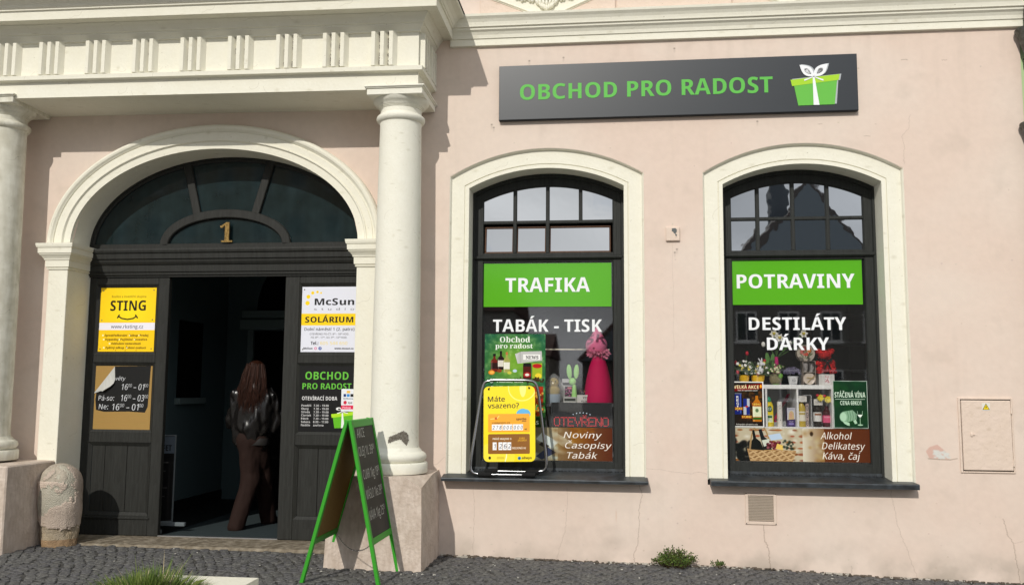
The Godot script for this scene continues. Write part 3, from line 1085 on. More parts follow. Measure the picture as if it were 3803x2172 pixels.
func portico(H: Node3D) -> void:
	var fx := -1.787   # right end of the frieze
	var fz := 0.575    # its front
	var sl := 0.0105   # the entablature hangs a little to the right
	var yl := 0.052
	var path := [V3(fx, -0.012, -0.05), V3(fx, -0.012, fz), V3(-9.0, yl, fz)]
	var m := mb()
	# architrave, taenia, frieze
	m.sweep(path, Vector3.UP, [V2(-0.6, 4.252), V2(0.0, 4.252), V2(0.0, 4.402), V2(0.012, 4.408), V2(0.052, 4.412), V2(0.055, 4.452), V2(0.0, 4.462), V2(0.0, 4.786)], 0.9)
	# soffit over the doorway
	m.quad(V3(-9, 4.30, -0.05), V3(fx, 4.245, -0.05), V3(fx, 4.244, fz), V3(-9, 4.304, fz))
	var en := part("portico_entablature", m, M["cream_paint"], H)
	m = mb()
	# bed mould, corona, crowning cyma
	m.sweep(path, Vector3.UP, [V2(0.0, 4.785), V2(0.018, 4.787), V2(0.02, 4.80), V2(0.03, 4.81), V2(0.05, 4.828), V2(0.058, 4.836), V2(0.06, 4.848), V2(0.075, 4.851), V2(0.085, 4.873), V2(0.105, 4.90), V2(0.128, 4.918), V2(0.13, 4.928), V2(0.235, 4.928), V2(0.238, 4.915), V2(0.252, 4.915), V2(0.255, 4.998), V2(0.272, 5.002), V2(0.274, 5.014), V2(0.285, 5.02), V2(0.30, 5.045), V2(0.335, 5.075), V2(0.375, 5.09), V2(0.40, 5.095), V2(0.402, 5.12), V2(-0.6, 5.17)], 0.84)
	part("portico_cornice", m, M["cream_paint"], H)
	m = mb()
	m.sweep(path, Vector3.UP, [V2(0.385, 5.121), V2(0.412, 5.119), V2(0.414, 5.127), V2(-0.6, 5.178)], 0.84)
	part("cornice_flashing", m, M["black_metal"], H)
	# triglyphs of three fillets each
	var mesh: ArrayMesh
	var shape := MB.new()
	for k in 3:
		var x := -0.117 + k * 0.083
		# each fillet has a flat front and splayed flanks
		shape.prism(PackedVector2Array([V2(x, 0.0), V2(x + 0.070, 0.0), V2(x + 0.038, 0.05), V2(x + 0.003, 0.05)]), 0.0, 0.322)
	mesh = shape.mesh()
	var xs := [-6.75, -6.32, -5.83, -5.39, -4.915, -4.44, -3.965, -3.497, -3.03, -2.583, -2.125]
	for x in xs:
		var t := hang("triglyph", mesh, M["cream_paint"], en)
		t.transform = Transform3D(Basis(V3(1, 0, 0), V3(0, 0, 1), V3(0, 1, 0)), V3(x + 0.02, 4.463 + (-(x + 1.787) * 0.0089) - 0.012, fz + 0.001) - O)
	# weathered dirt caught between the fillets
	var dirt_m := mat("groove_dirt", L(0.17, 0.15, 0.11), 0.95)
	for x in xs:
		var dm2 := MB.new()
		for k in 2:
			var gx := -0.117 + (k + 1) * 0.083 - 0.026 + 0.02
			for j in 26:
				if rng.randf() < 0.55:
					var yy := 0.012 + j * 0.0122
					var e := rnd(0.003, 0.010)
					dm2.box(V3(gx - e, yy, 0.001), V3(gx + e * 0.7, yy + rnd(0.006, 0.014), rnd(0.012, 0.026)), 0.002)
		var t := hang("groove_dirt", dm2.mesh(), dirt_m, en, "stuff")
		t.position = V3(x + 0.02, 4.463 + (-(x + 1.787) * 0.0089) - 0.012, fz + 0.001) - O
	for z in [0.42, 0.1]:
		var t := hang("triglyph", mesh, M["cream_paint"], en)
		t.transform = Transform3D(Basis(V3(0, 0, -1), V3(1, 0, 0), V3(0, 1, 0)), V3(fx + 0.001, 4.452, z) - O)
	# lower-right: columns and pedestals
	for i in 2:
		var cx: float = [-2.0, -6.0][i]
		var dy: float = [0.0, 0.045][i]
		var c := V3(cx, dy, 0.33)
		m = mb()
		var pr := [V2(0.228, 1.0), V2(0.222, 1.03), V2(0.218, 1.1)]
		for k in 12:
			var u := k / 11.0
			pr.append(V2(lerpf(0.218, 0.192, pow(u, 1.5)), lerpf(1.2, 3.95, u)))
		pr.append(V2(0.196, 3.985))
		m.lathe(c, pr, 40)
		var cm: Material = M[["column_paint", "column_worn"][i]]
		var col := part("column", m, cm, H)
		m = mb()
		m.lathe(c, [V2(0.0, 0.79), V2(0.298, 0.79), V2(0.302, 0.80), V2(0.302, 0.872), V2(0.292, 0.884), V2(0.262, 0.886), V2(0.272, 0.892), V2(0.290, 0.915), V2(0.292, 0.935), V2(0.284, 0.957), V2(0.262, 0.974), V2(0.250, 0.978), V2(0.244, 0.992), V2(0.23, 1.004), V2(0.222, 1.02)], 40)
		part("column_base", m, cm, col)
		m = mb()
		m.lathe(c, [V2(0.19, 3.98), V2(0.204, 3.985), V2(0.218, 3.998), V2(0.226, 4.018), V2(0.222, 4.038), V2(0.208, 4.05), V2(0.2, 4.054), V2(0.198, 4.06), V2(0.192, 4.064), V2(0.19, 4.108), V2(0.198, 4.112), V2(0.199, 4.12), V2(0.207, 4.122), V2(0.208, 4.13), V2(0.216, 4.132), V2(0.217, 4.14), V2(0.238, 4.152), V2(0.256, 4.172), V2(0.264, 4.192), V2(0.0, 4.193)], 40)
		m.box(V3(cx - 0.258, dy + 4.19, 0.02), V3(cx + 0.258, dy + 4.247, 0.595), 0.004)
		m.box(V3(cx - 0.268, dy + 4.247, 0.01), V3(cx + 0.268, dy + 4.258, 0.606), 0.003)
		m.box(V3(cx - 0.278, dy + 4.258, 0.0), V3(cx + 0.278, dy + 4.272, 0.617), 0.003)
		part("column_capital", m, cm, col)
	# a patch of broken render at the foot of the right column
	m = mb()
	var dm := []
	for q in [V2(-2.06, 1.06), V2(-2.03, 1.065), V2(-1.998, 1.08), V2(-1.942, 1.095), V2(-1.91, 1.06), V2(-1.884, 1.035), V2(-1.868, 1.08), V2(-1.875, 1.136), V2(-1.915, 1.168), V2(-1.96, 1.15), V2(-2.01, 1.125), V2(-2.05, 1.115)]:
		dm.append(q)
	var wrap := func(q: Vector2) -> Vector3:
		var a := 0.0
		for k in 4:
			a = asin(clampf((q.x * (1.0 - 0.22 * cos(a) / 7.9) + 2.0) / 0.2225, -0.99, 0.99))
		return V3(-2.0 + 0.2225 * sin(a), q.y, 0.33 + 0.2225 * cos(a))
	var pk := PackedVector2Array(dm)
	var e := 0.006
	for j in 24:
		for k in 52:
			var q := V2(-2.165 + k * e, 1.03 + j * e)
			if Geometry2D.is_point_in_polygon(q + V2(e, e) * 0.5 + V2(rnd(-0.002, 0.002), rnd(-0.002, 0.002)), pk):
				m.out([wrap.call(q), wrap.call(q + V2(e, 0)), wrap.call(q + V2(e, e)), wrap.call(q + V2(0, e))], V3(-2.0, 1.1, 0.33))
	part("broken_render", m, mat("bare_render", L(0.27, 0.25, 0.215), 0.95, M["tex_grime"], 0.15, M["tex_bump"], 0.4), H.get_node("column"))
	# pedestals with a worn front corner
	for i in 2:
		m = mb()
		if i == 0:
			var q := [V3(-2.485, -0.1, 0.775), V3(-1.64, -0.1, 0.765), V3(-1.64, -0.1, -0.05), V3(-2.485, -0.1, -0.05)]
			var t := [V3(-2.45, 0.79, 0.752), V3(-1.80, 0.792, 0.75), V3(-1.655, 0.70, 0.738), V3(-1.652, 0.775, 0.30), V3(-1.652, 0.792, -0.05), V3(-2.45, 0.792, -0.05)]
			var mid := V3(-1.645, 0.4, 0.752)
			m.quad(q[0], V3(-1.80, -0.1, 0.767), t[1], t[0])
			m.quad(V3(-1.80, -0.1, 0.767), q[1], mid, V3(-1.80, 0.4, 0.76))
			m.tri(V3(-1.80, 0.4, 0.76), mid, t[2])
			m.tri(V3(-1.80, 0.4, 0.76), t[2], t[1])
			m.quad(q[1], q[2], V3(-1.645, 0.4, -0.05), mid)
			m.quad(mid, V3(-1.645, 0.4, -0.05), t[4], t[3])
			m.tri(mid, t[3], t[2])
			m.quad(q[3], q[0], t[0], t[5])
			m.tri(t[0], t[1], t[3])
			m.tri(t[1], t[2], t[3])
			m.quad(t[0], t[3], t[4], t[5])
		else:
			m.box(V3(-6.75, -0.1, -0.05), V3(-5.445, 0.815, 0.74), 0.012)
		part("pedestal", m, pedestal_paint(), H)

func pedestal_paint() -> StandardMaterial3D:
	if M.has("pedestal_paint"):
		return M["pedestal_paint"]
	var worn := tone_tex([noise_img(51, 0.012, 512, 512, 5), noise_img(52, 0.05, 512, 512, 4, 512, 128)], Color(0.90, 0.885, 0.87), Color.WHITE, 2.0)
	return mat("pedestal_paint", L(0.64, 0.545, 0.465), 0.88, worn, 1.1, M["tex_bump"], 0.4)

func doorway(H: Node3D) -> void:
	# moulded arch on two pilasters
	var m := mb()
	var path := []
	for k in 61:
		var t := PI - PI * k / 60.0
		path.append(V3(DC + DH * cos(t), DS + DR * sin(t), 0))
	m.sweep(path, V3(0, 0, 1), [V2(0.245, -0.01), V2(0.243, 0.045), V2(0.238, 0.062), V2(0.226, 0.078), V2(0.208, 0.085), V2(0.19, 0.080), V2(0.178, 0.066), V2(0.170, 0.060), V2(0.168, 0.050), V2(0.155, 0.050), V2(0.153, 0.058), V2(0.092, 0.056), V2(0.090, 0.066), V2(0.078, 0.066), V2(0.070, 0.052), V2(0.066, 0.045), V2(0.0, 0.042), V2(0.0, -0.36)])
	part("arch_surround", m, M["cream_paint"], H)
	for s in [-1.0, 1.0]:
		m = mb()
		var xi: float = DC + s * DH
		var xo: float = DC + s * (DH + 0.205)
		var y0 := 0.0 if s > 0 else 0.02
		# sides of the opening are plastered and part of the pilaster
		m.box(V3(minf(xi, xo), y0, -0.38), V3(maxf(xi, xo), 2.70, 0.05), 0.004)
		var pil := part("pilaster", m, M["cream_paint"], H)
		m = mb()
		var pp := [V3(xi, 0, -0.36), V3(xi, 0, 0.05), V3(xo, 0, 0.05), V3(xo, 0, -0.01)]
		if s < 0:
			pass
		else:
			pp.reverse()
		m.sweep(pp, Vector3.UP, [V2(0.0, 2.685), V2(0.012, 2.688), V2(0.014, 2.70), V2(0.008, 2.704), V2(0.022, 2.712), V2(0.024, 2.775), V2(0.032, 2.78), V2(0.036, 2.795), V2(0.05, 2.815), V2(0.066, 2.832), V2(0.068, 2.842), V2(0.076, 2.845), V2(0.078, 2.895), V2(0.086, 2.90), V2(0.092, 2.92), V2(0.094, 2.942), V2(0.0, 2.946)])
		part("pilaster_capital", m, M["cream_paint"], pil)
	# door step
	m = mb()
	m.box(V3(-5.40, -0.12, -0.36), V3(-2.50, 0.052, 0.15), 0.02)
	part("door_step", m, M["stone_step"], H)
	# fanlight
	var zf := -0.30
	var yb := 2.99
	m = mb()
	var fp := []
	for k in 49:
		var t := PI - PI * k / 48.0
		fp.append(V3(DC + (DH + 0.02) * cos(t), DS + (DR + 0.02) * sin(t), 0))
	m.sweep(fp, V3(0, 0, 1), [V2(0.03, zf + 0.01), V2(-0.035, zf + 0.01), V2(-0.04, zf - 0.005), V2(-0.062, zf - 0.012), V2(-0.064, zf - 0.05)])
	m.box(V3(DC - DH, 2.935, zf - 0.06), V3(DC + DH, yb, zf + 0.012), 0.006)
	var fl := part("fanlight", m, M["door_wood"], H)
	m = mb()
	var ip := []
	for k in 31:
		var t := PI - PI * k / 30.0
		ip.append(V3(-3.972 + 0.61 * cos(t), 2.975 + 0.278 * sin(t), 0))
	m.sweep(ip, V3(0, 0, 1), [V2(0.088, zf - 0.05), V2(0.088, zf + 0.004), V2(0.08, zf + 0.012), V2(0.008, zf + 0.012), V2(0.0, zf + 0.004), V2(0.0, zf - 0.05)])
	part("glazing_bar", m, M["door_wood"], fl)
	for b in [[V2(-4.42, 3.86), V2(-4.272, 3.26)], [V2(-3.50, 3.86), V2(-3.668, 3.26)]]:
		m = mb()
		var p: Vector2 = b[0]
		var q: Vector2 = b[1]
		var ang := (q - p).angle() + PI / 2
		m.xf = Transform3D(Basis(V3(0, 0, 1), ang), V3((p.x + q.x) / 2, (p.y + q.y) / 2, zf))
		var hl := p.distance_to(q) / 2 + 0.03
		m.box(V3(-0.041, -hl, -0.05), V3(0.041, hl, 0.008), 0.006)
		part("glazing_bar", m, M["door_wood"], fl)
	# four panes
	var split := [[-9.0, -4.345], [-4.345, -3.585], [-3.585, 9.0]]
	for k in 4:
		m = mb()
		var poly := PackedVector2Array()
		if k < 3:
			var x0 := maxf(split[k][0], DC - DH + 0.04)
			var x1 := minf(split[k][1], DC + DH - 0.04)
			for j in 25:
				var x := lerpf(x0, x1, j / 24.0)
				poly.append(V2(x, door_top(x, -0.01)))
			for j in 25:
				var x := lerpf(x1, x0, j / 24.0)
				var u := (x + 3.972) / 0.64
				poly.append(V2(x, 2.96 + (0.3 * sqrt(maxf(0.0, 1 - u * u)) if absf(u) < 1 else 0.0)))
		else:
			for j in 25:
				var t := PI * j / 24.0
				poly.append(V2(-3.972 + 0.615 * cos(t), 2.965 + 0.28 * sin(t)))
		m.prism(poly, zf - 0.032, zf - 0.026)
		part("pane", m, M["dusty_pane"], fl)
	# moulded transom above the leaves
	m = mb()
	var zt := zf - 0.02
	m.sweep([V3(DC + DH, 0, zt), V3(DC - DH, 0, zt)], Vector3.UP, [V2(-0.06, 2.652), V2(0.0, 2.652), V2(0.0, 2.668), V2(0.015, 2.672), V2(0.017, 2.70), V2(0.030, 2.704), V2(0.032, 2.772), V2(0.044, 2.776), V2(0.060, 2.80), V2(0.064, 2.828), V2(0.078, 2.832), V2(0.08, 2.886), V2(0.094, 2.892), V2(0.10, 2.915), V2(0.098, 2.934), V2(-0.02, 2.936)])
	part("door_transom", m, M["door_wood"], H)
	# the two standing leaves
	for s in [-1.0, 1.0]:
		var x0: float = -5.435 if s < 0 else -3.325
		var x1: float = -4.562 if s < 0 else -2.475
		var px0: float = -5.352 if s < 0 else -3.175
		var px1: float = -4.678 if s < 0 else -2.50
		var ys := [[0.25, 0.968], [1.072, 1.775], [1.855, 2.575]]
		m = mb()
		var zd := zf - 0.035
		m.box(V3(x0, 0.055, zd - 0.06), V3(px0, 2.652, zd), 0.005)
		m.box(V3(px1, 0.055, zd - 0.06), V3(x1, 2.652, zd), 0.005)
		var yy := 0.055
		for k in 4:
			var top: float = ys[k][0] if k < 3 else 2.652
			m.box(V3(px0, yy, zd - 0.06), V3(px1, top, zd), 0.005)
			yy = ys[k][1] if k < 3 else 0.0
		if s < 0:   # a drip board over the bottom rail
			m.box(V3(px0 - 0.03, 0.215, zd), V3(px1 + 0.02, 0.235, zd + 0.012), 0.004)
		var leaf := part("door_leaf", m, M["door_wood"], H)
		for k in 3:
			m = mb()
			var a: float = ys[k][0]
			var b: float = ys[k][1]
			# sloping frame round the panel
			var o4 := [V3(px0, a, zd - 0.001), V3(px1, a, zd - 0.001), V3(px1, b, zd - 0.001), V3(px0, b, zd - 0.001)]
			var e := 0.032
			var i4 := [V3(px0 + e, a + e, zd - 0.022), V3(px1 - e, a + e, zd - 0.022), V3(px1 - e, b - e, zd - 0.022), V3(px0 + e, b - e, zd - 0.022)]
			for j in 4:
				var n := (j + 1) % 4
				m.quad(o4[j], o4[n], i4[n], i4[j])
			part("panel_moulding", m, M["door_wood"], leaf)
			if k > 0:
				m = mb()
				m.box(V3(px0 + e, a + e, zd - 0.05), V3(px1 - e, b - e, zd - 0.024), 0.002)
				part("panel", m, M["door_wood"], leaf)
			else:
				var nb := 3
				var bw := [0.0, 0.23, 0.62, 1.0] if s < 0 else [0.0, 0.33, 0.7, 1.0]
				for j in nb:
					m = mb()
					m.box(V3(lerpf(px0 + e, px1 - e, bw[j]) + 0.0015, a + e, zd - 0.05), V3(lerpf(px0 + e, px1 - e, bw[j + 1]) - 0.0015, b - e, zd - 0.024 - 0.001 * j), 0.003)
					part("plank", m, M["door_wood"], leaf)
	# hallway behind
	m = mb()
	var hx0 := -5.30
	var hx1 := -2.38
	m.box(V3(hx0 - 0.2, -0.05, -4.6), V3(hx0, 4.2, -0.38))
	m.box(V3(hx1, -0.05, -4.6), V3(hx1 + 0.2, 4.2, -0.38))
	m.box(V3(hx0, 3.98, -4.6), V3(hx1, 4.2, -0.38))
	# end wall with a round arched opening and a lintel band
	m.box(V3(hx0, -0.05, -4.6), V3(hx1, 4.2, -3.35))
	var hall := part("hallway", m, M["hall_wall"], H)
	m = mb()
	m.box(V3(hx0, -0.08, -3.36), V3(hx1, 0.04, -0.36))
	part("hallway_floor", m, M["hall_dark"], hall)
	m = mb()
	m.box(V3(hx0 + 0.001, 0.04, -3.34), V3(hx0 + 0.02, 0.17, -0.4), 0.004)
	part("skirting_board", m, M["hall_dark"], hall)
	m = mb()
	m.box(V3(-5.08, 2.30, -3.36), V3(-2.6, 2.44, -3.24), 0.01)
	m.box(V3(-5.04, 2.46, -3.36), V3(-2.6, 2.56, -3.20), 0.01)
	m.box(V3(-4.98, 0.04, -3.36), V3(-4.90, 2.30, -3.28), 0.006)
	part("inner_door_frame", m, M["hall_frame"], hall)
	m = mb()
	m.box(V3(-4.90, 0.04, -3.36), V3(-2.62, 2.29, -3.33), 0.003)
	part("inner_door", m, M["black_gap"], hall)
	m = mb()
	var ap := PackedVector2Array()
	for k in 19:
		var t := PI * k / 18.0
		ap.append(V2(-3.9 + 0.98 * cos(t), 2.57 + 0.95 * sin(t)))
	m.prism(ap, -3.36, -3.335)
	part("inner_fanlight", m, M["black_gap"], hall)
	# shuttered opening in the left wall
	m = mb()
	m.box(V3(hx0, 1.40, -2.62), V3(hx0 + 0.012, 2.34, -2.0), 0.003)
	var sh := part("wall_shutter", m, M["black_gap"], hall)
	m = mb()
	m.box(V3(hx0, 1.32, -2.66), V3(hx0 + 0.07, 1.395, -1.96), 0.006)
	part("shutter_sill", m, M["hall_frame"], hall)

func shop_window(H: Node3D, i: int) -> void:
	var w: Array = WINS[i]
	var cx: float = w[0]
	var m := mb()
	# plastered surround, set a little behind the face of the wall
	m.sweep(win_path(w), V3(0, 0, 1), [V2(0.186, 0.003), V2(0.176, -0.008), V2(0.170, -0.030), V2(0.165, -0.035), V2(0.046, -0.035), V2(0.0445, -0.045), V2(0.037, -0.045), V2(0.0355, -0.032), V2(0.002, -0.032), V2(0.0, -0.034), V2(0.0, -0.40)])
	part("window_surround", m, M["cream_paint"], H)
	# sill covered with sheet metal, bent up at the back
	m = mb()
	var sx0: float = [-1.607, 0.812][i]
	var sx1: float = [0.263, 2.568][i]
	m.xf = Transform3D()
	var sl: float = [0.697, 0.70][i]
	var st: float = [0.722, 0.738][i]
	var sp := [V2(0.01, sl), V2(0.118, sl), V2(0.13, sl + 0.004), V2(0.132, st), V2(0.128, st + 0.008), V2(0.118, st + 0.011), V2(0.0, 0.752), V2(-0.22, 0.768), V2(-0.262, 0.772), V2(-0.264, 0.80)]
	m.sweep([V3(sx1, 0, 0), V3(sx0, 0, 0)], Vector3.UP, sp)
	for e in [sx0, sx1]:
		var pl := []
		for q in sp:
			pl.append(V3(e, q.y, q.x))
		pl.append(V3(e, sl, -0.264))
		for k in range(1, pl.size() - 1):
			m.out([pl[0], pl[k], pl[k + 1]], V3((sx0 + sx1) / 2, 0.72, 0))
	# beads of solder along the back edge
	for k in 44:
		m.ball(V3(lerpf(cx - w[1] + 0.03, cx + w[1] - 0.03, k / 43.0) + rnd(-0.005, 0.005), 0.776, -0.255), V3(0.009, 0.006, 0.008), 6, 4)
	part("window_sill", m, M["zinc"], H)
	# outer frame, transom and bottom rail
	var F := -0.28
	m = mb()
	var low := [cx, w[1], w[2] - 0.012, w[3] - 0.016]
	m.sweep(win_path(low, 0.0, 0.76), V3(0, 0, 1), [V2(0.03, F + 0.02), V2(-0.022, F + 0.02), V2(-0.024, F + 0.006), V2(-0.03, F), V2(-0.098, F), V2(-0.104, F - 0.008), V2(-0.108, F - 0.05), V2(-0.1, F - 0.1), V2(0.03, F - 0.1)], 1.0)
	var gx0: float = [-1.297, 1.046][i]
	var gx1: float = [-0.053, 2.279][i]
	var gy0: float = [0.858, 0.88][i]
	m.box(V3(cx - w[1] + 0.03, 0.772, F - 0.08), V3(cx + w[1] - 0.03, gy0, F - 0.004), 0.006)
	m.box(V3(cx - w[1] + 0.01, 2.765, F - 0.08), V3(cx + w[1] - 0.01, 2.855, F - 0.006), 0.004)
	m.box(V3(cx - w[1] + 0.006, 2.79, F - 0.006), V3(cx + w[1] - 0.006, 2.826, F + 0.03), 0.012)
	var fr := part("window_frame", m, M["dark_wood"], H)
	# glazing bars of the upper light
	var vx: Array = [[-0.992, -0.671, -0.350], [1.327, 1.652, 1.970]][i]
	var ar := win_arc(low)
	var rr := ar.y - 0.10
	for k in 3:
		m = mb()
		var y0 := 2.85
		if i == 0 and k == 2:
			y0 = 3.142
		m.box(V3(vx[k] - 0.018, y0, F - 0.05), V3(vx[k] + 0.018, ar.x + sqrt(rr * rr - pow(vx[k] - cx, 2)) + 0.01, F - 0.004), 0.006)
		part("glazing_bar", m, M["dark_wood"], fr)
	m = mb()
	m.box(V3(gx0 - 0.02, 3.142, F - 0.05), V3(gx1 + 0.02, 3.174, F - 0.006), 0.006)
	part("glazing_bar", m, M["dark_wood"], fr)
	# upper panes
	var ed := [gx0 - 0.01, vx[0], vx[1], vx[2], gx1 + 0.01]
	for k in 4:
		m = mb()
		var x0: float = ed[k] + (0.012 if k else 0.0)
		var x1: float = ed[k + 1] - (0.012 if k < 3 else 0.0)
		var poly := PackedVector2Array([V2(x0, 3.165), V2(x1, 3.165)])
		for j in 7:
			var x := lerpf(x1, x0, j / 6.0)
			poly.append(V2(x, ar.x + sqrt(maxf(rr * rr - pow(x - cx, 2), 0.0)) + 0.01))
		m.xf = Transform3D(Basis(V3(1, 0, 0), rnd(-0.006, 0.006)) * Basis(V3(0, 1, 0), rnd(-0.006, 0.006)), V3((x0 + x1) / 2, 3.2, F - 0.03)) * Transform3D(Basis(), V3(-(x0 + x1) / 2, -3.2, 0))
		m.prism(poly, -0.003, 0.003)
		part("pane", m, M[["mirror_pane", "mirror_pane_dim"][i]], fr)
	if i == 0:
		# the lower row is tilted inwards in bare brown sashes
		for q in [[gx0 + 0.005, vx[0] - 0.012], [vx[0] + 0.012, vx[1] - 0.012], [vx[1] + 0.012, gx1 - 0.005]]:
			var tl := Transform3D(Basis(V3(1, 0, 0), -0.10), V3(0, 2.852, F - 0.02))
			m = mb()
			m.xf = tl
			var b := 0.02
			var t := 0.275
			m.box(V3(q[0], 0, -0.03), V3(q[1], b, 0), 0.004)
			m.box(V3(q[0], t - b, -0.03), V3(q[1], t, 0), 0.004)
			m.box(V3(q[0], b, -0.03), V3(q[0] + b * 0.8, t - b, 0), 0.004)
			m.box(V3(q[1] - b * 0.8, b, -0.03), V3(q[1], t - b, 0), 0.004)
			part("tilted_sash", m, M["brown_wood"], fr)
			m = mb()
			m.xf = tl
			m.box(V3(q[0] + b * 0.6, b * 0.6, -0.018), V3(q[1] - b * 0.6, t - b * 0.6, -0.012))
			part("pane", m, M["mirror_pane"], fr)
		m = mb()
		m.box(V3(gx0 - 0.03, 2.8, F - 0.35), V3(gx1 + 0.03, 3.2, F - 0.34))
		part("sash_backing", m, M["black_gap"], fr)
	else:
		for k in 4:
			m = mb()
			var x0: float = ed[k] + (0.012 if k else 0.0)
			var x1: float = ed[k + 1] - (0.012 if k < 3 else 0.0)
			m.xf = Transform3D(Basis(V3(1, 0, 0), rnd(-0.005, 0.005)) * Basis(V3(0, 1, 0), rnd(-0.005, 0.005)), V3((x0 + x1) / 2, 3.0, F - 0.03)) * Transform3D(Basis(), V3(-(x0 + x1) / 2, -3.0, 0))
			m.box(V3(x0, 2.845, -0.003), V3(x1, 3.15, 0.003))
			part("pane", m, M["mirror_pane_dim"], fr)
	# display glass, double
	for z in [-0.312, -0.336]:
		m = mb()
		m.box(V3(gx0 - 0.008, gy0 - 0.008, z - 0.003), V3(gx1 + 0.008, 2.77, z + 0.003))
		part("display_glass", m, M["clear_glass"], fr)
	# room behind the glass
	m = mb()
	var a := cx - 1.1
	var b2 := cx + 1.1
	m.box(V3(a, 0.5, -3.0), V3(b2, 4.2, -2.9))
	m.box(V3(a - 0.05, 0.5, -3.0), V3(a, 4.2, -0.6))
	m.box(V3(b2, 0.5, -3.0), V3(b2 + 0.05, 4.2, -0.6))
	m.box(V3(a, 3.7, -3.0), V3(b2, 4.2, -0.4))
	m.box(V3(a, 0.5, -3.0), V3(b2, 0.75, -0.4))
	part("display_room", m, M["shop_dark"], H)

# ---------------------------------------------------------------- the neighbouring house and the far side of the square
func neighbour() -> void:
	var H := thing("neighbour_house", "pale green house wall at the right edge, adjoining the pink house", "building", V3(6.0, -0.1, 0))
	var m := mb()
	m.box(V3(3.632, -0.4, -6.0), V3(12.0, 9.0, -0.012))
	part("wall", m, M["green_wall"], H)
	var D := thing("downpipe", "grey zinc downpipe with flared collars between pink and green house", "downpipe", V3(3.70, -0.1, 0.08))
	m = mb()
	m.lathe(V3(3.70, 0, 0.085), [V2(0.0, -0.1), V2(0.058, -0.1), V2(0.058, 8.6), V2(0.0, 8.6)], 20)
	part("pipe", m, M["old_zinc"], D)
	for y in [4.56, 3.70]:
		m = mb()
		m.lathe(V3(3.70, 0, 0.085), [V2(0.06, y - 0.06), V2(0.066, y - 0.06), V2(0.068, y), V2(0.075, y + 0.02), V2(0.128, y + 0.19), V2(0.138, y + 0.20), V2(0.136, y + 0.215), V2(0.10, y + 0.21), V2(0.06, y + 0.1)], 20)
		part("pipe_collar", m, M["old_zinc"], D)
		m = mb()
		m.box(V3(3.655, y - 0.04, -0.01), V3(3.745, y - 0.02, 0.06), 0.004)
		part("bracket", m, M["old_zinc"], D)

func town_house(called: String, label: String, x0: float, x1: float, z: float, h: float, roof: float, wallc: Color, roofc: Color, flip := false) -> void:
	var c := (x0 + x1) / 2
	var H := thing(called, label, "building", V3(c, ground(c), z))
	var m := mb()
	m.box(V3(x0, -0.3, z), V3(x1, h, z + 9.0), 0.02)
	part("wall", m, mat("far_wall_%s" % label.md5_text().left(6), wallc, 0.9), H)
	m = mb()
	m.xf = Transform3D()
	# pitched roof, ridge parallel to the square unless flipped
	if flip:
		var gb := mb()
		gb.prism(PackedVector2Array([V2(x0, h - 0.1), V2(x1, h - 0.1), V2(c, h + roof - 0.35)]), z - 0.4, z - 0.36)
		part("gable", gb, mat("far_gable", L(0.13, 0.15, 0.165), 0.9), H)
		m.prism(PackedVector2Array([V2(x0 - 0.3, h - 0.05), V2(x1 + 0.3, h - 0.05), V2(c, h + roof)]), z - 0.35, z + 9.2)
	else:
		m.xf = Transform3D(Basis(V3(0, 1, 0), PI / 2), V3(c, 0, z + 4.5))
		m.prism(PackedVector2Array([V2(-4.9, h - 0.05), V2(4.9, h - 0.05), V2(0, h + roof)]), -(x1 - x0) / 2 - 0.1, (x1 - x0) / 2 + 0.1)
	part("roof", m, mat("far_roof_%s" % label.md5_text().left(6), roofc, 0.9), H)
	var n := int((x1 - x0) / 2.2)
	var glass: StandardMaterial3D = M["dusty_pane"]
	for fl in int((h - 0.5) / 3.0):
		for k in n:
			var wx := lerpf(x0, x1, (k + 0.5) / n)
			var y := 1.0 + fl * 3.1
			m = mb()
			m.box(V3(wx - 0.55, y, z - 0.04), V3(wx + 0.55, y + 1.6, z - 0.005), 0.02)
			m.box(V3(wx - 0.65, y - 0.12, z - 0.12), V3(wx + 0.65, y, z), 0.02)
			var f := part("window", m, M["white_paint"], H)
			m = mb()
			m.box(V3(wx - 0.46, y + 0.08, z - 0.05), V3(wx - 0.03, y + 1.52, z - 0.042))
			m.box(V3(wx + 0.03, y + 0.08, z - 0.05), V3(wx + 0.46, y + 1.52, z - 0.042))
			part("pane", m, glass, f)

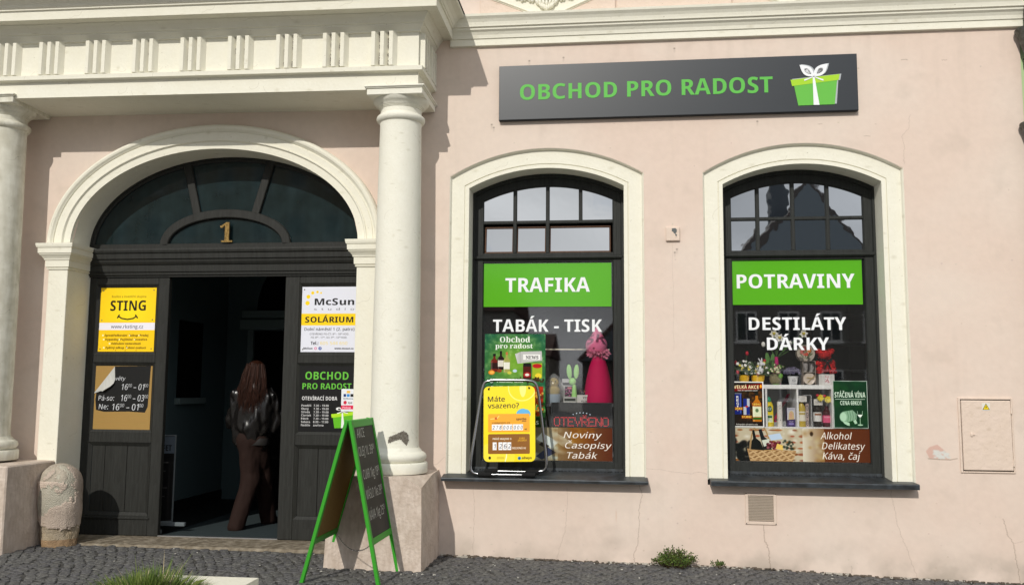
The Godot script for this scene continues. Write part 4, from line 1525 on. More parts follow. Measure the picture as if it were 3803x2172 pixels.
func square() -> void:
	# what the panes mirror: houses, a church with a gabled front, and a gap full of sky
	town_house("town_house", "tall ochre town house across the square, left of the others", -34.0, -13.5, 42.0, 16.5, 5.0, L(0.30, 0.24, 0.15), L(0.13, 0.06, 0.045))
	town_house("town_house", "grey two-storey town house across the square beside the ochre one", -13.4, -6.0, 42.0, 6.0, 2.6, L(0.28, 0.27, 0.25), L(0.10, 0.055, 0.045))
	town_house("town_house", "low cream house across the square next to the gap", -5.9, -3.9, 42.0, 3.4, 1.5, L(0.34, 0.31, 0.25), L(0.12, 0.06, 0.05))
	town_house("town_house", "low brown house with gabled front across the square before the church", -2.0, 5.6, 42.0, 3.2, 4.2, L(0.10, 0.09, 0.08), L(0.10, 0.055, 0.045), true)
	town_house("town_house", "pink town house across the square right of the church", 16.5, 30.0, 42.0, 6.5, 3.2, L(0.33, 0.24, 0.21), L(0.12, 0.06, 0.045))
	town_house("parish_church", "church with steep gabled front across the square", 5.8, 14.6, 40.0, 7.2, 5.6, L(0.20, 0.19, 0.17), L(0.07, 0.06, 0.055), true)
	var T := thing("church_tower", "slender dark church tower behind the gabled front", "tower", V3(9.6, 0, 47.0))
	var m := mb()
	m.box(V3(9.1, -0.2, 46.0), V3(10.1, 15.5, 47.0), 0.02)
	part("shaft", m, mat("tower_stone", L(0.07, 0.08, 0.09), 0.9), T)
	m = mb()
	m.lathe(V3(9.6, 0, 46.5), [V2(0.75, 15.5), V2(0.6, 15.9), V2(0.5, 16.4), V2(0.0, 19.0)], 8, false)
	part("spire", m, M["black_metal"], T)

# ---------------------------------------------------------------- signs and fittings on the facade
func gift(o: Node3D, f: Callable, z: float) -> void:
	# emblem of a wrapped present, drawn in a 460 x 400 field that f turns into wall coordinates
	var lay := func(called: String, pts: Array, z0: float, mt: Material) -> void:
		var m := mb()
		var pk := PackedVector2Array()
		for q in pts:
			pk.append(f.call(q))
		m.prism(pk, z0, z0 + 0.0012)
		part(called, m, mt, o)
	var grey: Material = M["emblem_grey"]
	lay.call("gift_shade", [V2(350, 708), V2(795, 660), V2(783, 720), V2(766, 722), V2(746, 944), V2(700, 946), V2(720, 730), V2(360, 772)], z, grey)
	lay.call("gift_box", [V2(365, 770), V2(755, 722), V2(727, 950), V2(400, 962)], z + 0.0015, M["emblem_green"])
	lay.call("gift_lid", [V2(335, 717), V2(780, 664), V2(768, 720), V2(348, 777)], z + 0.003, M["emblem_lime"])
	lay.call("ribbon", [V2(536, 690), V2(553, 690), V2(590, 957), V2(537, 957)], z + 0.0045, M["white_vinyl"])
	for s in [0, 1]:
		for q in [[grey, 12, -6, 0.003], [M["white_vinyl"], 0, 0, 0.0055]]:
			var ring := []
			var inner := []
			var tipx: float = 420.0 if s == 0 else 675.0
			var tipy: float = 575.0 if s == 0 else 566.0
			var base := V2(546, 682)
			var tip := V2(tipx, tipy)
			for k in 13:
				var u := k / 12.0
				var p := base.lerp(tip, u)
				var n := (tip - base).orthogonal().normalized()
				var wd := sin(PI * pow(u, 0.85)) * 44.0
				ring.append(p + n * wd)
			for k in range(11, 0, -1):
				var u := k / 12.0
				var p := base.lerp(tip, u)
				var n := (tip - base).orthogonal().normalized()
				ring.append(p - n * sin(PI * pow(u, 0.85)) * 44.0)
			# cut the loop's eye by a slit so that it stays one outline
			var c := base.lerp(tip, 0.42)
			var ax := (tip - base).normalized()
			var nn := ax.orthogonal()
			var hole := []
			for k in 12:
				var t := TAU * k / 12.0
				hole.append(c + ax * cos(t) * 40.0 + nn * sin(t) * 19.0 * (1.0 + 0.3 * cos(t)))
			var pts := []
			for k in ring.size():
				pts.append(ring[k])
			pts.append(ring[0])
			var start := 0
			var bd := 1e9
			for k in 12:
				if hole[k].distance_to(ring[0]) < bd:
					bd = hole[k].distance_to(ring[0])
					start = k
			for k in 13:
				pts.append(hole[(start - k + 24) % 12] + V2(0.3, 0.2) * (1.0 if k == 12 else 0.0))
			var sh := V2(q[1], q[2])
			var moved := []
			for p in pts:
				moved.append(p + sh)
			var chk := Geometry2D.triangulate_polygon(PackedVector2Array(moved))
			if chk.size() == 0:
				moved = []
				for p in ring:
					moved.append(p + sh)
			lay.call("bow_loop", moved, z + q[3] + 0.0004 * s, q[0])
		var e: float = -1.0 if s == 0 else 1.0
		var tail := []
		var back := []
		for k in 7:
			var u := k / 6.0
			var p := V2(545 + e * (8 + 78 * u), 688 + 44 * u - 12 * u * u)
			tail.append(p + V2(0, -4 - 3 * u))
			back.push_front(p + V2(0, 5 + 4 * u))
		lay.call("ribbon_tail", tail + back, z + 0.006 + 0.0004 * s, M["white_vinyl"])

func things_on_facade() -> void:
	mat("emblem_grey", L(0.42, 0.45, 0.47), 0.4)
	mat("emblem_green", L(0.14, 0.48, 0.07), 0.4)
	mat("emblem_lime", L(0.38, 0.64, 0.035), 0.4)
	# ------ name board
	var S := thing("name_board", "long dark name board with green OBCHOD PRO RADOST lettering and gift emblem", "sign", V3(0.54, 4.08, 0.03))
	var m := mb()
	m.box(V3(-1.115, 4.08, 0.008), V3(2.195, 4.617, 0.052), 0.003)
	part("tray", m, M["black_metal"], S)
	m = mb()
	m.box(V3(-1.113, 4.086, 0.052), V3(2.193, 4.615, 0.056), 0.001)
	part("face", m, M["fascia_face"], S)
	m = mb()
	write(m, "OBCHOD PRO RADOST", F_BOLD, -0.912, 1.437, 4.274, 0.150, 0.0575, 0.0015)
	part("lettering", m, M["letter_green"], S)
	var em := func(q: Vector2) -> Vector2:
		return V2(1.597 + (q.x - 335) * 0.000987, 4.387 - (q.y - 715) * 0.000993 - (q.x - 335) * 0.0000274)
	gift(S, em, 0.058)
	# ------ house number
	m = mb()
	O = V3(-3.944, 2.99, -0.28)
	m = mb()
	write(m, "1", F_SERIF, -4.012, -3.878, 2.995, 0.205, -0.286, 0.02)
	solo("house_number", m, M["brass"], "brass house number 1 fixed to the bottom of the fanlight", "house number")
	# ------ junction box with flaked paint
	var J := thing("junction_box", "small square pink junction box with flaked paint between the two windows", "junction box", V3(0.513, 2.905, 0))
	m = mb()
	m.box(V3(0.449, 2.905, -0.01), V3(0.577, 3.034, 0.026), 0.006)
	part("cover", m, M["pink_paint"], J)
	m = mb()
	m.prism(PackedVector2Array([V2(0.505, 3.02), V2(0.535, 3.024), V2(0.55, 3.01), V2(0.548, 2.985), V2(0.538, 2.975), V2(0.552, 2.96), V2(0.545, 2.945), V2(0.534, 2.955), V2(0.536, 2.968), V2(0.522, 2.975), V2(0.515, 2.99), V2(0.503, 2.993)]), 0.0255, 0.027)
	part("bare_patch", m, mat("grey_plastic", L(0.12, 0.13, 0.13), 0.6), J)
	# ------ meter cupboard
	var E := thing("meter_cupboard", "pink metal meter cupboard with yellow lightning sticker low on the wall", "meter cupboard", V3(3.18, 0.85, 0))
	m = mb()
	for b in [[2.953, 2.972, 0.845, 1.492], [3.388, 3.402, 0.845, 1.492], [2.972, 3.388, 1.476, 1.492], [2.972, 3.388, 0.845, 0.858]]:
		m.box(V3(b[0], b[2], -0.01), V3(b[1], b[3], 0.012), 0.003)
	part("frame", m, M["pink_paint"], E)
	m = mb()
	m.box(V3(2.976, 0.868, -0.01), V3(3.384, 1.468, 0.020), 0.005)
	part("door", m, M["pink_paint"], E)
	m = mb()
	m.box(V3(2.97, 0.86, -0.012), V3(3.39, 1.478, 0.003))
	part("gap", m, M["black_gap"], E)
	for y in [1.38, 0.93]:
		m = mb()
		m.lathe(V3(3.386, 0, 0.02), [V2(0, y - 0.025), V2(0.008, y - 0.025), V2(0.008, y + 0.025), V2(0, y + 0.025)], 10)
		part("hinge", m, M["pink_paint"], E)
	m = mb()
	m.ball(V3(3.052, 1.172, 0.021), V3(0.013, 0.02, 0.008))
	m.box(V3(3.058, 1.168, 0.02), V3(3.078, 1.174, 0.03), 0.002)
	part("lock", m, M["pink_paint"], E)
	var p := Paint.new(64, 64, Color(0.86, 0.85, 0.8))
	p.poly([V2(32, 4), V2(61, 58), V2(3, 58)], Color(0.05, 0.05, 0.05))
	p.poly([V2(32, 11), V2(55, 54), V2(9, 54)], Color(0.93, 0.82, 0.05))
	p.poly([V2(36, 20), V2(25, 36), V2(31, 36), V2(28, 50), V2(40, 32), V2(33, 32)], Color(0.05, 0.05, 0.05))
	m = mb()
	m.plate(3.147, 3.213, 1.382, 1.446, 0.0195, 0.0215)
	part("warning_label", m, print_mat(p, 0.5), E)
	# ------ vent grille
	var G := thing("vent_grille", "square cream vent grille with rusty slats below the right window", "vent", V3(1.254, 0.362, 0))
	m = mb()
	for b in [[1.119, 1.146, 0.362, 0.637], [1.364, 1.389, 0.362, 0.637], [1.146, 1.364, 0.613, 0.637], [1.146, 1.364, 0.362, 0.390]]:
		m.box(V3(b[0], b[2], -0.01), V3(b[1], b[3], 0.010), 0.003)
	part("frame", m, M["pink_paint"], G)
	m = mb()
	m.box(V3(1.14, 0.385, -0.012), V3(1.37, 0.62, 0.001))
	part("duct", m, M["black_gap"], G)
	var rust := mat("rusty_slat", L(0.58, 0.49, 0.40), 0.8, M["tex_mottled"], 0.5)
	for k in 16:
		m = mb()
		var y := 0.396 + k * 0.0136
		m.xf = Transform3D(Basis(V3(1, 0, 0), 0.5), V3(1.255, y + 0.004, 0.004))
		m.box(V3(-0.109, -0.0062, -0.001), V3(0.109, 0.0062, 0.001))
		part("slat", m, rust, G)
	for q in [V2(1.127, 0.629), V2(1.381, 0.629), V2(1.127, 0.37), V2(1.381, 0.37)]:
		m = mb()
		m.ball(V3(q.x, q.y, 0.010), V3(0.005, 0.005, 0.002), 8, 5)
		part("screw", m, M["black_metal"], G)
	door_signs()

func screws(o: Node3D, pts: Array, z: float) -> void:
	for q in pts:
		var m := mb()
		m.ball(V3(q.x, q.y, z), V3(0.007, 0.007, 0.003), 8, 5)
		part("screw", m, M["screw_grey"], o)

func door_signs() -> void:
	mat("screw_grey", L(0.15, 0.13, 0.1), 0.4)
	var dk := Color(0.10, 0.09, 0.05)
	# yellow estate agent's sign
	var p := Paint.new(288, 312, Color(0.98, 0.80, 0.08))
	for y in 165:
		for x in 288:
			var d := V2(x, y).distance_to(V2(150, 110)) / 190.0
			p.dot(x, y, Color(1.0, 0.90, 0.10), clampf(1.0 - d, 0, 1))
	say(p, "Realitní a investiční skupina", 58, 48, 11, Color(0.45, 0.35, 0.05), 178, F_REG)
	say(p, "STING", 53, 112, 49, dk, 184)
	p.line([V2(97, 139), V2(115, 150), V2(145, 155), V2(175, 150), V2(190, 139)], 3.0, dk)
	p.line([V2(93, 147), V2(101, 134)], 3.2, dk)
	p.line([V2(196, 147), V2(186, 134)], 3.2, dk)
	p.rect(0, 171, 288, 207, Color(0.93, 0.92, 0.95))
	say(p, "www.rksting.cz", 62, 198, 16, Color(0.25, 0.25, 0.28), 166, F_REG)
	var rows := ["Zprostředkování  Nákup  Prodej", "Hypotéky  Pojištění  Investice", "Oddlužení nemovitosti", "Zpětný odkup  Řešení exekucí"]
	var ww := [226, 216, 152, 210]
	for k in 4:
		say(p, rows[k], 144, 238 + k * 20, 10.5, Color(0.28, 0.20, 0.02), ww[k], F_BOLD, 0.0, true)
		p.oval(144 - ww[k] / 2.0 - 9, 233 + k * 20, 4.5, 4.5, Color(1, 0.96, 0.75))
	for q in [V2(160, 233), V2(209, 233), V2(108, 253), V2(187, 253), V2(150, 293)]:
		p.oval(q.x, q.y, 3.5, 3.5, Color(1, 0.96, 0.75))
	for x in [92, 142, 198]:
		p.oval(x, 306, 3, 3, Color(0.72, 0.58, 0.12))
	var o := thing("agency_sign", "yellow STING estate agency sign on the left door leaf", "sign", V3(-5.01, 1.888, -0.358))
	var m := mb()
	m.plate(-5.315, -4.708, 1.888, 2.545, -0.359, -0.351)
	part("panel", m, print_mat(p, 0.35, 0.3), o)
	screws(o, [V2(-5.287, 2.515), V2(-4.736, 2.52), V2(-5.29, 2.21), V2(-4.738, 2.215), V2(-5.293, 1.915), V2(-4.735, 1.918)], -0.351)
	# handwritten hours on black film that peels off a gold board
	p = Paint.new(280, 288, Color(0.63, 0.50, 0.27))
	for k in 500:
		p.oval(rnd(0, 280), rnd(0, 288), rnd(6, 30), rnd(1, 3), Color(rnd(0.58, 0.68), rnd(0.46, 0.54), rnd(0.23, 0.3)), 0.25, 0.9)
	p.poly([V2(100, 2), V2(272, 0), V2(266, 180), V2(254, 206), V2(180, 202), V2(60, 204), V2(22, 196), V2(16, 150), V2(20, 112), V2(60, 110), V2(98, 70)], Color(0.03, 0.03, 0.03))
	var wh := Color(0.86, 0.87, 0.88)
	say(p, "věty", 104, 64, 17, wh, 48, F_REG, 0.25)
	hours(p, "16|00| – 01|00", 136, 106, 26, wh, 128, F_REG, 0.12)
	say(p, "Pá-so:", 30, 154, 22, wh, 74, F_REG, 0.1)
	hours(p, "16|00| – 03|00", 136, 156, 28, wh, 130, F_REG, 0.1)
	say(p, "Ne:", 34, 192, 22, wh, 44, F_REG, 0.1)
	hours(p, "16|00| – 01|00", 96, 196, 28, wh, 150, F_REG, 0.1)
	o = thing("hours_board", "gold board with peeling black film and handwritten hours on the left door leaf", "sign", V3(-5.03, 1.084, -0.358))
	m = mb()
	m.plate(-5.35, -4.711, 1.084, 1.742, -0.359, -0.354)
	part("board", m, print_mat(p, 0.55), o)
	m = mb()
	# curled back corner of the film
	var cv := []
	for k in 9:
		var u := k / 8.0
		cv.append([V3(lerpf(-5.335, -5.12, u), lerpf(1.46, 1.735, u), -0.353), V3(lerpf(-5.27, -5.115, u) + 0.02 * sin(u * 9), lerpf(1.50, 1.60, u) - 0.06 * sin(PI * u), -0.353 + 0.035 * sin(PI * (0.15 + 0.8 * u)))])
	for k in 8:
		m.quad(cv[k][0], cv[k][1], cv[k + 1][1], cv[k + 1][0])
	part("curled_film", m, mat("film_back", L(0.50, 0.50, 0.47), 0.4), o)
	# tanning studio
	p = Paint.new(272, 288, Color(0.88, 0.89, 0.93))
	var ye := Color(0.98, 0.82, 0.05)
	for q in [[28, 72, 9.5], [31, 44, 8.5], [50, 27, 7], [71, 23, 5.5], [87, 27, 4]]:
		p.oval(q[0], q[1], q[2], q[2], ye)
	var ink := Color(0.08, 0.08, 0.10)
	say(p, "McSun", 60, 81, 29, ink, 176)
	say(p, "s  t  u  d  i  o", 58, 104, 10, Color(0.45, 0.45, 0.47), 178, F_REG)
	p.rect(0, 119, 272, 171, ye)
	say(p, "SOLÁRIUM", 20, 158, 25, ink, 214)
	say(p, "Dolní náměstí 1 (2. patro)", 18, 194, 13, ink, 222, F_REG)
	hours(p, "OTEVŘENO PO-ČT: 8|00| - 18|00| HOD.", 42, 213, 8, Color(0.3, 0.3, 0.32), 176)
	hours(p, "PÁ: 8|00| - 17|00|, SO: 9|00| - 12|00| HOD.", 48, 228, 8, Color(0.3, 0.3, 0.32), 162)
	say(p, "Tel.:", 48, 256, 14, ink, 34)
	say(p, "605 544 650", 90, 256, 14, Color(0.93, 0.82, 0.42), 120, F_REG)
	say(p, "McSun", 16, 276, 8, ink, 40)
	p.oval(70, 272, 6, 6, Color(0.85, 0.45, 0.6))
	p.oval(70, 272, 3, 3, Color(0.9, 0.9, 0.94))
	p.oval(90, 272, 7, 7, Color(0.12, 0.25, 0.6))
	say(p, "f", 88, 277, 9, Color.WHITE)
	say(p, "www.mcsun.cz", 154, 276, 8, ink, 84)
	o = thing("studio_sign", "white and yellow SOLÁRIUM studio sign on the right door leaf", "sign", V3(-2.84, 1.89, -0.358))
	m = mb()
	m.plate(-3.160, -2.528, 1.889, 2.543, -0.359, -0.351)
	part("panel", m, print_mat(p, 0.35, 0.3), o)
	screws(o, [V2(-3.13, 2.515), V2(-3.13, 1.915), V2(-2.556, 2.516)], -0.351)
	# opening hours
	p = Paint.new(288, 288, Color(0.035, 0.035, 0.04))
	var gr := Color(0.40, 0.75, 0.24)
	say(p, "OBCHOD", 38, 62, 34, gr, 196)
	say(p, "PRO RADOST", 26, 104, 26, gr, 222)
	say(p, "OTEVÍRACÍ DOBA", 26, 152, 16, Color(0.92, 0.92, 0.92), 160)
	var days := ["Pondělí", "Úterý", "Středa", "Čtvrtek", "Pátek", "Sobota", "Neděle"]
	for k in 7:
		say(p, days[k], 25, 180 + k * 14.2, 9, Color(0.9, 0.9, 0.9))
		say(p, "7.30 – 19.00" if k < 5 else ("8.00 – 17.00" if k == 5 else "zavřeno"), 80, 180 + k * 14.2, 9, Color(0.9, 0.9, 0.9))
	p.poly([V2(168, 226), V2(262, 214), V2(256, 270), V2(176, 273)], Color(0.38, 0.72, 0.12))
	p.poly([V2(160, 212), V2(268, 199), V2(265, 214), V2(163, 228)], Color(0.70, 0.88, 0.14))
	p.poly([V2(208, 205), V2(213, 205), V2(222, 271), V2(206, 272)], Color(0.93, 0.94, 0.93))
	p.oval(194, 189, 13, 7, Color(0.93, 0.94, 0.93))
	p.oval(222, 188, 13, 7, Color(0.93, 0.94, 0.93))
	p.oval(196, 190, 6, 3, Color(0.05, 0.05, 0.05))
	p.oval(220, 189, 6, 3, Color(0.05, 0.05, 0.05))
	p.line([V2(210, 200), V2(196, 206), V2(188, 208)], 2.0, Color(0.93, 0.94, 0.93))
	p.line([V2(210, 200), V2(224, 205), V2(234, 207)], 2.0, Color(0.93, 0.94, 0.93))
	o = thing("opening_hours_board", "black opening hours board with green heading on the right door leaf", "sign", V3(-2.85, 1.105, -0.358))
	m = mb()
	m.plate(-3.180, -2.528, 1.105, 1.756, -0.359, -0.352)
	part("panel", m, print_mat(p, 0.4, 0.2), o)
	p = Paint.new(96, 112, Color(0.90, 0.91, 0.93))
	p.rect(28, 9, 46, 21, Color(0.93, 0.72, 0.25))
	p.rect(12, 25, 25, 39, Color(0.08, 0.2, 0.45))
	p.rect(29, 25, 44, 39, Color(0.2, 0.55, 0.85))
	p.rect(48, 25, 64, 39, Color(0.1, 0.1, 0.1))
	say(p, "Balíkovna", 12, 51, 6, Color(0.2, 0.25, 0.35), 50)
	p.poly([V2(13, 63), V2(21, 58), V2(29, 63), V2(29, 73), V2(21, 78), V2(13, 73)], Color(0.80, 0.10, 0.22))
	say(p, "dpd", 36, 73, 9, Color(0.35, 0.33, 0.33))
	p.rect(0, 82, 96, 101, Color(0.86, 0.12, 0.30))
	say(p, "Pickup", 8, 97, 10, Color(0.97, 0.9, 0.92))
	O = V3(-2.62, 1.3, -0.352)
	m = mb()
	m.plate(-2.718, -2.532, 1.305, 1.525, -0.3525, -0.3495)
	solo("parcel_sticker", m, print_mat(p, 0.4), "white parcel pickup sticker on the edge of the black hours board", "sticker")

# ---------------------------------------------------------------- lettering and posters on the two shop windows
const GZ := -0.3088   # outer face of the glass

func scatter(p: Paint, n: int, x0: float, y0: float, x1: float, y1: float, r0: float, r1: float, cols: Array, a := 0.6, soft := 0.9) -> void:
	for k in n:
		var r := rnd(r0, r1)
		p.oval(rnd(x0, x1), rnd(y0, y1), r, r * rnd(0.5, 1.2), cols[rng.randi() % cols.size()], a, soft)

func bottle(p: Paint, x: float, y: float, w: float, h: float, c: Color, lab: Color, cap: Color) -> void:
	p.rect(x - w / 2, y - h * 0.62, x + w / 2, y, c)
	p.poly([V2(x - w / 2, y - h * 0.6), V2(x - w * 0.16, y - h * 0.74), V2(x - w * 0.16, y - h), V2(x + w * 0.16, y - h), V2(x + w * 0.16, y - h * 0.74), V2(x + w / 2, y - h * 0.6)], c)
	p.rect(x - w * 0.18, y - h, x + w * 0.18, y - h * 0.86, cap)
	p.rect(x - w / 2 + 1, y - h * 0.5, x + w / 2 - 1, y - h * 0.16, lab)
	p.line([V2(x - w * 0.36, y - h * 0.58), V2(x - w * 0.36, y - 3)], w * 0.05, Color(1, 1, 1), 0.35)

func sheet(called: String, label: String, cat: String, x0: float, x1: float, y0: float, y1: float, p: Paint, z := GZ, rough := 0.25, coat := 0.15) -> void:
	O = V3((x0 + x1) / 2, y0, z)
	var m := mb()
	m.plate(x0, x1, y0, y1, z - 0.0005, z + 0.0008)
	solo(called, m, print_mat(p, rough, coat), label, cat)

func window_signs() -> void:
	var sg := mat("sign_green", L(0.10, 0.41, 0.016), 0.1)
	sg.metallic_specular = 0.5
	# green fields with white words
	for b in [["TRAFIKA", "green TRAFIKA panel across the top of the left shop window", -1.297, -0.055, 2.330, 2.754, -1.084, -0.263, 2.474, 0.137], ["POTRAVINY", "green POTRAVINY panel across the top of the right shop window", 1.044, 2.268, 2.341, 2.764, 1.124, 2.201, 2.497, 0.131]]:
		var S := thing("window_panel", b[1], "sign", V3((b[2] + b[3]) / 2, b[4], GZ))
		var m := mb()
		m.box(V3(b[2], b[4], GZ), V3(b[3], b[5], GZ + 0.0025), 0.0005)
		part("field", m, sg, S)
		m = mb()
		write(m, b[0], F_BOLD, b[6], b[7], b[8], b[9], GZ + 0.003, 0.001)
		part("lettering", m, M["white_vinyl"], S)
	for b in [["TABÁK - TISK", "white TABÁK - TISK lettering on the left window glass", -1.203, -0.147, 2.088, 0.118], ["DESTILÁTY", "white DESTILÁTY lettering on the right window glass", 1.228, 2.113, 2.104, 0.118], ["DÁRKY", "white DÁRKY lettering below DESTILÁTY on the right window glass", 1.390, 1.954, 1.917, 0.116]]:
		O = V3((b[2] + b[3]) / 2, b[4], GZ)
		var m := mb()
		write(m, b[0], F_BOLD, b[2], b[3], b[4], b[5], GZ, 0.001)
		solo("window_lettering", m, M["white_vinyl"], b[1], "lettering")
	# large green poster of the shop
	var p := Paint.new(224, 336, Color(0.10, 0.38, 0.18))
	var g := FastNoiseLite.new()
	g.seed = 3
	g.frequency = 0.03
	for y in 336:
		for x in 224:
			var n := g.get_noise_2d(x, y) * 0.5 + 0.5
			var c := Color(0.07, 0.33, 0.22).lerp(Color(0.42, 0.62, 0.16), clampf(1.2 - V2(x - 110, y - 105).length() / 110.0, 0, 1))
			if y > 190:
				c = c.lerp(Color(0.13, 0.42, 0.16), clampf((y - 190) / 60.0, 0, 1))
			p.dot(x, y, c.lerp(Color(0.75, 0.85, 0.55), 0.28 * n * n * n * 3.0), 1.0)
	say(p, "Obchod", 112, 30, 20, Color(0.95, 0.96, 0.94), 112, F_SERIF, 0.0, true)
	say(p, "pro radost", 108, 52, 17, Color(0.95, 0.96, 0.94), 138, F_SERIF, 0.0, true)
	bottle(p, 36, 138, 26, 66, Color(0.42, 0.10, 0.04), Color(0.16, 0.05, 0.03), Color(0.06, 0.05, 0.05))
	bottle(p, 60, 130, 24, 68, Color(0.12, 0.04, 0.05), Color(0.85, 0.83, 0.78), Color(0.05, 0.04, 0.04))
	bottle(p, 82, 140, 24, 74, Color(0.62, 0.62, 0.32), Color(0.90, 0.90, 0.84), Color(0.75, 0.45, 0.25))
	for q in [[26, 140, 12, Color(0.90, 0.52, 0.12)], [27, 140, 8, Color(0.96, 0.72, 0.32)], [55, 134, 9, Color(0.55, 0.25, 0.10)], [92, 141, 8, Color(0.78, 0.78, 0.30)], [112, 134, 8, Color(0.75, 0.84, 0.90)]]:
		p.oval(q[0], q[1], q[2], q[2] * 0.7, q[3])
	for k in 5:
		p.poly([V2(112 + k * 5, 72 - k * 2), V2(210, 62 - k * 2 + 8), V2(212, 96), V2(122 + k * 3, 108 - k)], Color(0.86 - k * 0.03, 0.86 - k * 0.03, 0.85 - k * 0.03))
		p.line([V2(112 + k * 5, 72 - k * 2), V2(122 + k * 3, 108 - k)], 0.6, Color(0.4, 0.4, 0.4), 0.6)
	p.rect(142, 74, 205, 94, Color(0.93, 0.93, 0.92))
	say(p, "NEWS", 152, 91, 12, Color(0.2, 0.2, 0.2), 46, F_SERIF)
	p.rect(142, 112, 172, 165, Color(0.30, 0.07, 0.04))
	p.rect(143, 106, 171, 118, Color(0.07, 0.06, 0.06))
	p.oval(157, 148, 14, 10, Color(0.65, 0.08, 0.08))
	p.oval(157, 148, 8, 5, Color(0.92, 0.9, 0.86))
	p.rect(176, 106, 212, 160, Color(0.62, 0.70, 0.15))
	p.oval(194, 116, 17, 8, Color(0.72, 0.10, 0.10))
	p.oval(198, 152, 12, 10, Color(0.93, 0.82, 0.20))
	scatter(p, 60, 120, 158, 220, 174, 2, 4, [Color(0.18, 0.09, 0.04), Color(0.28, 0.14, 0.06)], 0.9, 0.0)
	for k in 4:
		p.oval(26, 170 + k * 27, 8, 8, Color(0.9, 0.92, 0.9))
		p.oval(26, 170 + k * 27, 6, 6, Color(0.10, 0.38, 0.16))
		p.line([V2(22, 170 + k * 27), V2(26, 174 + k * 27), V2(32, 164 + k * 27)], 1.2, Color(0.93, 0.95, 0.93))
		say(p, ["Tabák, tisk", "Alkoholy", "Dárky", "Potraviny"][k], 42, 176 + k * 27, 13, Color(0.94, 0.95, 0.93), -1.0, F_SERIF)
	p.rect(166, 190, 216, 250, Color(0.62, 0.16, 0.08))
	scatter(p, 90, 150, 190, 218, 290, 4, 9, [Color(0.70, 0.20, 0.08), Color(0.80, 0.42, 0.10), Color(0.35, 0.16, 0.06), Color(0.80, 0.66, 0.30)], 0.9, 0.2)
	p.rect(0, 300, 224, 336, Color(0.06, 0.22, 0.10))
	say(p, "OBCHOD PRO VÁS", 110, 326, 13, Color(0.85, 0.9, 0.85), 180, F_BOLD, 0.0, true)
	sheet("shop_poster", "tall green shop poster with bottles and newspaper in the left window", "poster", -1.281, -0.690, 1.175, 2.066, p)
	# newspapers banner
	p = Paint.new(512, 250, Color(0.30, 0.22, 0.15))
	p.rect(330, 0, 512, 250, Color(0.36, 0.17, 0.05))
	p.fade(230, 0, 512, 250, Color(0.50, 0.40, 0.26), Color(0.34, 0.14, 0.04), true)
	p.fade(300, 0, 420, 120, Color(0.58, 0.40, 0.12), Color(0.42, 0.20, 0.04), true)
	p.fade(0, 0, 232, 250, Color(0.25, 0.25, 0.24), Color(0.62, 0.58, 0.46), true)
	scatter(p, 22, 0, 0, 240, 250, 16, 46, [Color(0.72, 0.78, 0.76), Color(0.82, 0.86, 0.84), Color(0.62, 0.66, 0.64)], 0.8)
	p.poly([V2(150, 40), V2(235, 110), V2(205, 160), V2(120, 90)], Color(0.80, 0.84, 0.83))
	p.poly([V2(180, 150), V2(225, 190), V2(150, 245), V2(120, 220)], Color(0.10, 0.14, 0.28), 0.85)
	p.poly([V2(150, 110), V2(190, 140), V2(170, 160), V2(135, 132)], Color(0.12, 0.10, 0.10), 0.8)
	p.poly([V2(205, 20), V2(290, 100), V2(262, 150), V2(190, 70)], Color(0.75, 0.72, 0.62), 0.6)
	p.rect(0, 170, 60, 250, Color(0.14, 0.13, 0.11))
	scatter(p, 16, 200, 0, 330, 250, 20, 50, [Color(0.62, 0.52, 0.32), Color(0.78, 0.74, 0.62), Color(0.45, 0.30, 0.12)], 0.55)
	scatter(p, 14, 300, 0, 420, 60, 12, 40, [Color(0.60, 0.40, 0.12), Color(0.46, 0.26, 0.06)], 0.5)
	for k in 3:
		say(p, ["Noviny", "Časopisy", "Tabák"][k], [262, 266, 272][k], [78, 156, 232][k], 46, Color(0.95, 0.93, 0.90), [190, 236, 158][k], F_REG, 0.2)
	sheet("newspaper_banner", "brown banner reading Noviny Časopisy Tabák at the foot of the left window", "banner", -1.0, -0.053, 0.866, 1.176, p)
	# special offers
	p = Paint.new(200, 288, Color(0.88, 0.88, 0.86))
	p.rect(7, 7, 193, 281, Color(0.10, 0.06, 0.03))
	for k in 160:
		var q := V2(rnd(7, 193), rnd(60, 250))
		var near := clampf(1.0 - absf(q.x - 145) / 120.0, 0.1, 1.0)
		p.oval(q.x, q.y, rnd(6, 20), rnd(6, 18), Color(0.62, 0.25, 0.05).lerp(Color(0.75, 0.60, 0.10), rng.randf()), 0.22 * near, 0.9)
	p.rect(0, 0, 7, 288, Color(0.88, 0.88, 0.86))
	p.rect(193, 0, 200, 288, Color(0.88, 0.88, 0.86))
	p.poly([V2(7, 30), V2(193, 10), V2(193, 46), V2(7, 64)], Color(0.45, 0.05, 0.04))
	say(p, "VELKÁ AKCE", 20, 45, 21, Color(0.96, 0.93, 0.72), 152)
	say(p, "Platí do vyprodání zásob!", 44, 60, 8, Color(0.93, 0.93, 0.9), 120)
	p.oval(184, 30, 7, 11, Color(0.95, 0.62, 0.10))
	p.rect(20, 72, 66, 208, Color(0.05, 0.12, 0.42))
	p.rect(20, 72, 66, 80, Color(0.35, 0.38, 0.45))
	p.rect(56, 78, 62, 200, Color(0.25, 0.35, 0.65))
	for k in 5:
		say(p, "REGIT"[k], 34, 178 - (4 - k) * 20 + 8, 15, Color(0.94, 0.92, 0.88), 15)
	p.rect(76, 108, 114, 210, Color(0.70, 0.72, 0.76))
	p.poly([V2(76, 108), V2(98, 108), V2(98, 158), V2(76, 160)], Color(0.08, 0.15, 0.48))
	p.poly([V2(94, 162), V2(114, 158), V2(114, 208), V2(94, 210)], Color(0.08, 0.15, 0.48))
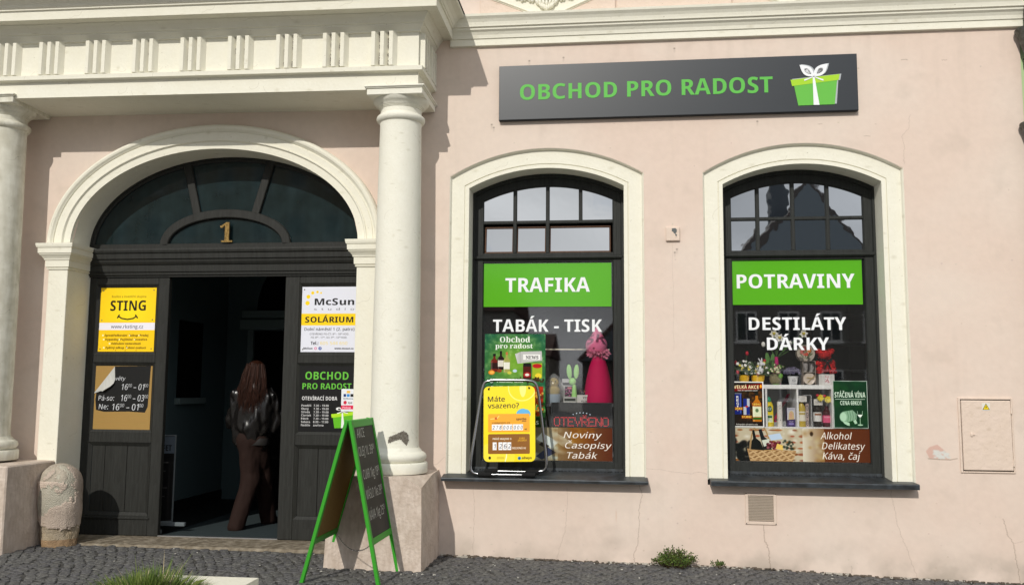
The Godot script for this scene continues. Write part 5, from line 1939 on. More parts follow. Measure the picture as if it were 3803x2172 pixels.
	p.oval(96, 158, 9, 6, Color(0.70, 0.15, 0.12))
	bottle(p, 158, 252, 54, 190, Color(0.72, 0.42, 0.06), Color(0.82, 0.84, 0.70), Color(0.08, 0.10, 0.06))
	p.oval(158, 182, 10, 12, Color(0.25, 0.35, 0.2), 0.8)
	p.rect(133, 226, 184, 240, Color(0.16, 0.36, 0.10))
	for q in [["25Kč", 26, 162, 44], ["189Kč", 130, 134, 52], ["37,90Kč", 66, 214, 58]]:
		p.rect(q[1] - 3, q[2], q[1] + q[3] + 3, q[2] + 19, Color(0.55, 0.22, 0.03))
		say(p, q[0], q[1], q[2] + 15, 12, Color(0.98, 0.86, 0.35), q[3])
	say(p, "Nakupujte výhodně u nás", 30, 274, 8, Color(0.9, 0.9, 0.88), 130)
	sheet("offer_poster", "dark VELKÁ AKCE offer poster with can and bottle in the right window", "poster", 1.049, 1.349, 1.200, 1.622, p, GZ + 0.0005)
	# wine on tap
	p = Paint.new(200, 272, Color(0.72, 0.78, 0.74))
	p.rect(3, 3, 197, 269, Color(0.05, 0.20, 0.11))
	scatter(p, 60, 3, 3, 197, 269, 10, 40, [Color(0.07, 0.27, 0.14), Color(0.04, 0.16, 0.09), Color(0.10, 0.30, 0.10)], 0.35)
	var pale := Color(0.82, 0.90, 0.82)
	say(p, "STÁČENÁ VÍNA", 8, 96, 30, pale, 180)
	p.line([V2(12, 106), V2(184, 106)], 1.2, pale)
	say(p, "CENA 69Kč/l", 40, 139, 24, pale, 122)
	var ol := Color(0.66, 0.80, 0.68)
	p.poly([V2(40, 206), V2(52, 178), V2(110, 168), V2(134, 190), V2(132, 222), V2(70, 240), V2(46, 232)], ol, 0.75)
	p.oval(56, 208, 22, 28, Color(0.55, 0.70, 0.58))
	p.oval(56, 208, 18, 24, ol)
	for k in 4:
		p.line([V2(78 + k * 15, 174 - k), V2(86 + k * 14, 205), V2(80 + k * 15, 236 - k * 4)], 1.0, Color(0.20, 0.38, 0.24))
	p.poly([V2(50, 232), V2(90, 240), V2(92, 258), V2(78, 256), V2(60, 246)], ol)
	p.poly([V2(112, 230), V2(128, 222), V2(136, 244), V2(122, 248)], ol)
	p.line([V2(138, 174), V2(140, 196), V2(153, 208), V2(166, 196), V2(168, 174)], 1.2, ol)
	p.poly([V2(140, 194), V2(167, 194), V2(160, 206), V2(153, 210), V2(146, 206)], Color(0.92, 0.96, 0.92))
	p.line([V2(153, 210), V2(153, 250)], 1.6, ol)
	p.oval(153, 253, 16, 4, ol)
	sheet("wine_poster", "dark green STÁČENÁ VÍNA poster with barrel and wine glass in the right window", "poster", 1.975, 2.279, 1.202, 1.634, p, GZ + 0.0005)
	# delicatessen banner: basket before a pale brick wall
	p = Paint.new(640, 160, Color(0.72, 0.68, 0.58))
	scatter(p, 70, 0, 0, 430, 160, 8, 26, [Color(0.80, 0.78, 0.70), Color(0.62, 0.50, 0.38), Color(0.86, 0.85, 0.80)], 0.6)
	for k in 60:
		var row := k % 6
		p.oval(rnd(0, 420), 10 + row * 29, rnd(12, 26), rnd(5, 9), Color(rnd(0.42, 0.6), rnd(0.2, 0.32), rnd(0.08, 0.16)), 0.75, 0.5)
	p.fade(330, 0, 460, 160, Color(0.80, 0.78, 0.70), Color(0.45, 0.28, 0.12), true)
	scatter(p, 24, 320, 0, 450, 160, 8, 28, [Color(0.78, 0.75, 0.60), Color(0.55, 0.38, 0.16), Color(0.70, 0.62, 0.42)], 0.5)
	p.oval(372, 26, 10, 14, Color(0.15, 0.09, 0.04), 0.9, 0.5)
	p.fade(430, 0, 640, 160, Color(0.38, 0.19, 0.07), Color(0.33, 0.15, 0.05), true)
	scatter(p, 40, 0, 60, 90, 160, 10, 24, [Color(0.04, 0.06, 0.05), Color(0.02, 0.03, 0.03)], 0.9, 0.5)
	p.poly([V2(70, 100), V2(300, 108), V2(284, 160), V2(84, 160)], Color(0.66, 0.52, 0.34))
	for k in 8:
		for j in 15:
			var bx := 80 + j * 14 + (k % 2) * 7
			p.line([V2(bx, 112 + k * 6), V2(bx + 9, 113 + k * 6)], 1.4, Color(0.82, 0.72, 0.55) if (k + j) % 3 else Color(0.36, 0.25, 0.14))
	var hoop := []
	for k in 17:
		var t := PI * k / 16.0
		hoop.append(V2(132 - cos(t) * 46, 104 - sin(t) * 124 + (8 if k > 8 else 0)))
	p.line(hoop, 4.0, Color(0.72, 0.60, 0.42))
	p.line(hoop, 1.0, Color(0.42, 0.32, 0.2))
	p.poly([V2(88, 104), V2(92, 66), V2(100, 52), V2(96, 12), V2(106, 10), V2(114, 50), V2(134, 66), V2(150, 108)], Color(0.04, 0.06, 0.05))
	p.poly([V2(148, 106), V2(138, 60), V2(134, 46), V2(126, 8), V2(140, 4), V2(152, 42), V2(170, 56), V2(186, 104)], Color(0.08, 0.10, 0.10))
	p.poly([V2(140, 60), V2(174, 52), V2(184, 78), V2(150, 90)], Color(0.78, 0.80, 0.74))
	p.poly([V2(170, 34), V2(226, 24), V2(238, 52), V2(184, 60)], Color(0.70, 0.78, 0.86))
	scatter(p, 40, 168, 66, 232, 104, 5, 9, [Color(0.28, 0.06, 0.10), Color(0.42, 0.12, 0.16), Color(0.55, 0.30, 0.32)], 0.95, 0.1)
	p.poly([V2(204, 100), V2(212, 74), V2(240, 84), V2(238, 106)], Color(0.88, 0.74, 0.36))
	scatter(p, 20, 240, 60, 285, 100, 4, 10, [Color(0.05, 0.12, 0.08), Color(0.10, 0.16, 0.12)], 0.8, 0.6)
	for k in 3:
		say(p, ["Alkohol", "Delikatesy", "Káva, čaj"][k], [413, 418, 420][k], [50, 98, 146][k], 32, Color(0.93, 0.91, 0.87), [138, 194, 166][k], F_REG, 0.2)
	sheet("delicatessen_banner", "banner with wicker wine basket reading Alkohol Delikatesy at the right window's foot", "banner", 1.052, 2.289, 0.892, 1.195, p)
	led_sign()
	lottery_stand()

func led_sign() -> void:
	var S := thing("led_sign", "black LED sign with red OTEVŘENO lamps in the left window", "sign", V3(-0.34, 1.185, -0.36))
	var m := mb()
	m.box(V3(-0.637, 1.182, -0.385), V3(-0.052, 1.412, -0.35), 0.006)
	part("housing", m, M["black_metal"], S)
	m = mb()
	for b in [[-0.637, -0.052, 1.404, 1.412], [-0.637, -0.629, 1.19, 1.404], [-0.06, -0.052, 1.19, 1.404]]:
		m.box(V3(b[0], b[2], -0.352), V3(b[1], b[3], -0.344), 0.002)
	part("frame", m, mat("led_frame", L(0.05, 0.055, 0.06), 0.3), S)
	# letters as rows of small lamps, on a 5 x 7 raster
	var font := {"O": ["01110", "10001", "10001", "10001", "10001", "10001", "01110"], "T": ["11111", "00100", "00100", "00100", "00100", "00100", "00100"], "E": ["11111", "10000", "10000", "11110", "10000", "10000", "11111"], "V": ["10001", "10001", "10001", "01010", "01010", "00100", "00100"], "R": ["11110", "10001", "10001", "11110", "10100", "10010", "10001"], "N": ["10001", "11001", "11001", "10101", "10011", "10011", "10001"]}
	m = mb()
	var x := -0.606
	var dx := 0.0128
	for ch in "OTEVRENO":
		for r in 7:
			for c in 5:
				if font[ch][r][c] == "1":
					m.ball(V3(x + c * dx, 1.192 + (6 - r) * 0.0128, -0.35), V3(0.0040, 0.0040, 0.003), 6, 4)
		if ch == "R" and x < -0.2:
			for q in [V2(1, 1.6), V2(2, 0.8), V2(3, 1.6)]:
				m.ball(V3(x + q.x * dx, 1.269 + q.y * 0.0128, -0.35), V3(0.0040, 0.0040, 0.003), 6, 4)
		x += 5 * dx + 0.0021
	var red := mat("led_red", L(0.5, 0.05, 0.06), 0.3)
	red.emission_enabled = true
	red.emission = Color(1.0, 0.16, 0.2)
	red.emission_energy_multiplier = 1.0
	part("red_lamps", m, red, S)
	m = mb()
	for k in 6:
		var u := (k - 2.5) / 2.5
		m.ball(V3(-0.345 + u * 0.08, 1.316 - 0.016 * u * u, -0.35), V3(0.0042, 0.0042, 0.003), 6, 4)
	var wl := mat("led_white", L(0.6, 0.65, 0.7), 0.3)
	wl.emission_enabled = true
	wl.emission = Color(0.85, 0.93, 1.0)
	wl.emission_energy_multiplier = 1.1
	part("white_lamps", m, wl, S)

func lottery_stand() -> void:
	# polished tube bent into a loop that stands on the sill, with a yellow board tied into it
	var S := thing("lottery_stand", "bent chrome tube stand on the left window sill", "stand", V3(-1.0, 0.76, 0.08))
	var ctl := [V3(-1.22, 0.763, 0.118), V3(-1.34, 0.775, 0.116), V3(-1.335, 0.90, 0.108), V3(-1.258, 1.50, 0.022), V3(-1.235, 1.605, 0.008), V3(-1.15, 1.618, 0.006), V3(-0.84, 1.618, 0.006), V3(-0.755, 1.605, 0.006), V3(-0.728, 1.50, 0.008), V3(-0.655, 0.93, 0.022), V3(-0.648, 0.80, 0.025), V3(-0.76, 0.786, 0.024)]
	var path := []
	path.append(ctl[0])
	for i in range(1, ctl.size() - 1):
		var a: Vector3 = ctl[i]
		var p0: Vector3 = ctl[i - 1]
		var p1: Vector3 = ctl[i + 1]
		var r := minf(0.09, minf(a.distance_to(p0), a.distance_to(p1)) * 0.5)
		var s := a + (p0 - a).normalized() * r
		var e := a + (p1 - a).normalized() * r
		for k in 7:
			var u := k / 6.0
			path.append(s.lerp(a, u).lerp(a.lerp(e, u), u))
	path.append(ctl[-1])
	var clean := [path[0]]
	for q in path:
		if q.distance_to(clean[-1]) > 0.002:
			clean.append(q)
	var m := mb()
	m.tube(clean, 0.0135, 12)
	part("tube_loop", m, M["chrome"], S)
	m = mb()
	m.tube([V3(-1.22, 0.763, 0.118), V3(-0.80, 0.765, 0.112)], 0.0125, 12)
	part("foot_bar", m, M["chrome"], S)
	m = mb()
	m.tube([V3(-0.76, 0.786, 0.024), V3(-1.20, 0.787, 0.026)], 0.0125, 12)
	part("foot_bar", m, M["chrome"], S)
	for q in [[V3(-1.265, 0.763, 0.118), V3(-1.145, 0.763, 0.117)], [V3(-0.865, 0.765, 0.112), V3(-0.745, 0.765, 0.11)], [V3(-0.72, 0.786, 0.024), V3(-0.84, 0.786, 0.024)], [V3(-1.10, 0.787, 0.026), V3(-1.22, 0.787, 0.026)]]:
		m = mb()
		m.tube(q, 0.0215, 12)
		part("foam_sleeve", m, M["foam_black"], S)
	# the board
	var p := Paint.new(248, 352, Color(0.97, 0.87, 0.06))
	p.oval(186, 10, 68, 62, Color(0.99, 0.95, 0.55), 0.8)
	p.oval(186, 10, 62, 56, Color(0.97, 0.87, 0.06))
	p.oval(190, 8, 16, 44, Color(0.99, 0.95, 0.55), 0.9)
	p.oval(60, 330, 90, 70, Color(0.98, 0.90, 0.35), 0.6)
	p.line([V2(112, 300), V2(110, 330), V2(104, 352)], 2.5, Color(0.98, 0.96, 0.75))
	var ink := Color(0.12, 0.10, 0.05)
	say(p, "Máte", 20, 72, 24, ink, 82, F_REG)
	say(p, "vsazeno?", 20, 103, 24, ink, 150, F_REG)
	say(p, "Máte", 20.7, 72, 24, ink, 82, F_REG)
	say(p, "vsazeno?", 20.7, 103, 24, ink, 150, F_REG)
	p.oval(192, 132, 34, 26, Color(0.38, 0.70, 0.88))
	p.oval(206, 100, 12, 10, Color(0.97, 0.87, 0.06))
	for b in [[22, 130, 222, 216, Color(0.96, 0.66, 0.16)], [22, 224, 222, 316, Color(0.55, 0.35, 0.10)]]:
		p.rect(b[0] + 6, b[1], b[2] - 6, b[3], b[4])
		p.rect(b[0], b[1] + 6, b[2], b[3] - 6, b[4])
		for q in [V2(b[0] + 6, b[1] + 6), V2(b[2] - 6, b[1] + 6), V2(b[0] + 6, b[3] - 6), V2(b[2] - 6, b[3] - 6)]:
			p.oval(q.x, q.y, 6, 6, b[4])
	p.oval(60, 151, 7, 6, Color(0.80, 0.36, 0.10))
	p.line([V2(34, 154), V2(52, 152)], 2.0, Color(0.98, 0.86, 0.5))
	p.line([V2(66, 150), V2(74, 140)], 2.0, Color(0.98, 0.86, 0.5))
	say(p, "sportka", 158, 160, 11, ink, 48)
	say(p, "allwyn", 184, 167, 5, ink, 22)
	say(p, "V SUPERJACKPOTU LÉTÁ", 40, 176, 7, Color(0.35, 0.22, 0.04), 88)
	for k in 3:
		p.rect(40 + k * 51, 179, 88 + k * 51, 207, Color(0.95, 0.95, 0.95))
		say(p, ["2 7 8", "0 0 0", "0 0 0"][k], 43 + k * 51, 202, 17, Color(0.2, 0.2, 0.25), 42, F_REG, 0.15)
	say(p, "Kč", 198, 206, 7, ink, 11)
	say(p, "PRÁVĚ HRAJEME O", 44, 251, 9, Color(0.95, 0.93, 0.9), 90)
	say(p, "EURO", 172, 248, 8, Color(0.90, 0.70, 0.15), 26)
	say(p, "JACKPOT", 164, 258, 8, Color(0.90, 0.70, 0.15), 44)
	for q in [44, 72, 93, 114]:
		p.rect(q, 262, q + 19, 298, Color(0.95, 0.95, 0.95))
	for k in 4:
		say(p, "1262"[k], [49, 76, 97, 118][k], 290, 20, Color(0.2, 0.2, 0.25), -1.0, F_REG, 0.12)
	say(p, "MILIONŮ Kč", 138, 294, 9, Color(0.95, 0.93, 0.9), 66)
	p.oval(172, 336, 8, 8, Color(0.20, 0.55, 0.78))
	say(p, "a", 168, 340, 10, ink)
	say(p, "allwyn", 184, 340, 11, ink, 46)
	p.oval(30, 334, 6, 7, Color(0.18, 0.16, 0.05))
	for k in 3:
		p.line([V2(64, 330 + k * 4), V2(100, 330 + k * 4)], 0.6, Color(0.6, 0.52, 0.1))
	var B := thing("lottery_board", "yellow rounded lottery board asking Máte vsazeno, tied into the chrome stand", "board", V3(-0.99, 0.88, 0.07))
	m = mb()
	# rounded sheet, leaning with the stand
	m.xf = Transform3D(Basis(V3(0, 0, 1), 0.022) * Basis(V3(1, 0, 0), -0.10), V3(-0.988, 1.222, 0.086))
	var hw := 0.2375
	var hh := 0.342
	var rr := 0.045
	var ring := []
	for c in [[1, 1, 0.0], [-1, 1, PI / 2], [-1, -1, PI], [1, -1, PI * 1.5]]:
		for k in 6:
			var t: float = c[2] + PI / 2 * k / 5.0
			ring.append(V2(c[0] * (hw - rr) + cos(t) * rr, c[1] * (hh - rr) + sin(t) * rr))
	for k in ring.size():
		var a: Vector2 = ring[k]
		var b: Vector2 = ring[(k + 1) % ring.size()]
		var n := V3(0, 0, 1)
		var uv := func(q: Vector2) -> Vector2:
			return V2(0.5 + q.x / hw * 0.5, 0.5 - q.y / hh * 0.5)
		m.put(V3(0, 0, 0.002), n, V2(0.5, 0.5)); m.put(V3(b.x, b.y, 0.002), n, uv.call(b)); m.put(V3(a.x, a.y, 0.002), n, uv.call(a))
		m.put(V3(0, 0, -0.002), -n, V2(0.05, 0.2)); m.put(V3(a.x, a.y, -0.002), -n, V2(0.05, 0.2)); m.put(V3(b.x, b.y, -0.002), -n, V2(0.05, 0.2))
		var sn := V3(a.x + b.x, a.y + b.y, 0)
		m.put(V3(a.x, a.y, -0.002), sn, V2(0.05, 0.2)); m.put(V3(a.x, a.y, 0.002), sn, V2(0.05, 0.2)); m.put(V3(b.x, b.y, 0.002), sn, V2(0.05, 0.2))
		m.put(V3(a.x, a.y, -0.002), sn, V2(0.05, 0.2)); m.put(V3(b.x, b.y, 0.002), sn, V2(0.05, 0.2)); m.put(V3(b.x, b.y, -0.002), sn, V2(0.05, 0.2))
	part("sheet", m, print_mat(p, 0.3, 0.4), B)
	for q in [[V3(-1.185, 1.535, 0.062), V3(-1.14, 1.612, 0.012)], [V3(-0.81, 1.548, 0.06), V3(-0.84, 1.614, 0.012)]]:
		m = mb()
		m.tube(q, 0.003, 6)
		m.ball(q[0], V3(0.009, 0.009, 0.006), 8, 5)
		part("cable_tie", m, M["foam_black"], B)

# ---------------------------------------------------------------- goods behind the glass
func simple(key: String, c: Color, rough := 0.5) -> StandardMaterial3D:
	return M[key] if M.has(key) else mat(key, c, rough)

func flower(m: MB, c: Vector3, r: float, petals: int, dir: Vector3) -> void:
	var z := dir.normalized()
	var x := z.cross(V3(0.2, 1, 0.1)).normalized()
	var y := z.cross(x)
	for k in petals:
		var t := TAU * k / petals + 0.3
		var e := x * cos(t) + y * sin(t)
		var f := z.cross(e)
		var tip := c + e * r + z * r * 0.25
		var a := c + e * r * 0.45 + f * r * 0.34 + z * r * 0.12
		var b := c + e * r * 0.45 - f * r * 0.34 + z * r * 0.12
		m.tri(c, a, b); m.tri(a, tip, b)

func leafy(m: MB, a: Vector3, b: Vector3, w: float) -> void:
	var d := b - a
	var s := d.cross(V3(rnd(-0.3, 0.3), rnd(-0.2, 0.2), 1)).normalized() * w
	var mid := a.lerp(b, 0.45) + V3(0, w * 0.5, 0)
	m.tri(a, mid + s, mid - s); m.tri(mid + s, b, mid - s)

func boxed(called: String, label: String, cat: String, x0: float, x1: float, y0: float, y1: float, z0: float, z1: float, p: Paint, group := "") -> void:
	O = V3((x0 + x1) / 2, y0, (z0 + z1) / 2)
	var m := mb()
	m.plate(x0, x1, y0, y1, z0, z1)
	solo(called, m, print_mat(p, 0.45), label, cat, group)

func window_displays() -> void:
	left_display()
	right_display()

func left_display() -> void:
	# ledge behind the LED sign and posters
	var m := mb()
	O = V3(-0.5, 0.75, -0.55)
	m = mb()
	m.box(V3(-1.35, 1.37, -0.78), V3(0.0, 1.40, -0.44), 0.004)
	m.box(V3(-1.35, 0.76, -0.80), V3(0.0, 1.37, -0.77), 0.004)
	solo("display_ledge", m, simple("shelf_grey", L(0.12, 0.125, 0.13)), "grey ledge inside the left window carrying the easter goods", "shelf")
	O = V3(-0.5, 1.92, -0.7)
	m = mb()
	m.tube([V3(-1.2, 1.93, -0.58), V3(-0.08, 1.928, -0.58)], 0.008, 8)
	solo("display_rail", m, simple("rail_cream", L(0.75, 0.7, 0.55)), "thin cream rail stretched across inside the left window", "rail")
	# pink gnome: cone shaped body, tulle ruff, round head, tall hat
	var G := thing("gift_figure", "tall magenta cone shaped gift figure with pale pink tulle head", "figure", V3(-0.19, 1.40, -0.55))
	m = mb()
	m.lathe(V3(-0.188, 0, -0.55), [V2(0.0, 1.40), V2(0.142, 1.40), V2(0.146, 1.43), V2(0.138, 1.52), V2(0.118, 1.64), V2(0.09, 1.76), V2(0.066, 1.83), V2(0.05, 1.86), V2(0.0, 1.86)], 28)
	part("body", m, simple("magenta", L(0.52, 0.004, 0.08), 0.7), G)
	m = mb()
	for k in 140:
		var t := rnd(0, TAU)
		var r := rnd(0.05, 0.09)
		var c := V3(-0.188 + cos(t) * r, 1.885 + rnd(-0.035, 0.035), -0.55 + sin(t) * r)
		leafy(m, c, c + V3(cos(t) * 0.04, rnd(-0.03, 0.03), sin(t) * 0.04), 0.014)
	part("tulle_ruff", m, simple("tulle", L(0.62, 0.18, 0.28), 0.7), G, "stuff")
	m = mb()
	m.ball(V3(-0.205, 1.965, -0.55), V3(0.108, 0.108, 0.1), 20, 14)
	part("head", m, simple("pale_pink", L(0.75, 0.17, 0.32), 0.6), G)
	m = mb()
	m.lathe(V3(-0.20, 0, -0.55), [V2(0.085, 2.02), V2(0.066, 2.055), V2(0.044, 2.09), V2(0.026, 2.12), V2(0.012, 2.145), V2(0.0, 2.15)], 18)
	part("hat", m, simple("pale_pink", L(0.75, 0.17, 0.32), 0.6), G)
	# lime bunny on a stick
	var B := thing("lime_bunny", "lime green plastic bunny with two long ears in the left window", "figure", V3(-0.44, 1.40, -0.55))
	var lime := simple("lime_plastic", L(0.36, 0.70, 0.22), 0.35)
	m = mb()
	m.ball(V3(-0.442, 1.612, -0.55), V3(0.036, 0.038, 0.03), 16, 10)
	part("head", m, lime, B)
	for e in [[-0.474, 0.08], [-0.404, -0.06]]:
		m = mb()
		m.xf = Transform3D(Basis(V3(0, 0, 1), e[1]), V3(e[0], 1.71, -0.55))
		m.ball(Vector3.ZERO, V3(0.026, 0.072, 0.012), 14, 10)
		part("ear", m, lime, B)
	m = mb()
	m.lathe(V3(-0.425, 0, -0.55), [V2(0.03, 1.40), V2(0.026, 1.50), V2(0.018, 1.58), V2(0.0, 1.585)], 14)
	part("body", m, lime, B)
	# wrapped easter egg with chick
	var E := thing("wrapped_egg", "cellophane wrapped easter egg with yellow chick beside the green poster", "gift", V3(-0.63, 1.40, -0.5))
	m = mb()
	m.lathe(V3(-0.622, 0, -0.52), [V2(0.0, 1.40), V2(0.06, 1.40), V2(0.084, 1.46), V2(0.088, 1.53), V2(0.078, 1.60), V2(0.05, 1.66), V2(0.015, 1.69), V2(0.0, 1.692)], 18)
	var film := simple("cellophane", L(0.75, 0.78, 0.78), 0.1)
	film.transparency = BaseMaterial3D.TRANSPARENCY_ALPHA
	film.albedo_color.a = 0.22
	part("wrapping", m, film, E)
	m = mb()
	m.ball(V3(-0.625, 1.60, -0.52), V3(0.05, 0.05, 0.045), 14, 10)
	m.ball(V3(-0.625, 1.52, -0.52), V3(0.062, 0.06, 0.055), 14, 10)
	part("chick", m, simple("chick_yellow", L(0.52, 0.38, 0.10), 0.8), E)
	m = mb()
	for s in [-1, 1]:
		m.ball(V3(-0.625 + s * 0.018, 1.612, -0.475), V3(0.006, 0.007, 0.004), 8, 5)
	part("eye", m, M["foam_black"], E)
	m = mb()
	m.lathe(V3(-0.625, 0, -0.52), [V2(0.0, 1.402), V2(0.06, 1.402), V2(0.07, 1.46), V2(0.065, 1.49), V2(0.0, 1.49)], 14)
	part("cup", m, simple("pale_blue", L(0.35, 0.45, 0.55), 0.5), E)
	# boxes
	var p := Paint.new(64, 64, Color(0.14, 0.08, 0.12))
	scatter(p, 26, 0, 18, 64, 64, 3, 8, [Color(0.75, 0.45, 0.62), Color(0.55, 0.20, 0.40), Color(0.86, 0.70, 0.78)], 0.8, 0.3)
	p.rect(18, 4, 48, 16, Color(0.80, 0.45, 0.50))
	boxed("flower_box", "small dark box printed with pink blossom in the left window", "box", -0.515, -0.428, 1.468, 1.565, -0.60, -0.54, p)
	p = Paint.new(80, 40, Color(0.72, 0.72, 0.70))
	p.rect(6, 10, 74, 26, Color(0.08, 0.12, 0.10))
	scatter(p, 8, 10, 26, 74, 38, 2, 5, [Color(0.3, 0.3, 0.3), Color(0.6, 0.6, 0.6)], 0.7)
	boxed("price_holder", "white price holder under the dark blossom box", "box", -0.528, -0.400, 1.402, 1.464, -0.56, -0.50, p)
	O = V3(-0.47, 1.565, -0.6)
	m = mb()
	m.box(V3(-0.55, 1.60, -0.72), V3(-0.44, 1.64, -0.62), 0.004)
	m.box(V3(-0.56, 1.40, -0.73), V3(-0.43, 1.60, -0.66), 0.004)
	solo("stacked_cartons", m, simple("card_white", L(0.55, 0.55, 0.54)), "pale stacked carton behind the lime green bunny", "box")
	p = Paint.new(128, 56, Color(0.80, 0.79, 0.77))
	say(p, "VESELÉ", 64, 26, 14, Color(0.1, 0.1, 0.1), 62, F_SERIF, 0.0, true)
	say(p, "VELIKONOCE", 64, 48, 12, Color(0.1, 0.1, 0.1), 84, F_SERIF, 0.0, true)
	var C := thing("easter_box", "white VESELÉ VELIKONOCE gift box with dark flowered handle", "box", V3(-0.286, 1.40, -0.5))
	m = mb()
	m.plate(-0.392, -0.182, 1.402, 1.484, -0.54, -0.455)
	part("carton", m, print_mat(p, 0.5), C)
	p = Paint.new(96, 32, Color(0.08, 0.07, 0.10))
	scatter(p, 60, 0, 0, 96, 32, 1.2, 2.6, [Color(0.7, 0.2, 0.35), Color(0.75, 0.7, 0.7), Color(0.2, 0.4, 0.35), Color(0.8, 0.45, 0.2)], 0.9, 0.0)
	p.rect(36, 12, 62, 22, Color(0.70, 0.08, 0.2))
	m = mb()
	m.plate(-0.372, -0.20, 1.484, 1.535, -0.50, -0.494)
	part("handle", m, print_mat(p, 0.5), C)

func right_display() -> void:
	var m := mb()
	# white shelf
	var z0 := -0.92
	var zf := -0.44
	var S := thing("display_shelf", "white open shelf unit with compartments inside the right window", "shelf", V3(1.7, 0.76, -0.6))
	m = mb()
	m.box(V3(1.02, 1.555, z0), V3(2.36, 1.595, zf), 0.003)
	part("top_board", m, M["white_paint"], S)
	m = mb()
	m.box(V3(1.02, 1.175, z0), V3(2.36, 1.20, zf), 0.003)
	part("bottom_board", m, M["white_paint"], S)
	for x in [1.02, 1.385, 1.672, 1.99, 2.34]:
		m = mb()
		m.box(V3(x, 1.20, z0), V3(x + 0.018, 1.555, zf), 0.002)
		part("divider", m, M["white_paint"], S)
	m = mb()
	m.box(V3(1.02, 1.175, z0 - 0.015), V3(2.36, 1.595, z0), 0.002)
	part("back_board", m, simple("shelf_back", L(0.35, 0.36, 0.37)), S)
	m = mb()
	m.box(V3(1.02, 0.75, z0), V3(2.36, 1.175, zf - 0.05), 0.003)
	part("plinth", m, simple("shelf_back", L(0.35, 0.36, 0.37)), S)
	# ---- on the shelf
	var T := 1.595
	var Z := -0.6
	for b in [[1.345, 0.064, "yellow", L(0.85, 0.52, 0.02), "larger yellow bowl overflowing with white flowers, left end of the shelf"], [1.215, 0.05, "yellow", L(0.78, 0.46, 0.02), "small yellow pot with red tulips at the left edge of the right window"]]:
		var W := thing("flower_pot", b[4], "flower pot", V3(b[0], T, Z))
		m = mb()
		m.lathe(V3(b[0], T, Z), [V2(0.0, 0.0), V2(b[1] * 0.62, 0.0), V2(b[1] * 0.95, 0.05), V2(b[1], 0.09), V2(b[1] * 0.9, 0.088), V2(0.0, 0.07)], 22)
		part("bowl", m, simple("bowl_%s" % b[4].md5_text().left(4), b[3], 0.35), W)
		var lv := mb()
		var wh := mb()
		var ye := mb()
		var rd := mb()
		for k in 90:
			var t := rnd(0, TAU)
			var rr := rnd(0.02, 0.12)
			var c := V3(b[0] - 0.01 + cos(t) * rr, T + 0.09 + rnd(0.0, 0.12) * (1.2 - rr * 5.0), Z + 0.03 + sin(t) * rr * 0.7)
			leafy(lv, c, c + V3(cos(t) * 0.04, rnd(-0.01, 0.05), 0.02), 0.009)
		for k in 26:
			var t := rnd(0, TAU)
			var rr := rnd(0.02, 0.10)
			var c := V3(b[0] + cos(t) * rr, T + 0.11 + rnd(0.0, 0.12) * (1.1 - rr * 4.0), Z + 0.06 + sin(t) * rr * 0.5)
			flower(wh if k % 3 else ye, c, rnd(0.012, 0.02), 6, V3(cos(t) * 0.3, 0.3, 1))
		for q in [V3(-0.115, 0.21, 0.05), V3(0.0, 0.30, 0.02), V3(-0.10, 0.12, 0.08)]:
			if b[0] < 1.3:
				rd.ball(V3(b[0], T, Z) + q + V3(0.03, 0, 0), V3(0.015, 0.022, 0.015), 10, 7)
				lv.tube([V3(b[0], T + 0.08, Z), V3(b[0], T, Z) + q + V3(0.03, -0.01, 0)], 0.003, 5)
			else:
				rd.ball(V3(b[0], T, Z) + q * 0.7 + V3(0.06, 0.02, 0.03), V3(0.014, 0.014, 0.014), 10, 7)
		part("foliage", lv, simple("leaf_dark", L(0.07, 0.13, 0.05), 0.6), W, "stuff")
		part("white_blossom", wh, simple("petal_white", L(0.86, 0.86, 0.80), 0.7), W, "stuff")
		part("yellow_blossom", ye, simple("petal_yellow", L(0.75, 0.62, 0.10), 0.7), W, "stuff")
		part("red_blossom", rd, simple("petal_red", L(0.55, 0.02, 0.04), 0.6), W, "stuff")
	# white bunny
	var B := thing("porcelain_bunny", "little white bunny sitting among the flowers in the right window", "figure", V3(1.36, 1.70, Z + 0.08))
	m = mb()
	m.ball(V3(1.358, 1.735, Z + 0.09), V3(0.028, 0.04, 0.025), 14, 10)
	part("body", m, simple("porcelain", L(0.75, 0.76, 0.78), 0.3), B)
	m = mb()
	m.ball(V3(1.368, 1.79, Z + 0.095), V3(0.022, 0.024, 0.02), 14, 10)
	m.ball(V3(1.388, 1.786, Z + 0.10), V3(0.012, 0.01, 0.01), 10, 6)
	part("head", m, simple("porcelain", L(0.75, 0.76, 0.78), 0.3), B)
	for s in [0.0, 0.018]:
		m = mb()
		m.xf = Transform3D(Basis(V3(0, 0, 1), 0.5 - s * 30), V3(1.352 + s, 1.825, Z + 0.09))
		m.ball(Vector3.ZERO, V3(0.007, 0.026, 0.005), 10, 7)
		part("ear", m, simple("porcelain", L(0.75, 0.76, 0.78), 0.3), B)
	# straw ball planter
	var P := thing("straw_planter", "round straw planter with pale blossoms and green leaf in the right window", "flower pot", V3(1.512, T, Z))
	m = mb()
	m.lathe(V3(1.512, T, Z), [V2(0.0, 0.0), V2(0.035, 0.002), V2(0.055, 0.03), V2(0.062, 0.06), V2(0.056, 0.09), V2(0.04, 0.11), V2(0.0, 0.10)], 20)
	part("pot", m, mat("straw", L(0.32, 0.29, 0.17), 0.9, M["tex_grime"], 0.06), P)
	var lv := mb()
	var wf := mb()
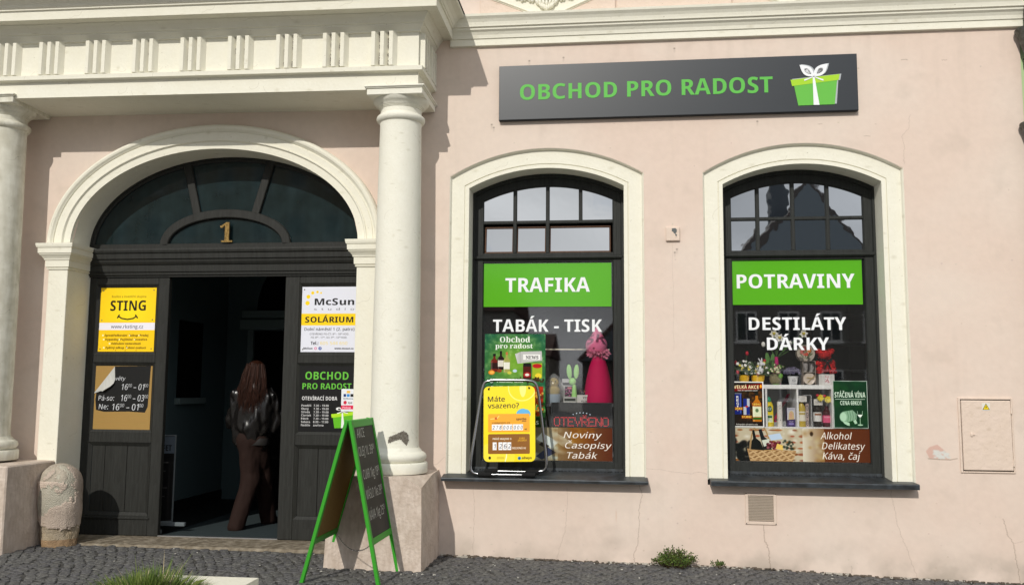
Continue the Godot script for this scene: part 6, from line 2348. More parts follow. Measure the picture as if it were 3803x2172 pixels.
	for k in 40:
		var t := rnd(0, TAU)
		var c := V3(1.512 + cos(t) * rnd(0, 0.07), T + 0.11 + rnd(0, 0.08), Z + 0.03 + sin(t) * 0.04)
		leafy(lv, c, c + V3(cos(t) * 0.03, 0.02, 0.02), 0.008)
		if k % 2:
			flower(wf, c + V3(0, 0.01, 0.03), 0.014, 6, V3(cos(t), 0.4, 1))
	part("foliage", lv, simple("leaf_bright", L(0.14, 0.34, 0.04), 0.6), P, "stuff")
	part("blossom", wf, simple("petal_cream", L(0.68, 0.65, 0.42), 0.7), P, "stuff")
	m = mb()
	m.ball(V3(1.548, T + 0.085, Z + 0.06), V3(0.022, 0.024, 0.006), 14, 8)
	m.ball(V3(1.512, T + 0.003, Z + 0.02), V3(0.035, 0.006, 0.035), 14, 6)
	part("green_disc", m, simple("leaf_bright", L(0.14, 0.34, 0.04), 0.6), P)
	# magenta vase with tall flowers
	var Vv := thing("flower_vase", "curved magenta vase with tall daffodils and white tulips", "vase", V3(1.54, T, Z - 0.08))
	m = mb()
	m.lathe(V3(1.535, T, Z - 0.08), [V2(0.0, 0.0), V2(0.04, 0.0), V2(0.045, 0.06), V2(0.036, 0.13), V2(0.022, 0.2), V2(0.019, 0.27), V2(0.017, 0.27), V2(0.0, 0.2)], 18)
	part("vase", m, simple("vase_magenta", L(0.55, 0.015, 0.16), 0.3), Vv)
	lv = mb()
	for q in [[V3(1.52, 1.86, -0.68), V3(1.44, 1.70, -0.62), 0.02]]:
		pass
	lv.xf = Transform3D(Basis(V3(0, 0, 1), 0.12), V3(1.447, 1.82, -0.62))
	lv.ball(Vector3.ZERO, V3(0.024, 0.09, 0.006), 12, 10)
	lv.xf = Transform3D(Basis(V3(0, 0, 1), -0.1), V3(1.487, 1.81, -0.62))
	lv.ball(Vector3.ZERO, V3(0.022, 0.09, 0.006), 12, 10)
	lv.xf = Transform3D()
	var heads := [V3(1.515, 2.09, -0.66), V3(1.565, 2.05, -0.64), V3(1.795, 2.09, -0.66), V3(1.41, 1.985, -0.64), V3(1.665, 1.995, -0.66), V3(1.80, 1.985, -0.68)]
	for h in heads:
		var c: Vector3 = h
		lv.tube([V3(1.535, 1.85, -0.68), V3(1.535, 1.85, -0.68).lerp(c, 0.5) + V3(0.01, 0.02, 0), c], 0.0035, 6)
	part("stem", lv, simple("stem_green", L(0.09, 0.22, 0.05), 0.6), Vv)
	wf = mb()
	var yf := mb()
	for k in 3:
		flower(wf, heads[k], 0.045, 6, V3(0.1 * (k - 1), -0.1, 1))
		yf.lathe(heads[k] + V3(0, -0.008, 0.012), [V2(0.006, 0.0), V2(0.012, 0.004), V2(0.017, 0.02)], 10)
		yf.ball(heads[k] + V3(0, 0, 0.016), V3(0.013, 0.013, 0.012), 10, 7)
	for k in [3, 4]:
		wf.ball(heads[k], V3(0.02, 0.026, 0.018), 12, 8)
	part("white_petals", wf, simple("petal_white", L(0.86, 0.86, 0.80), 0.7), Vv)
	part("yellow_trumpets", yf, simple("petal_yellow", L(0.75, 0.62, 0.10), 0.7), Vv)
	# lavender
	var A := thing("lavender_pot", "small white pot of lavender with black print in the right window", "flower pot", V3(1.67, T, Z + 0.04))
	var p := Paint.new(64, 64, Color(0.80, 0.80, 0.80))
	say(p, "Home", 32, 38, 16, Color(0.15, 0.15, 0.17), 40, F_SERIF, 0.1, true)
	p.line([V2(14, 48), V2(32, 52), V2(50, 48)], 1.2, Color(0.2, 0.2, 0.22))
	p.line([V2(20, 14), V2(32, 9), V2(44, 14)], 1.2, Color(0.2, 0.2, 0.22))
	m = mb()
	m.lathe(V3(1.668, T, Z + 0.03), [V2(0.0, 0.0), V2(0.035, 0.0), V2(0.05, 0.078), V2(0.052, 0.082), V2(0.045, 0.08), V2(0.0, 0.07)], 20)
	var pot := part("pot", m, simple("pot_white", L(0.74, 0.75, 0.76), 0.5), A)
	m = mb()
	m.plate(1.64, 1.696, T + 0.014, T + 0.066, Z + 0.077, Z + 0.0785)
	part("printed_label", m, print_mat(p, 0.5), pot)
	m = mb()
	for k in 260:
		var t := rnd(0, TAU)
		var e := rnd(0.1, 1.0)
		var c := V3(1.664 + cos(t) * 0.082 * e, T + 0.09 + 0.07 * sqrt(1.0 - e * e * 0.8) + rnd(-0.03, 0.01), Z + 0.03 + sin(t) * 0.07 * e)
		m.ball(c, V3(0.0055, 0.008, 0.0055), 5, 3)
	part("blossom", m, simple("lavender", L(0.17, 0.15, 0.25), 0.8), A, "stuff")
	# crockery gift tower
	var K := thing("crockery_gift", "boxed set of grey cups and round plate stacked in the right window", "gift", V3(1.82, T, Z))
	m = mb()
	for b in [[1.757, 1.763], [1.873, 1.879]]:
		m.box(V3(b[0], T, Z - 0.04), V3(b[1], 1.825, Z + 0.05), 0.001)
	m.box(V3(1.757, 1.712, Z - 0.04), V3(1.879, 1.717, Z + 0.05), 0.001)
	m.box(V3(1.757, 1.82, Z - 0.04), V3(1.879, 1.826, Z + 0.05), 0.001)
	m.box(V3(1.757, T, Z - 0.045), V3(1.879, 1.826, Z - 0.04), 0.001)
	part("rack", m, simple("rack_beige", L(0.30, 0.25, 0.21), 0.6), K)
	for x in [1.79, 1.846]:
		m = mb()
		m.lathe(V3(x, 1.718, Z), [V2(0.0, 0.0), V2(0.022, 0.0), V2(0.026, 0.05), V2(0.027, 0.085), V2(0.023, 0.083), V2(0.0, 0.03)], 16)
		var ring := []
		for k in 11:
			var t := PI * k / 10.0
			ring.append(V3(x + 0.01, 1.755 + cos(t) * 0.022, Z + 0.026 + sin(t) * 0.018))
		m.tube(ring, 0.004, 6)
		part("cup", m, simple("cup_grey", L(0.33, 0.31, 0.30), 0.35), K)
	m = mb()
	m.xf = Transform3D(Basis(V3(1, 0, 0), PI / 2 - 0.08), V3(1.818, 1.653, Z + 0.03))
	m.lathe(Vector3.ZERO, [V2(0.0, 0.0), V2(0.04, 0.0), V2(0.056, 0.008), V2(0.056, 0.012), V2(0.04, 0.006), V2(0.0, 0.005)], 28)
	part("plate", m, simple("plate_beige", L(0.58, 0.50, 0.42), 0.3), K)
	m = mb()
	m.tube([V3(1.79, 1.665, Z + 0.05), V3(1.86, 1.66, Z + 0.05)], 0.004, 6)
	m.tube([V3(1.80, 1.62, Z + 0.05), V3(1.865, 1.685, Z + 0.05)], 0.004, 6)
	part("ribbon", m, simple("gold_ribbon", L(0.45, 0.33, 0.15), 0.4), K)
	# round tin painted with tulips
	p = Paint.new(96, 96, Color(0.70, 0.66, 0.60))
	for k in 12:
		var t := TAU * k / 12.0
		p.poly([V2(48, 78), V2(48 + cos(t) * 30 - 5, 50 + sin(t) * 26), V2(48 + cos(t) * 36, 46 + sin(t) * 34), V2(48 + cos(t) * 30 + 5, 52 + sin(t) * 26)], [Color(0.30, 0.36, 0.18), Color(0.75, 0.72, 0.66), Color(0.24, 0.30, 0.14)][k % 3])
	for q in [[40, 22, 12, 15, Color(0.72, 0.20, 0.18)], [66, 30, 13, 16, Color(0.82, 0.44, 0.16)], [26, 40, 10, 14, Color(0.72, 0.30, 0.30)], [52, 52, 9, 11, Color(0.74, 0.16, 0.10)], [60, 18, 9, 12, Color(0.80, 0.34, 0.20)], [40, 54, 8, 8, Color(0.80, 0.30, 0.25)]]:
		p.oval(q[0], q[1], q[2], q[3], q[4], 0.9, 0.2)
		p.line([V2(q[0], q[1] - q[3] * 0.7), V2(q[0], q[1] + q[3] * 0.5)], 1.0, Color(0.9, 0.75, 0.6), 0.6)
	O = V3(1.795, 1.826, Z)
	m = mb()
	for k in 32:
		var a := TAU * k / 32.0
		var b := TAU * (k + 1) / 32.0
		var c := V3(1.795, 1.896, Z)
		var ra := V3(cos(a) * 0.087, sin(a) * 0.087, 0)
		var rb := V3(cos(b) * 0.087, sin(b) * 0.087, 0)
		var n := V3(0, 0, 1)
		m.put(c + V3(0, 0, 0.035), n, V2(0.5, 0.5)); m.put(c + rb * 0.96 + V3(0, 0, 0.03), n, V2(0.5 + cos(b) * 0.5, 0.5 - sin(b) * 0.5)); m.put(c + ra * 0.96 + V3(0, 0, 0.03), n, V2(0.5 + cos(a) * 0.5, 0.5 - sin(a) * 0.5))
		m.quad(c + ra - V3(0, 0, 0.03), c + rb - V3(0, 0, 0.03), c + rb * 0.96 + V3(0, 0, 0.03), c + ra * 0.96 + V3(0, 0, 0.03))
	solo("tulip_tin", m, print_mat(p, 0.35), "round tin painted with tulips on top of the crockery gift", "tin")
	# bear made of red foam roses
	var R := thing("rose_bear", "red teddy bear made of foam roses with black bow", "bear", V3(1.972, 1.70, Z))
	m = mb()
	var blobs := [[V3(1.972, 1.885, Z), V3(0.066, 0.052, 0.05)], [V3(1.915, 1.918, Z), V3(0.028, 0.026, 0.022)], [V3(2.035, 1.922, Z), V3(0.028, 0.026, 0.022)], [V3(1.975, 1.775, Z), V3(0.072, 0.07, 0.055)], [V3(1.905, 1.80, Z + 0.02), V3(0.024, 0.03, 0.024)], [V3(2.04, 1.80, Z + 0.02), V3(0.024, 0.03, 0.024)], [V3(1.915, 1.735, Z + 0.04), V3(0.034, 0.034, 0.034)], [V3(2.035, 1.735, Z + 0.04), V3(0.036, 0.034, 0.034)]]
	for b in blobs:
		m.ball(b[0], b[1] * 0.9, 12, 8)
	part("body", m, simple("rose_red", L(0.42, 0.008, 0.012), 0.8), R)
	m = mb()
	for b in blobs:
		var n := int(600.0 * b[1].x)
		for k in n:
			var d := V3(rnd(-1, 1), rnd(-1, 1), rnd(-0.3, 1)).normalized()
			var c: Vector3 = b[0] + d * b[1]
			flower(m, c, rnd(0.008, 0.014), 5, d + V3(rnd(-0.4, 0.4), rnd(-0.4, 0.4), 0))
	part("foam_roses", m, simple("rose_petal", L(0.74, 0.018, 0.018), 0.75), R, "stuff")
	m = mb()
	for s in [-1.0, 1.0]:
		m.xf = Transform3D(Basis(V3(0, 0, 1), s * 0.45), V3(1.985 + s * 0.028, 1.828, Z + 0.062))
		m.ball(Vector3.ZERO, V3(0.03, 0.012, 0.008), 10, 6)
		m.xf = Transform3D(Basis(V3(0, 0, 1), s * 0.4), V3(1.985 + s * 0.015, 1.78, Z + 0.064))
		m.ball(Vector3.ZERO, V3(0.008, 0.045, 0.004), 8, 6)
	m.xf = Transform3D()
	part("bow", m, M["foam_black"], R)
	# white tin with a pink motif, under the bear
	p = Paint.new(96, 64, Color(0.78, 0.77, 0.75))
	p.rect(36, 6, 70, 58, Color(0.86, 0.85, 0.84))
	scatter(p, 20, 40, 12, 66, 54, 2, 5, [Color(0.70, 0.35, 0.38), Color(0.80, 0.55, 0.55)], 0.7, 0.3)
	p.line([V2(42, 44), V2(52, 30), V2(62, 48)], 1.5, Color(0.65, 0.3, 0.34))
	boxed("gift_tin", "white tin with pink motif under the red rose bear", "tin", 1.905, 2.048, T, 1.698, Z - 0.05, Z + 0.05, p)
	# ---- in the compartments
	var Y := 1.20
	var C := thing("cleaner_bottle", "yellow cleaner bottle with green cap on the lower shelf", "bottle", V3(1.44, Y, -0.55))
	m = mb()
	m.lathe(V3(1.436, Y, -0.55), [V2(0.0, 0.0), V2(0.04, 0.0), V2(0.043, 0.01), V2(0.041, 0.08), V2(0.036, 0.14), V2(0.039, 0.18), V2(0.034, 0.215), V2(0.02, 0.235), V2(0.0, 0.235)], 20, true, V2(1, 0.7))
	part("body", m, simple("cif_yellow", L(0.72, 0.55, 0.02), 0.3), C)
	m = mb()
	m.lathe(V3(1.432, Y, -0.55), [V2(0.021, 0.233), V2(0.026, 0.24), V2(0.022, 0.262), V2(0.012, 0.278), V2(0.0, 0.28)], 16)
	part("cap", m, simple("cap_green", L(0.02, 0.30, 0.16), 0.35), C)
	p = Paint.new(64, 128, Color(0.90, 0.80, 0.12))
	p.oval(32, 26, 24, 22, Color(0.05, 0.28, 0.10))
	say(p, "Cif", 32, 36, 20, Color(0.9, 0.95, 0.9), 34, F_BOLD, 0.1, true)
	p.rect(6, 70, 58, 120, Color(0.85, 0.88, 0.75))
	p.rect(10, 74, 54, 90, Color(0.12, 0.35, 0.2))
	scatter(p, 8, 10, 92, 54, 118, 3, 7, [Color(0.75, 0.75, 0.2), Color(0.4, 0.6, 0.7)], 0.7)
	m = mb()
	m.plate(1.405, 1.467, Y + 0.03, Y + 0.20, -0.5195, -0.518)
	part("label", m, print_mat(p, 0.35), C)
	C = thing("spray_can", "slim white spray can between yellow bottle and hair dye box", "can", V3(1.533, Y, -0.55))
	m = mb()
	m.lathe(V3(1.533, Y, -0.55), [V2(0.0, 0.0), V2(0.025, 0.0), V2(0.026, 0.01), V2(0.025, 0.19), V2(0.0, 0.19)], 18)
	part("can", m, simple("can_cream", L(0.72, 0.69, 0.64), 0.35), C)
	m = mb()
	m.lathe(V3(1.533, Y, -0.55), [V2(0.024, 0.192), V2(0.024, 0.235), V2(0.0, 0.237)], 18)
	part("cap", m, simple("can_white", L(0.8, 0.79, 0.76), 0.35), C)
	for q in [[0.17, 0.004], [0.06, 0.004], [0.20, 0.004]]:
		m = mb()
		m.ball(V3(1.533, Y + q[0], -0.524), V3(0.004, q[1], 0.002), 8, 5)
		part("mark", m, M["foam_black"], C)
	p = Paint.new(96, 220, Color(0.80, 0.80, 0.84))
	p.rect(8, 12, 88, 24, Color(0.62, 0.62, 0.68))
	p.poly([V2(20, 70), V2(34, 40), V2(60, 34), V2(80, 60), V2(86, 130), V2(60, 150), V2(14, 140)], Color(0.82, 0.72, 0.52))
	p.oval(46, 74, 17, 23, Color(0.86, 0.68, 0.56))
	p.rect(36, 92, 58, 120, Color(0.84, 0.66, 0.54))
	p.oval(39, 70, 3, 1.5, Color(0.2, 0.15, 0.12))
	p.oval(53, 70, 3, 1.5, Color(0.2, 0.15, 0.12))
	p.oval(46, 86, 5, 2, Color(0.75, 0.3, 0.3))
	p.poly([V2(0, 140), V2(96, 132), V2(96, 220), V2(0, 220)], Color(0.20, 0.10, 0.36))
	p.oval(48, 186, 34, 12, Color(0.55, 0.50, 0.75))
	say(p, "COLOR", 48, 166, 11, Color(0.8, 0.78, 0.9), 50, F_BOLD, 0.0, true)
	boxed("hair_dye_box", "white and violet hair dye box with printed blonde head", "box", 1.597, 1.669, Y, 1.378, -0.60, -0.52, p)
	C = thing("red_tinsel", "crimson ribbon decoration behind the white spray can", "decoration", V3(1.58, Y, -0.8))
	m = mb()
	for k in 24:
		var a := V3(1.50 + k * 0.006, Y + 0.03 + k * 0.011, -0.78)
		leafy(m, a, a + V3(rnd(0.02, 0.05), rnd(-0.02, 0.05), 0.02), 0.012)
	part("ribbon", m, simple("crimson", L(0.45, 0.01, 0.06), 0.5), C)
	# bottles: pale rum, wine, rose
	for b in [[1.735, 0.037, 0.25, L(0.50, 0.36, 0.05), L(0.78, 0.74, 0.62), "bottle of pale golden spirit with cream label, left of the box with rings", L(0.5, 0.38, 0.1)], [1.88, 0.039, 0.24, L(0.02, 0.015, 0.012), L(0.74, 0.73, 0.70), "dark wine bottle with white and brown label in the right compartment", L(0.3, 0.12, 0.05)], [1.965, 0.038, 0.19, L(0.06, 0.008, 0.012), L(0.70, 0.10, 0.22), "dark bottle with bright pink label at the right end of the shelf", L(0.8, 0.3, 0.4)]]:
		C = thing("bottle", b[5], "bottle", V3(b[0], Y, -0.55), "bottles on the display shelf")
		m = mb()
		var r: float = b[1]
		m.lathe(V3(b[0], Y, -0.55), [V2(0.0, 0.0), V2(r, 0.002), V2(r, b[2] * 0.68), V2(r * 0.9, b[2] * 0.76), V2(r * 0.4, b[2] * 0.9), V2(r * 0.36, b[2] * 1.05), V2(0.0, b[2] * 1.05)], 20)
		part("glass", m, simple("bottle_%s" % b[5].md5_text().left(4), b[3], 0.12), C)
		m = mb()
		m.lathe(V3(b[0], Y, -0.55), [V2(r * 1.02, b[2] * 0.22), V2(r * 1.02, b[2] * 0.58)], 20)
		part("label", m, simple("label_%s" % b[5].md5_text().left(4), b[4], 0.6), C)
		m = mb()
		m.lathe(V3(b[0], Y, -0.55), [V2(r * 1.03, b[2] * 0.46), V2(r * 1.03, b[2] * 0.53)], 20, true, Vector2.ONE, -2.4, -0.7)
		part("label_band", m, simple("band_%s" % b[5].md5_text().left(4), b[6], 0.6), C)
	for q in [[1.705, 1.778, 1.435, 1.492, "folded white price card above the pale spirit bottle"], [1.843, 1.922, 1.405, 1.463, "tilted white price card above the dark wine bottle"]]:
		p = Paint.new(64, 44, Color(0.84, 0.83, 0.80))
		for k in 3:
			p.line([V2(12, 14 + k * 9), V2(50 - k * 5, 13 + k * 9)], 1.0, Color(0.5, 0.5, 0.52), 0.8)
		boxed("price_card", q[4], "card", q[0], q[1], q[2], q[3], -0.512, -0.51, p)
	p = Paint.new(40, 150, Color(0.70, 0.62, 0.60))
	for k in 3:
		p.oval(20, 28 + k * 48, 16, 16, Color(0.10, 0.09, 0.10))
		p.oval(20, 28 + k * 48, 11, 11, Color(0.80, 0.74, 0.72))
		p.oval(20, 28 + k * 48, 5, 5, Color(0.15, 0.1, 0.1))
	boxed("ring_box", "slim box printed with black rings beside the pale spirit bottle", "box", 1.772, 1.80, Y, 1.42, -0.60, -0.54, p)
	C = thing("glass_divider", "upright clear plastic holder in the middle compartment", "holder", V3(1.82, Y, -0.6))
	m = mb()
	m.box(V3(1.815, Y, -0.62), V3(1.822, 1.50, -0.50), 0.001)
	m.box(V3(1.745, 1.495, -0.62), V3(1.822, 1.50, -0.50), 0.001)
	part("holder", m, simple("plastic_grey", L(0.45, 0.46, 0.47), 0.3), C)
	C = thing("yellow_blooms", "two yellow spiky flowers with red tips before the bottles", "flowers", V3(1.93, 1.45, -0.5))
	m = mb()
	for c in [V3(1.90, 1.475, -0.49), V3(1.965, 1.46, -0.485)]:
		for k in 3:
			flower(m, c + V3(0, 0, 0.004 * k), 0.036 - 0.008 * k, 11, V3(0.1 * k, 0.05, 1))
	part("yellow_petals", m, simple("petal_bright", L(0.80, 0.66, 0.05), 0.7), C)
	m = mb()
	for c in [V3(1.873, 1.497, -0.485), V3(1.935, 1.492, -0.48)]:
		m.ball(c, V3(0.015, 0.013, 0.012), 10, 6)
	part("red_tips", m, simple("petal_red", L(0.55, 0.02, 0.04), 0.6), C)
	# stock on racks deeper in the shop
	var D := thing("wall_rack", "dim wall rack with bottles deep inside the right window", "shelf", V3(2.4, 0.8, -1.9))
	for y in [1.75, 2.05, 2.35]:
		m = mb()
		m.box(V3(1.95, y, -2.2), V3(2.75, y + 0.02, -1.7), 0.003)
		part("board", m, simple("rack_grey", L(0.10, 0.105, 0.11)), D)
	for k in 4:
		var x: float = [2.03, 2.14, 2.25, 2.09][k]
		var y: float = [1.77, 1.77, 1.77, 2.07][k]
		O = V3(x, y, -1.85)
		m = mb()
		m.lathe(V3(x, y, -1.85), [V2(0.0, 0.0), V2(0.035, 0.002), V2(0.035, 0.15), V2(0.014, 0.2), V2(0.013, 0.25), V2(0.0, 0.25)], 10)
		solo("stock_bottle", m, simple(["stock_amber", "stock_green", "stock_grey", "stock_amber"][k], [L(0.10, 0.05, 0.02), L(0.03, 0.06, 0.03), L(0.12, 0.12, 0.12), L(0.1, 0.05, 0.02)][k], 0.2), ["amber bottle at the left of the dim rack's lowest board", "dark green bottle on the dim rack's lowest board", "grey bottle at the right of the dim rack's lowest board", "amber bottle alone on the dim rack's middle board"][k], "bottle", "bottles on the dim rack inside the shop")

# ---------------------------------------------------------------- things standing on the pavement and in the doorway
func street_things() -> void:
	chalkboard()
	guard_stone()
	hall_stand()
	weeds()
	planter()

func chalkboard() -> void:
	var green := mat("frame_green", L(0.045, 0.33, 0.028), 0.45, M["tex_mottled"], 0.5)
	var x0 := -2.115
	var h := 1.285
	var z0 := 0.745
	var z1 := 1.345
	var S := thing("chalkboard_stand", "green framed A-shaped chalkboard stand before the column, prices in chalk", "chalkboard", V3(x0, 0, 1.01))
	for side in 2:
		var xf: float = [-2.462, -1.842][side]
		var sg: float = -1.0 if side == 0 else 1.0
		var top := V3(x0 + 0.012 * sg, h, (z0 + z1) / 2)
		var foot := V3(xf, 0.012, (z0 + z1) / 2)
		var up := (top - foot)
		var ln := up.length()
		var Y := up / ln
		var X := V3(0, 0, -1.0 * sg)
		var Zn := X.cross(Y)
		var t := Transform3D(Basis(X, Y, Zn), foot)
		var hw := (z1 - z0) / 2
		var m := mb()
		# board
		var p := Paint.new(200, 400, Color(0.235, 0.225, 0.21))
		var bd: Node3D
		if side == 1:
			scatter(p, 60, 0, 0, 200, 400, 10, 60, [Color(0.27, 0.255, 0.235), Color(0.21, 0.20, 0.19)], 0.4)
			var ch := Color(0.72, 0.72, 0.70)
			var lines := [["AKCE", 22, 40, 80], ["OLEJ 1L 39|90", 10, 106, 170], ["CUKR 1kg 19|90", 16, 190, 178], ["MÁSLO 1ks 39|90", 14, 262, 178], ["KÁVA 1kg 25|90", 12, 336, 170]]
			for l in lines:
				hours(p, l[0], l[1], l[2], 34, ch, l[3], F_REG, 0.08)
			m.xf = t
			m.card(V3(-hw + 0.03, 0.36, 0.006), V3(hw - 0.03, 0.36, 0.006), V3(hw - 0.03, ln - 0.06, 0.006), V3(-hw + 0.03, ln - 0.06, 0.006))
			bd = part("chalk_surface", m, print_mat(p, 0.75), S)
			m = mb()
		m.xf = t
		m.box(V3(-hw + 0.03, 0.36, -0.004), V3(hw - 0.03, ln - 0.06, 0.005))
		part("board", m, mat("board_brown_%d" % side, L(0.26, 0.16, 0.05), 0.75, M["tex_mottled"], 0.5), S)
		for s in [-1.0, 1.0]:
			m = mb()
			m.xf = t
			m.box(V3(s * hw - 0.021, -0.01, -0.014), V3(s * hw + 0.021, ln, 0.014), 0.003)
			part("leg", m, green, S)
		for y in [[0.315, 0.365], [ln - 0.062, ln - 0.005]]:
			m = mb()
			m.xf = t
			m.box(V3(-hw + 0.0215, y[0], -0.012), V3(hw - 0.0215, y[1], 0.012), 0.003)
			part("rail", m, green, S)
		for s in [-1.0, 1.0]:
			for e in [0.03, ln - 0.03]:
				m = mb()
				m.xf = t
				m.ball(V3(s * hw, 0.34 if e < 0.1 else e, 0.014), V3(0.006, 0.006, 0.003), 7, 4)
				part("screw", m, M["screw_grey"], S)
	# chain that keeps the halves together
	var m := mb()
	var a := V3(-2.375, 0.325, 0.78)
	var b := V3(-1.925, 0.325, 1.25)
	var n := 44
	for k in n:
		var u := (k + 0.5) / n
		var c := a.lerp(b, u) + V3(0, -0.10 * 4.0 * u * (1.0 - u), 0)
		m.xf = Transform3D(Basis((b - a).normalized(), V3(0, 1, 0), (b - a).normalized().cross(V3(0, 1, 0))) * Basis(V3(1, 0, 0), PI / 2 * (k % 2) + 0.4), c)
		var ring := []
		for j in 9:
			var t := TAU * j / 8.0
			ring.append(V3(cos(t) * 0.0085, sin(t) * 0.005, 0))
		m.tube(ring, 0.0016, 4, false)
	part("chain", m, M["chrome"], S)

func guard_stone() -> void:
	var m := mb()
	O = V3(-5.28, 0.03, 0.17)
	m = mb()
	m.tinted = true
	var n := FastNoiseLite.new()
	n.seed = 8
	n.frequency = 3.5
	n.fractal_octaves = 5
	var n2 := FastNoiseLite.new()
	n2.seed = 18
	n2.frequency = 2.0
	n2.fractal_octaves = 4
	var seg := 96
	var rings := 96
	var grid := []
	var cols := []
	for j in rings + 1:
		var row := []
		var rc := []
		for i in seg + 1:
			var v := float(j) / rings
			var t := TAU * (i % seg) / seg
			var y: float
			var r: float
			if v < 0.72:
				y = lerpf(-0.05, 0.58, v / 0.72)
				r = lerpf(0.172, 0.198, smoothstep(0.0, 1.0, v / 0.72))
			else:
				var q := (v - 0.72) / 0.28 * PI / 2
				y = 0.58 + 0.20 * sin(q)
				r = 0.198 * cos(q)
			var d := V3(cos(t), 0, sin(t))
			var p := V3(-5.275 - 0.03 * y, y + 0.02, 0.17) + d * r
			var f := n.get_noise_3d(p.x, p.y * 0.8, p.z)
			var f2 := n2.get_noise_3d(p.x * 1.4, p.y, p.z * 1.4)
			# layers of render: bare stone at the foot, grey filler in a broad patch, pink paint elsewhere
			var f3 := n.get_noise_3d(p.x * 4.0, p.y * 4.0, p.z * 4.0)
			var bare := y < 0.22 + f2 * 0.10 + f3 * 0.05
			var filler := not bare and (f2 + 0.35 * d.dot(V3(0.35, 0, 0.93)) - absf(y - 0.45) * 0.9 >  0.27 + f3 * 0.25)
			var chip := not bare and y > 0.62 and f + f3 * 0.4 > -0.05
			var depth := f * 0.012
			if bare:
				depth = -0.010 + f * 0.04
			elif filler:
				depth = -0.006 + f * 0.006
			elif chip:
				depth = -0.008 + f * 0.025
			p += d * depth * (1.0 if v < 0.95 else 0.3)
			row.append(p)
			var c := V3(0.55, 0.455, 0.38)
			if bare:
				c = V3(0.36, 0.28, 0.18).lerp(V3(0.39, 0.345, 0.28), clampf(f2 + 0.5 + y, 0, 1))
				if y < 0.08:
					c = c.lerp(V3(0.30, 0.17, 0.08), 0.6)
			elif filler:
				c = V3(0.48, 0.45, 0.37)
			elif chip:
				c = V3(0.43, 0.38, 0.31)
			c *= 1.0 + f * 0.35
			rc.append(Color(c.x, c.y, c.z))
		grid.append(row)
		cols.append(rc)
	for j in rings:
		for i in seg:
			var a: Vector3 = grid[j][i]
			var b: Vector3 = grid[j][i + 1]
			var c: Vector3 = grid[j + 1][i + 1]
			var d: Vector3 = grid[j + 1][i]
			m.col = cols[j][i]
			m.quad(a, d, c, b)
	var sm := mat("weathered_stone", Color.WHITE, 0.95, M["tex_mottled"], 0.35, M["tex_bump"], 0.8)
	sm.vertex_color_use_as_albedo = true
	solo("guard_stone", m, sm, "weathered round-topped guard stone with flaking plaster left of the doorway", "guard stone")

func hall_stand() -> void:
	# door mat
	var D := thing("door_mat", "dark ribbed entrance mat inside the doorway", "mat", V3(-3.85, 0.055, -1.2))
	var m := mb()
	m.box(V3(-4.56, 0.04, -2.3), V3(-2.5, 0.052, -0.37), 0.003)
	part("backing", m, M["foam_black"], D)
	m = mb()
	var ribs := mat("mat_rib", L(0.020, 0.028, 0.030), 0.9)
	for k in 62:
		var u := k / 61.0
		m.xf = Transform3D(Basis(V3(0, 1, 0), 0.0), V3(-3.53, 0.055, lerpf(-2.28, -0.39, u)))
		m.box(V3(-1.02, -0.003, -0.008), V3(1.02, 0.004, 0.008), 0.003)
	part("ribs", m, ribs, D, "stuff")
	O = V3(-3.94, 0.05, -0.35)
	m = mb()
	m.box(V3(-4.565, 0.05, -0.375), V3(-3.32, 0.062, -0.335), 0.003)
	solo("threshold_strip", m, mat("alu", L(0.6, 0.6, 0.6), 0.3, null, 1.0, null, 0.0, 0.9), "bright metal threshold strip across the doorway", "threshold")
	# a framed menu stand half hidden by the left leaf
	var S := thing("menu_stand", "pale framed menu stand on feet behind the left door leaf", "stand", V3(-4.68, 0.05, -0.62))
	m = mb()
	var fr := mat("stand_grey", L(0.13, 0.15, 0.16), 0.45)
	var p := Paint.new(128, 200, Color(0.03, 0.03, 0.035))
	p.rect(0, 0, 128, 40, Color(0.34, 0.38, 0.42))
	say(p, "MENU BUFET", 22, 34, 14, Color(0.05, 0.05, 0.06), 98)
	for k in 6:
		p.line([V2(60, 62 + k * 20), V2(112 - 6 * (k % 3), 62 + k * 20)], 1.2, Color(0.4, 0.4, 0.4), 0.7)
	m.xf = Transform3D(Basis(V3(0, 1, 0), 0.28), V3(-4.83, 0.0, -0.62))
	m.box(V3(-0.24, 0.15, -0.012), V3(0.24, 1.02, 0.0), 0.002)
	part("panel", m, M["black_metal"], S)
	m = mb()
	m.xf = Transform3D(Basis(V3(0, 1, 0), 0.28), V3(-4.83, 0.0, -0.62))
	m.card(V3(-0.235, 0.155, 0.002), V3(0.235, 0.155, 0.002), V3(0.235, 1.015, 0.002), V3(-0.235, 1.015, 0.002))
	part("poster", m, print_mat(p, 0.4), S)
	for b in [[-0.25, -0.235, 0.14, 1.035], [0.235, 0.25, 0.14, 1.035], [-0.235, 0.235, 1.02, 1.035], [-0.235, 0.235, 0.14, 0.155]]:
		m = mb()
		m.xf = Transform3D(Basis(V3(0, 1, 0), 0.28), V3(-4.83, 0.0, -0.62))
		m.box(V3(b[0], b[2], -0.014), V3(b[1], b[3], 0.008), 0.003)
		part("frame", m, fr, S)
	for s in [0.0, 0.12]:
		m = mb()
		m.box(V3(-4.85, 0.055 + s * 0.5, -0.50 - s), V3(-4.60 + s * 1.6, 0.095 + s * 0.5, -0.46 - s), 0.006)
		part("foot", m, fr, S)

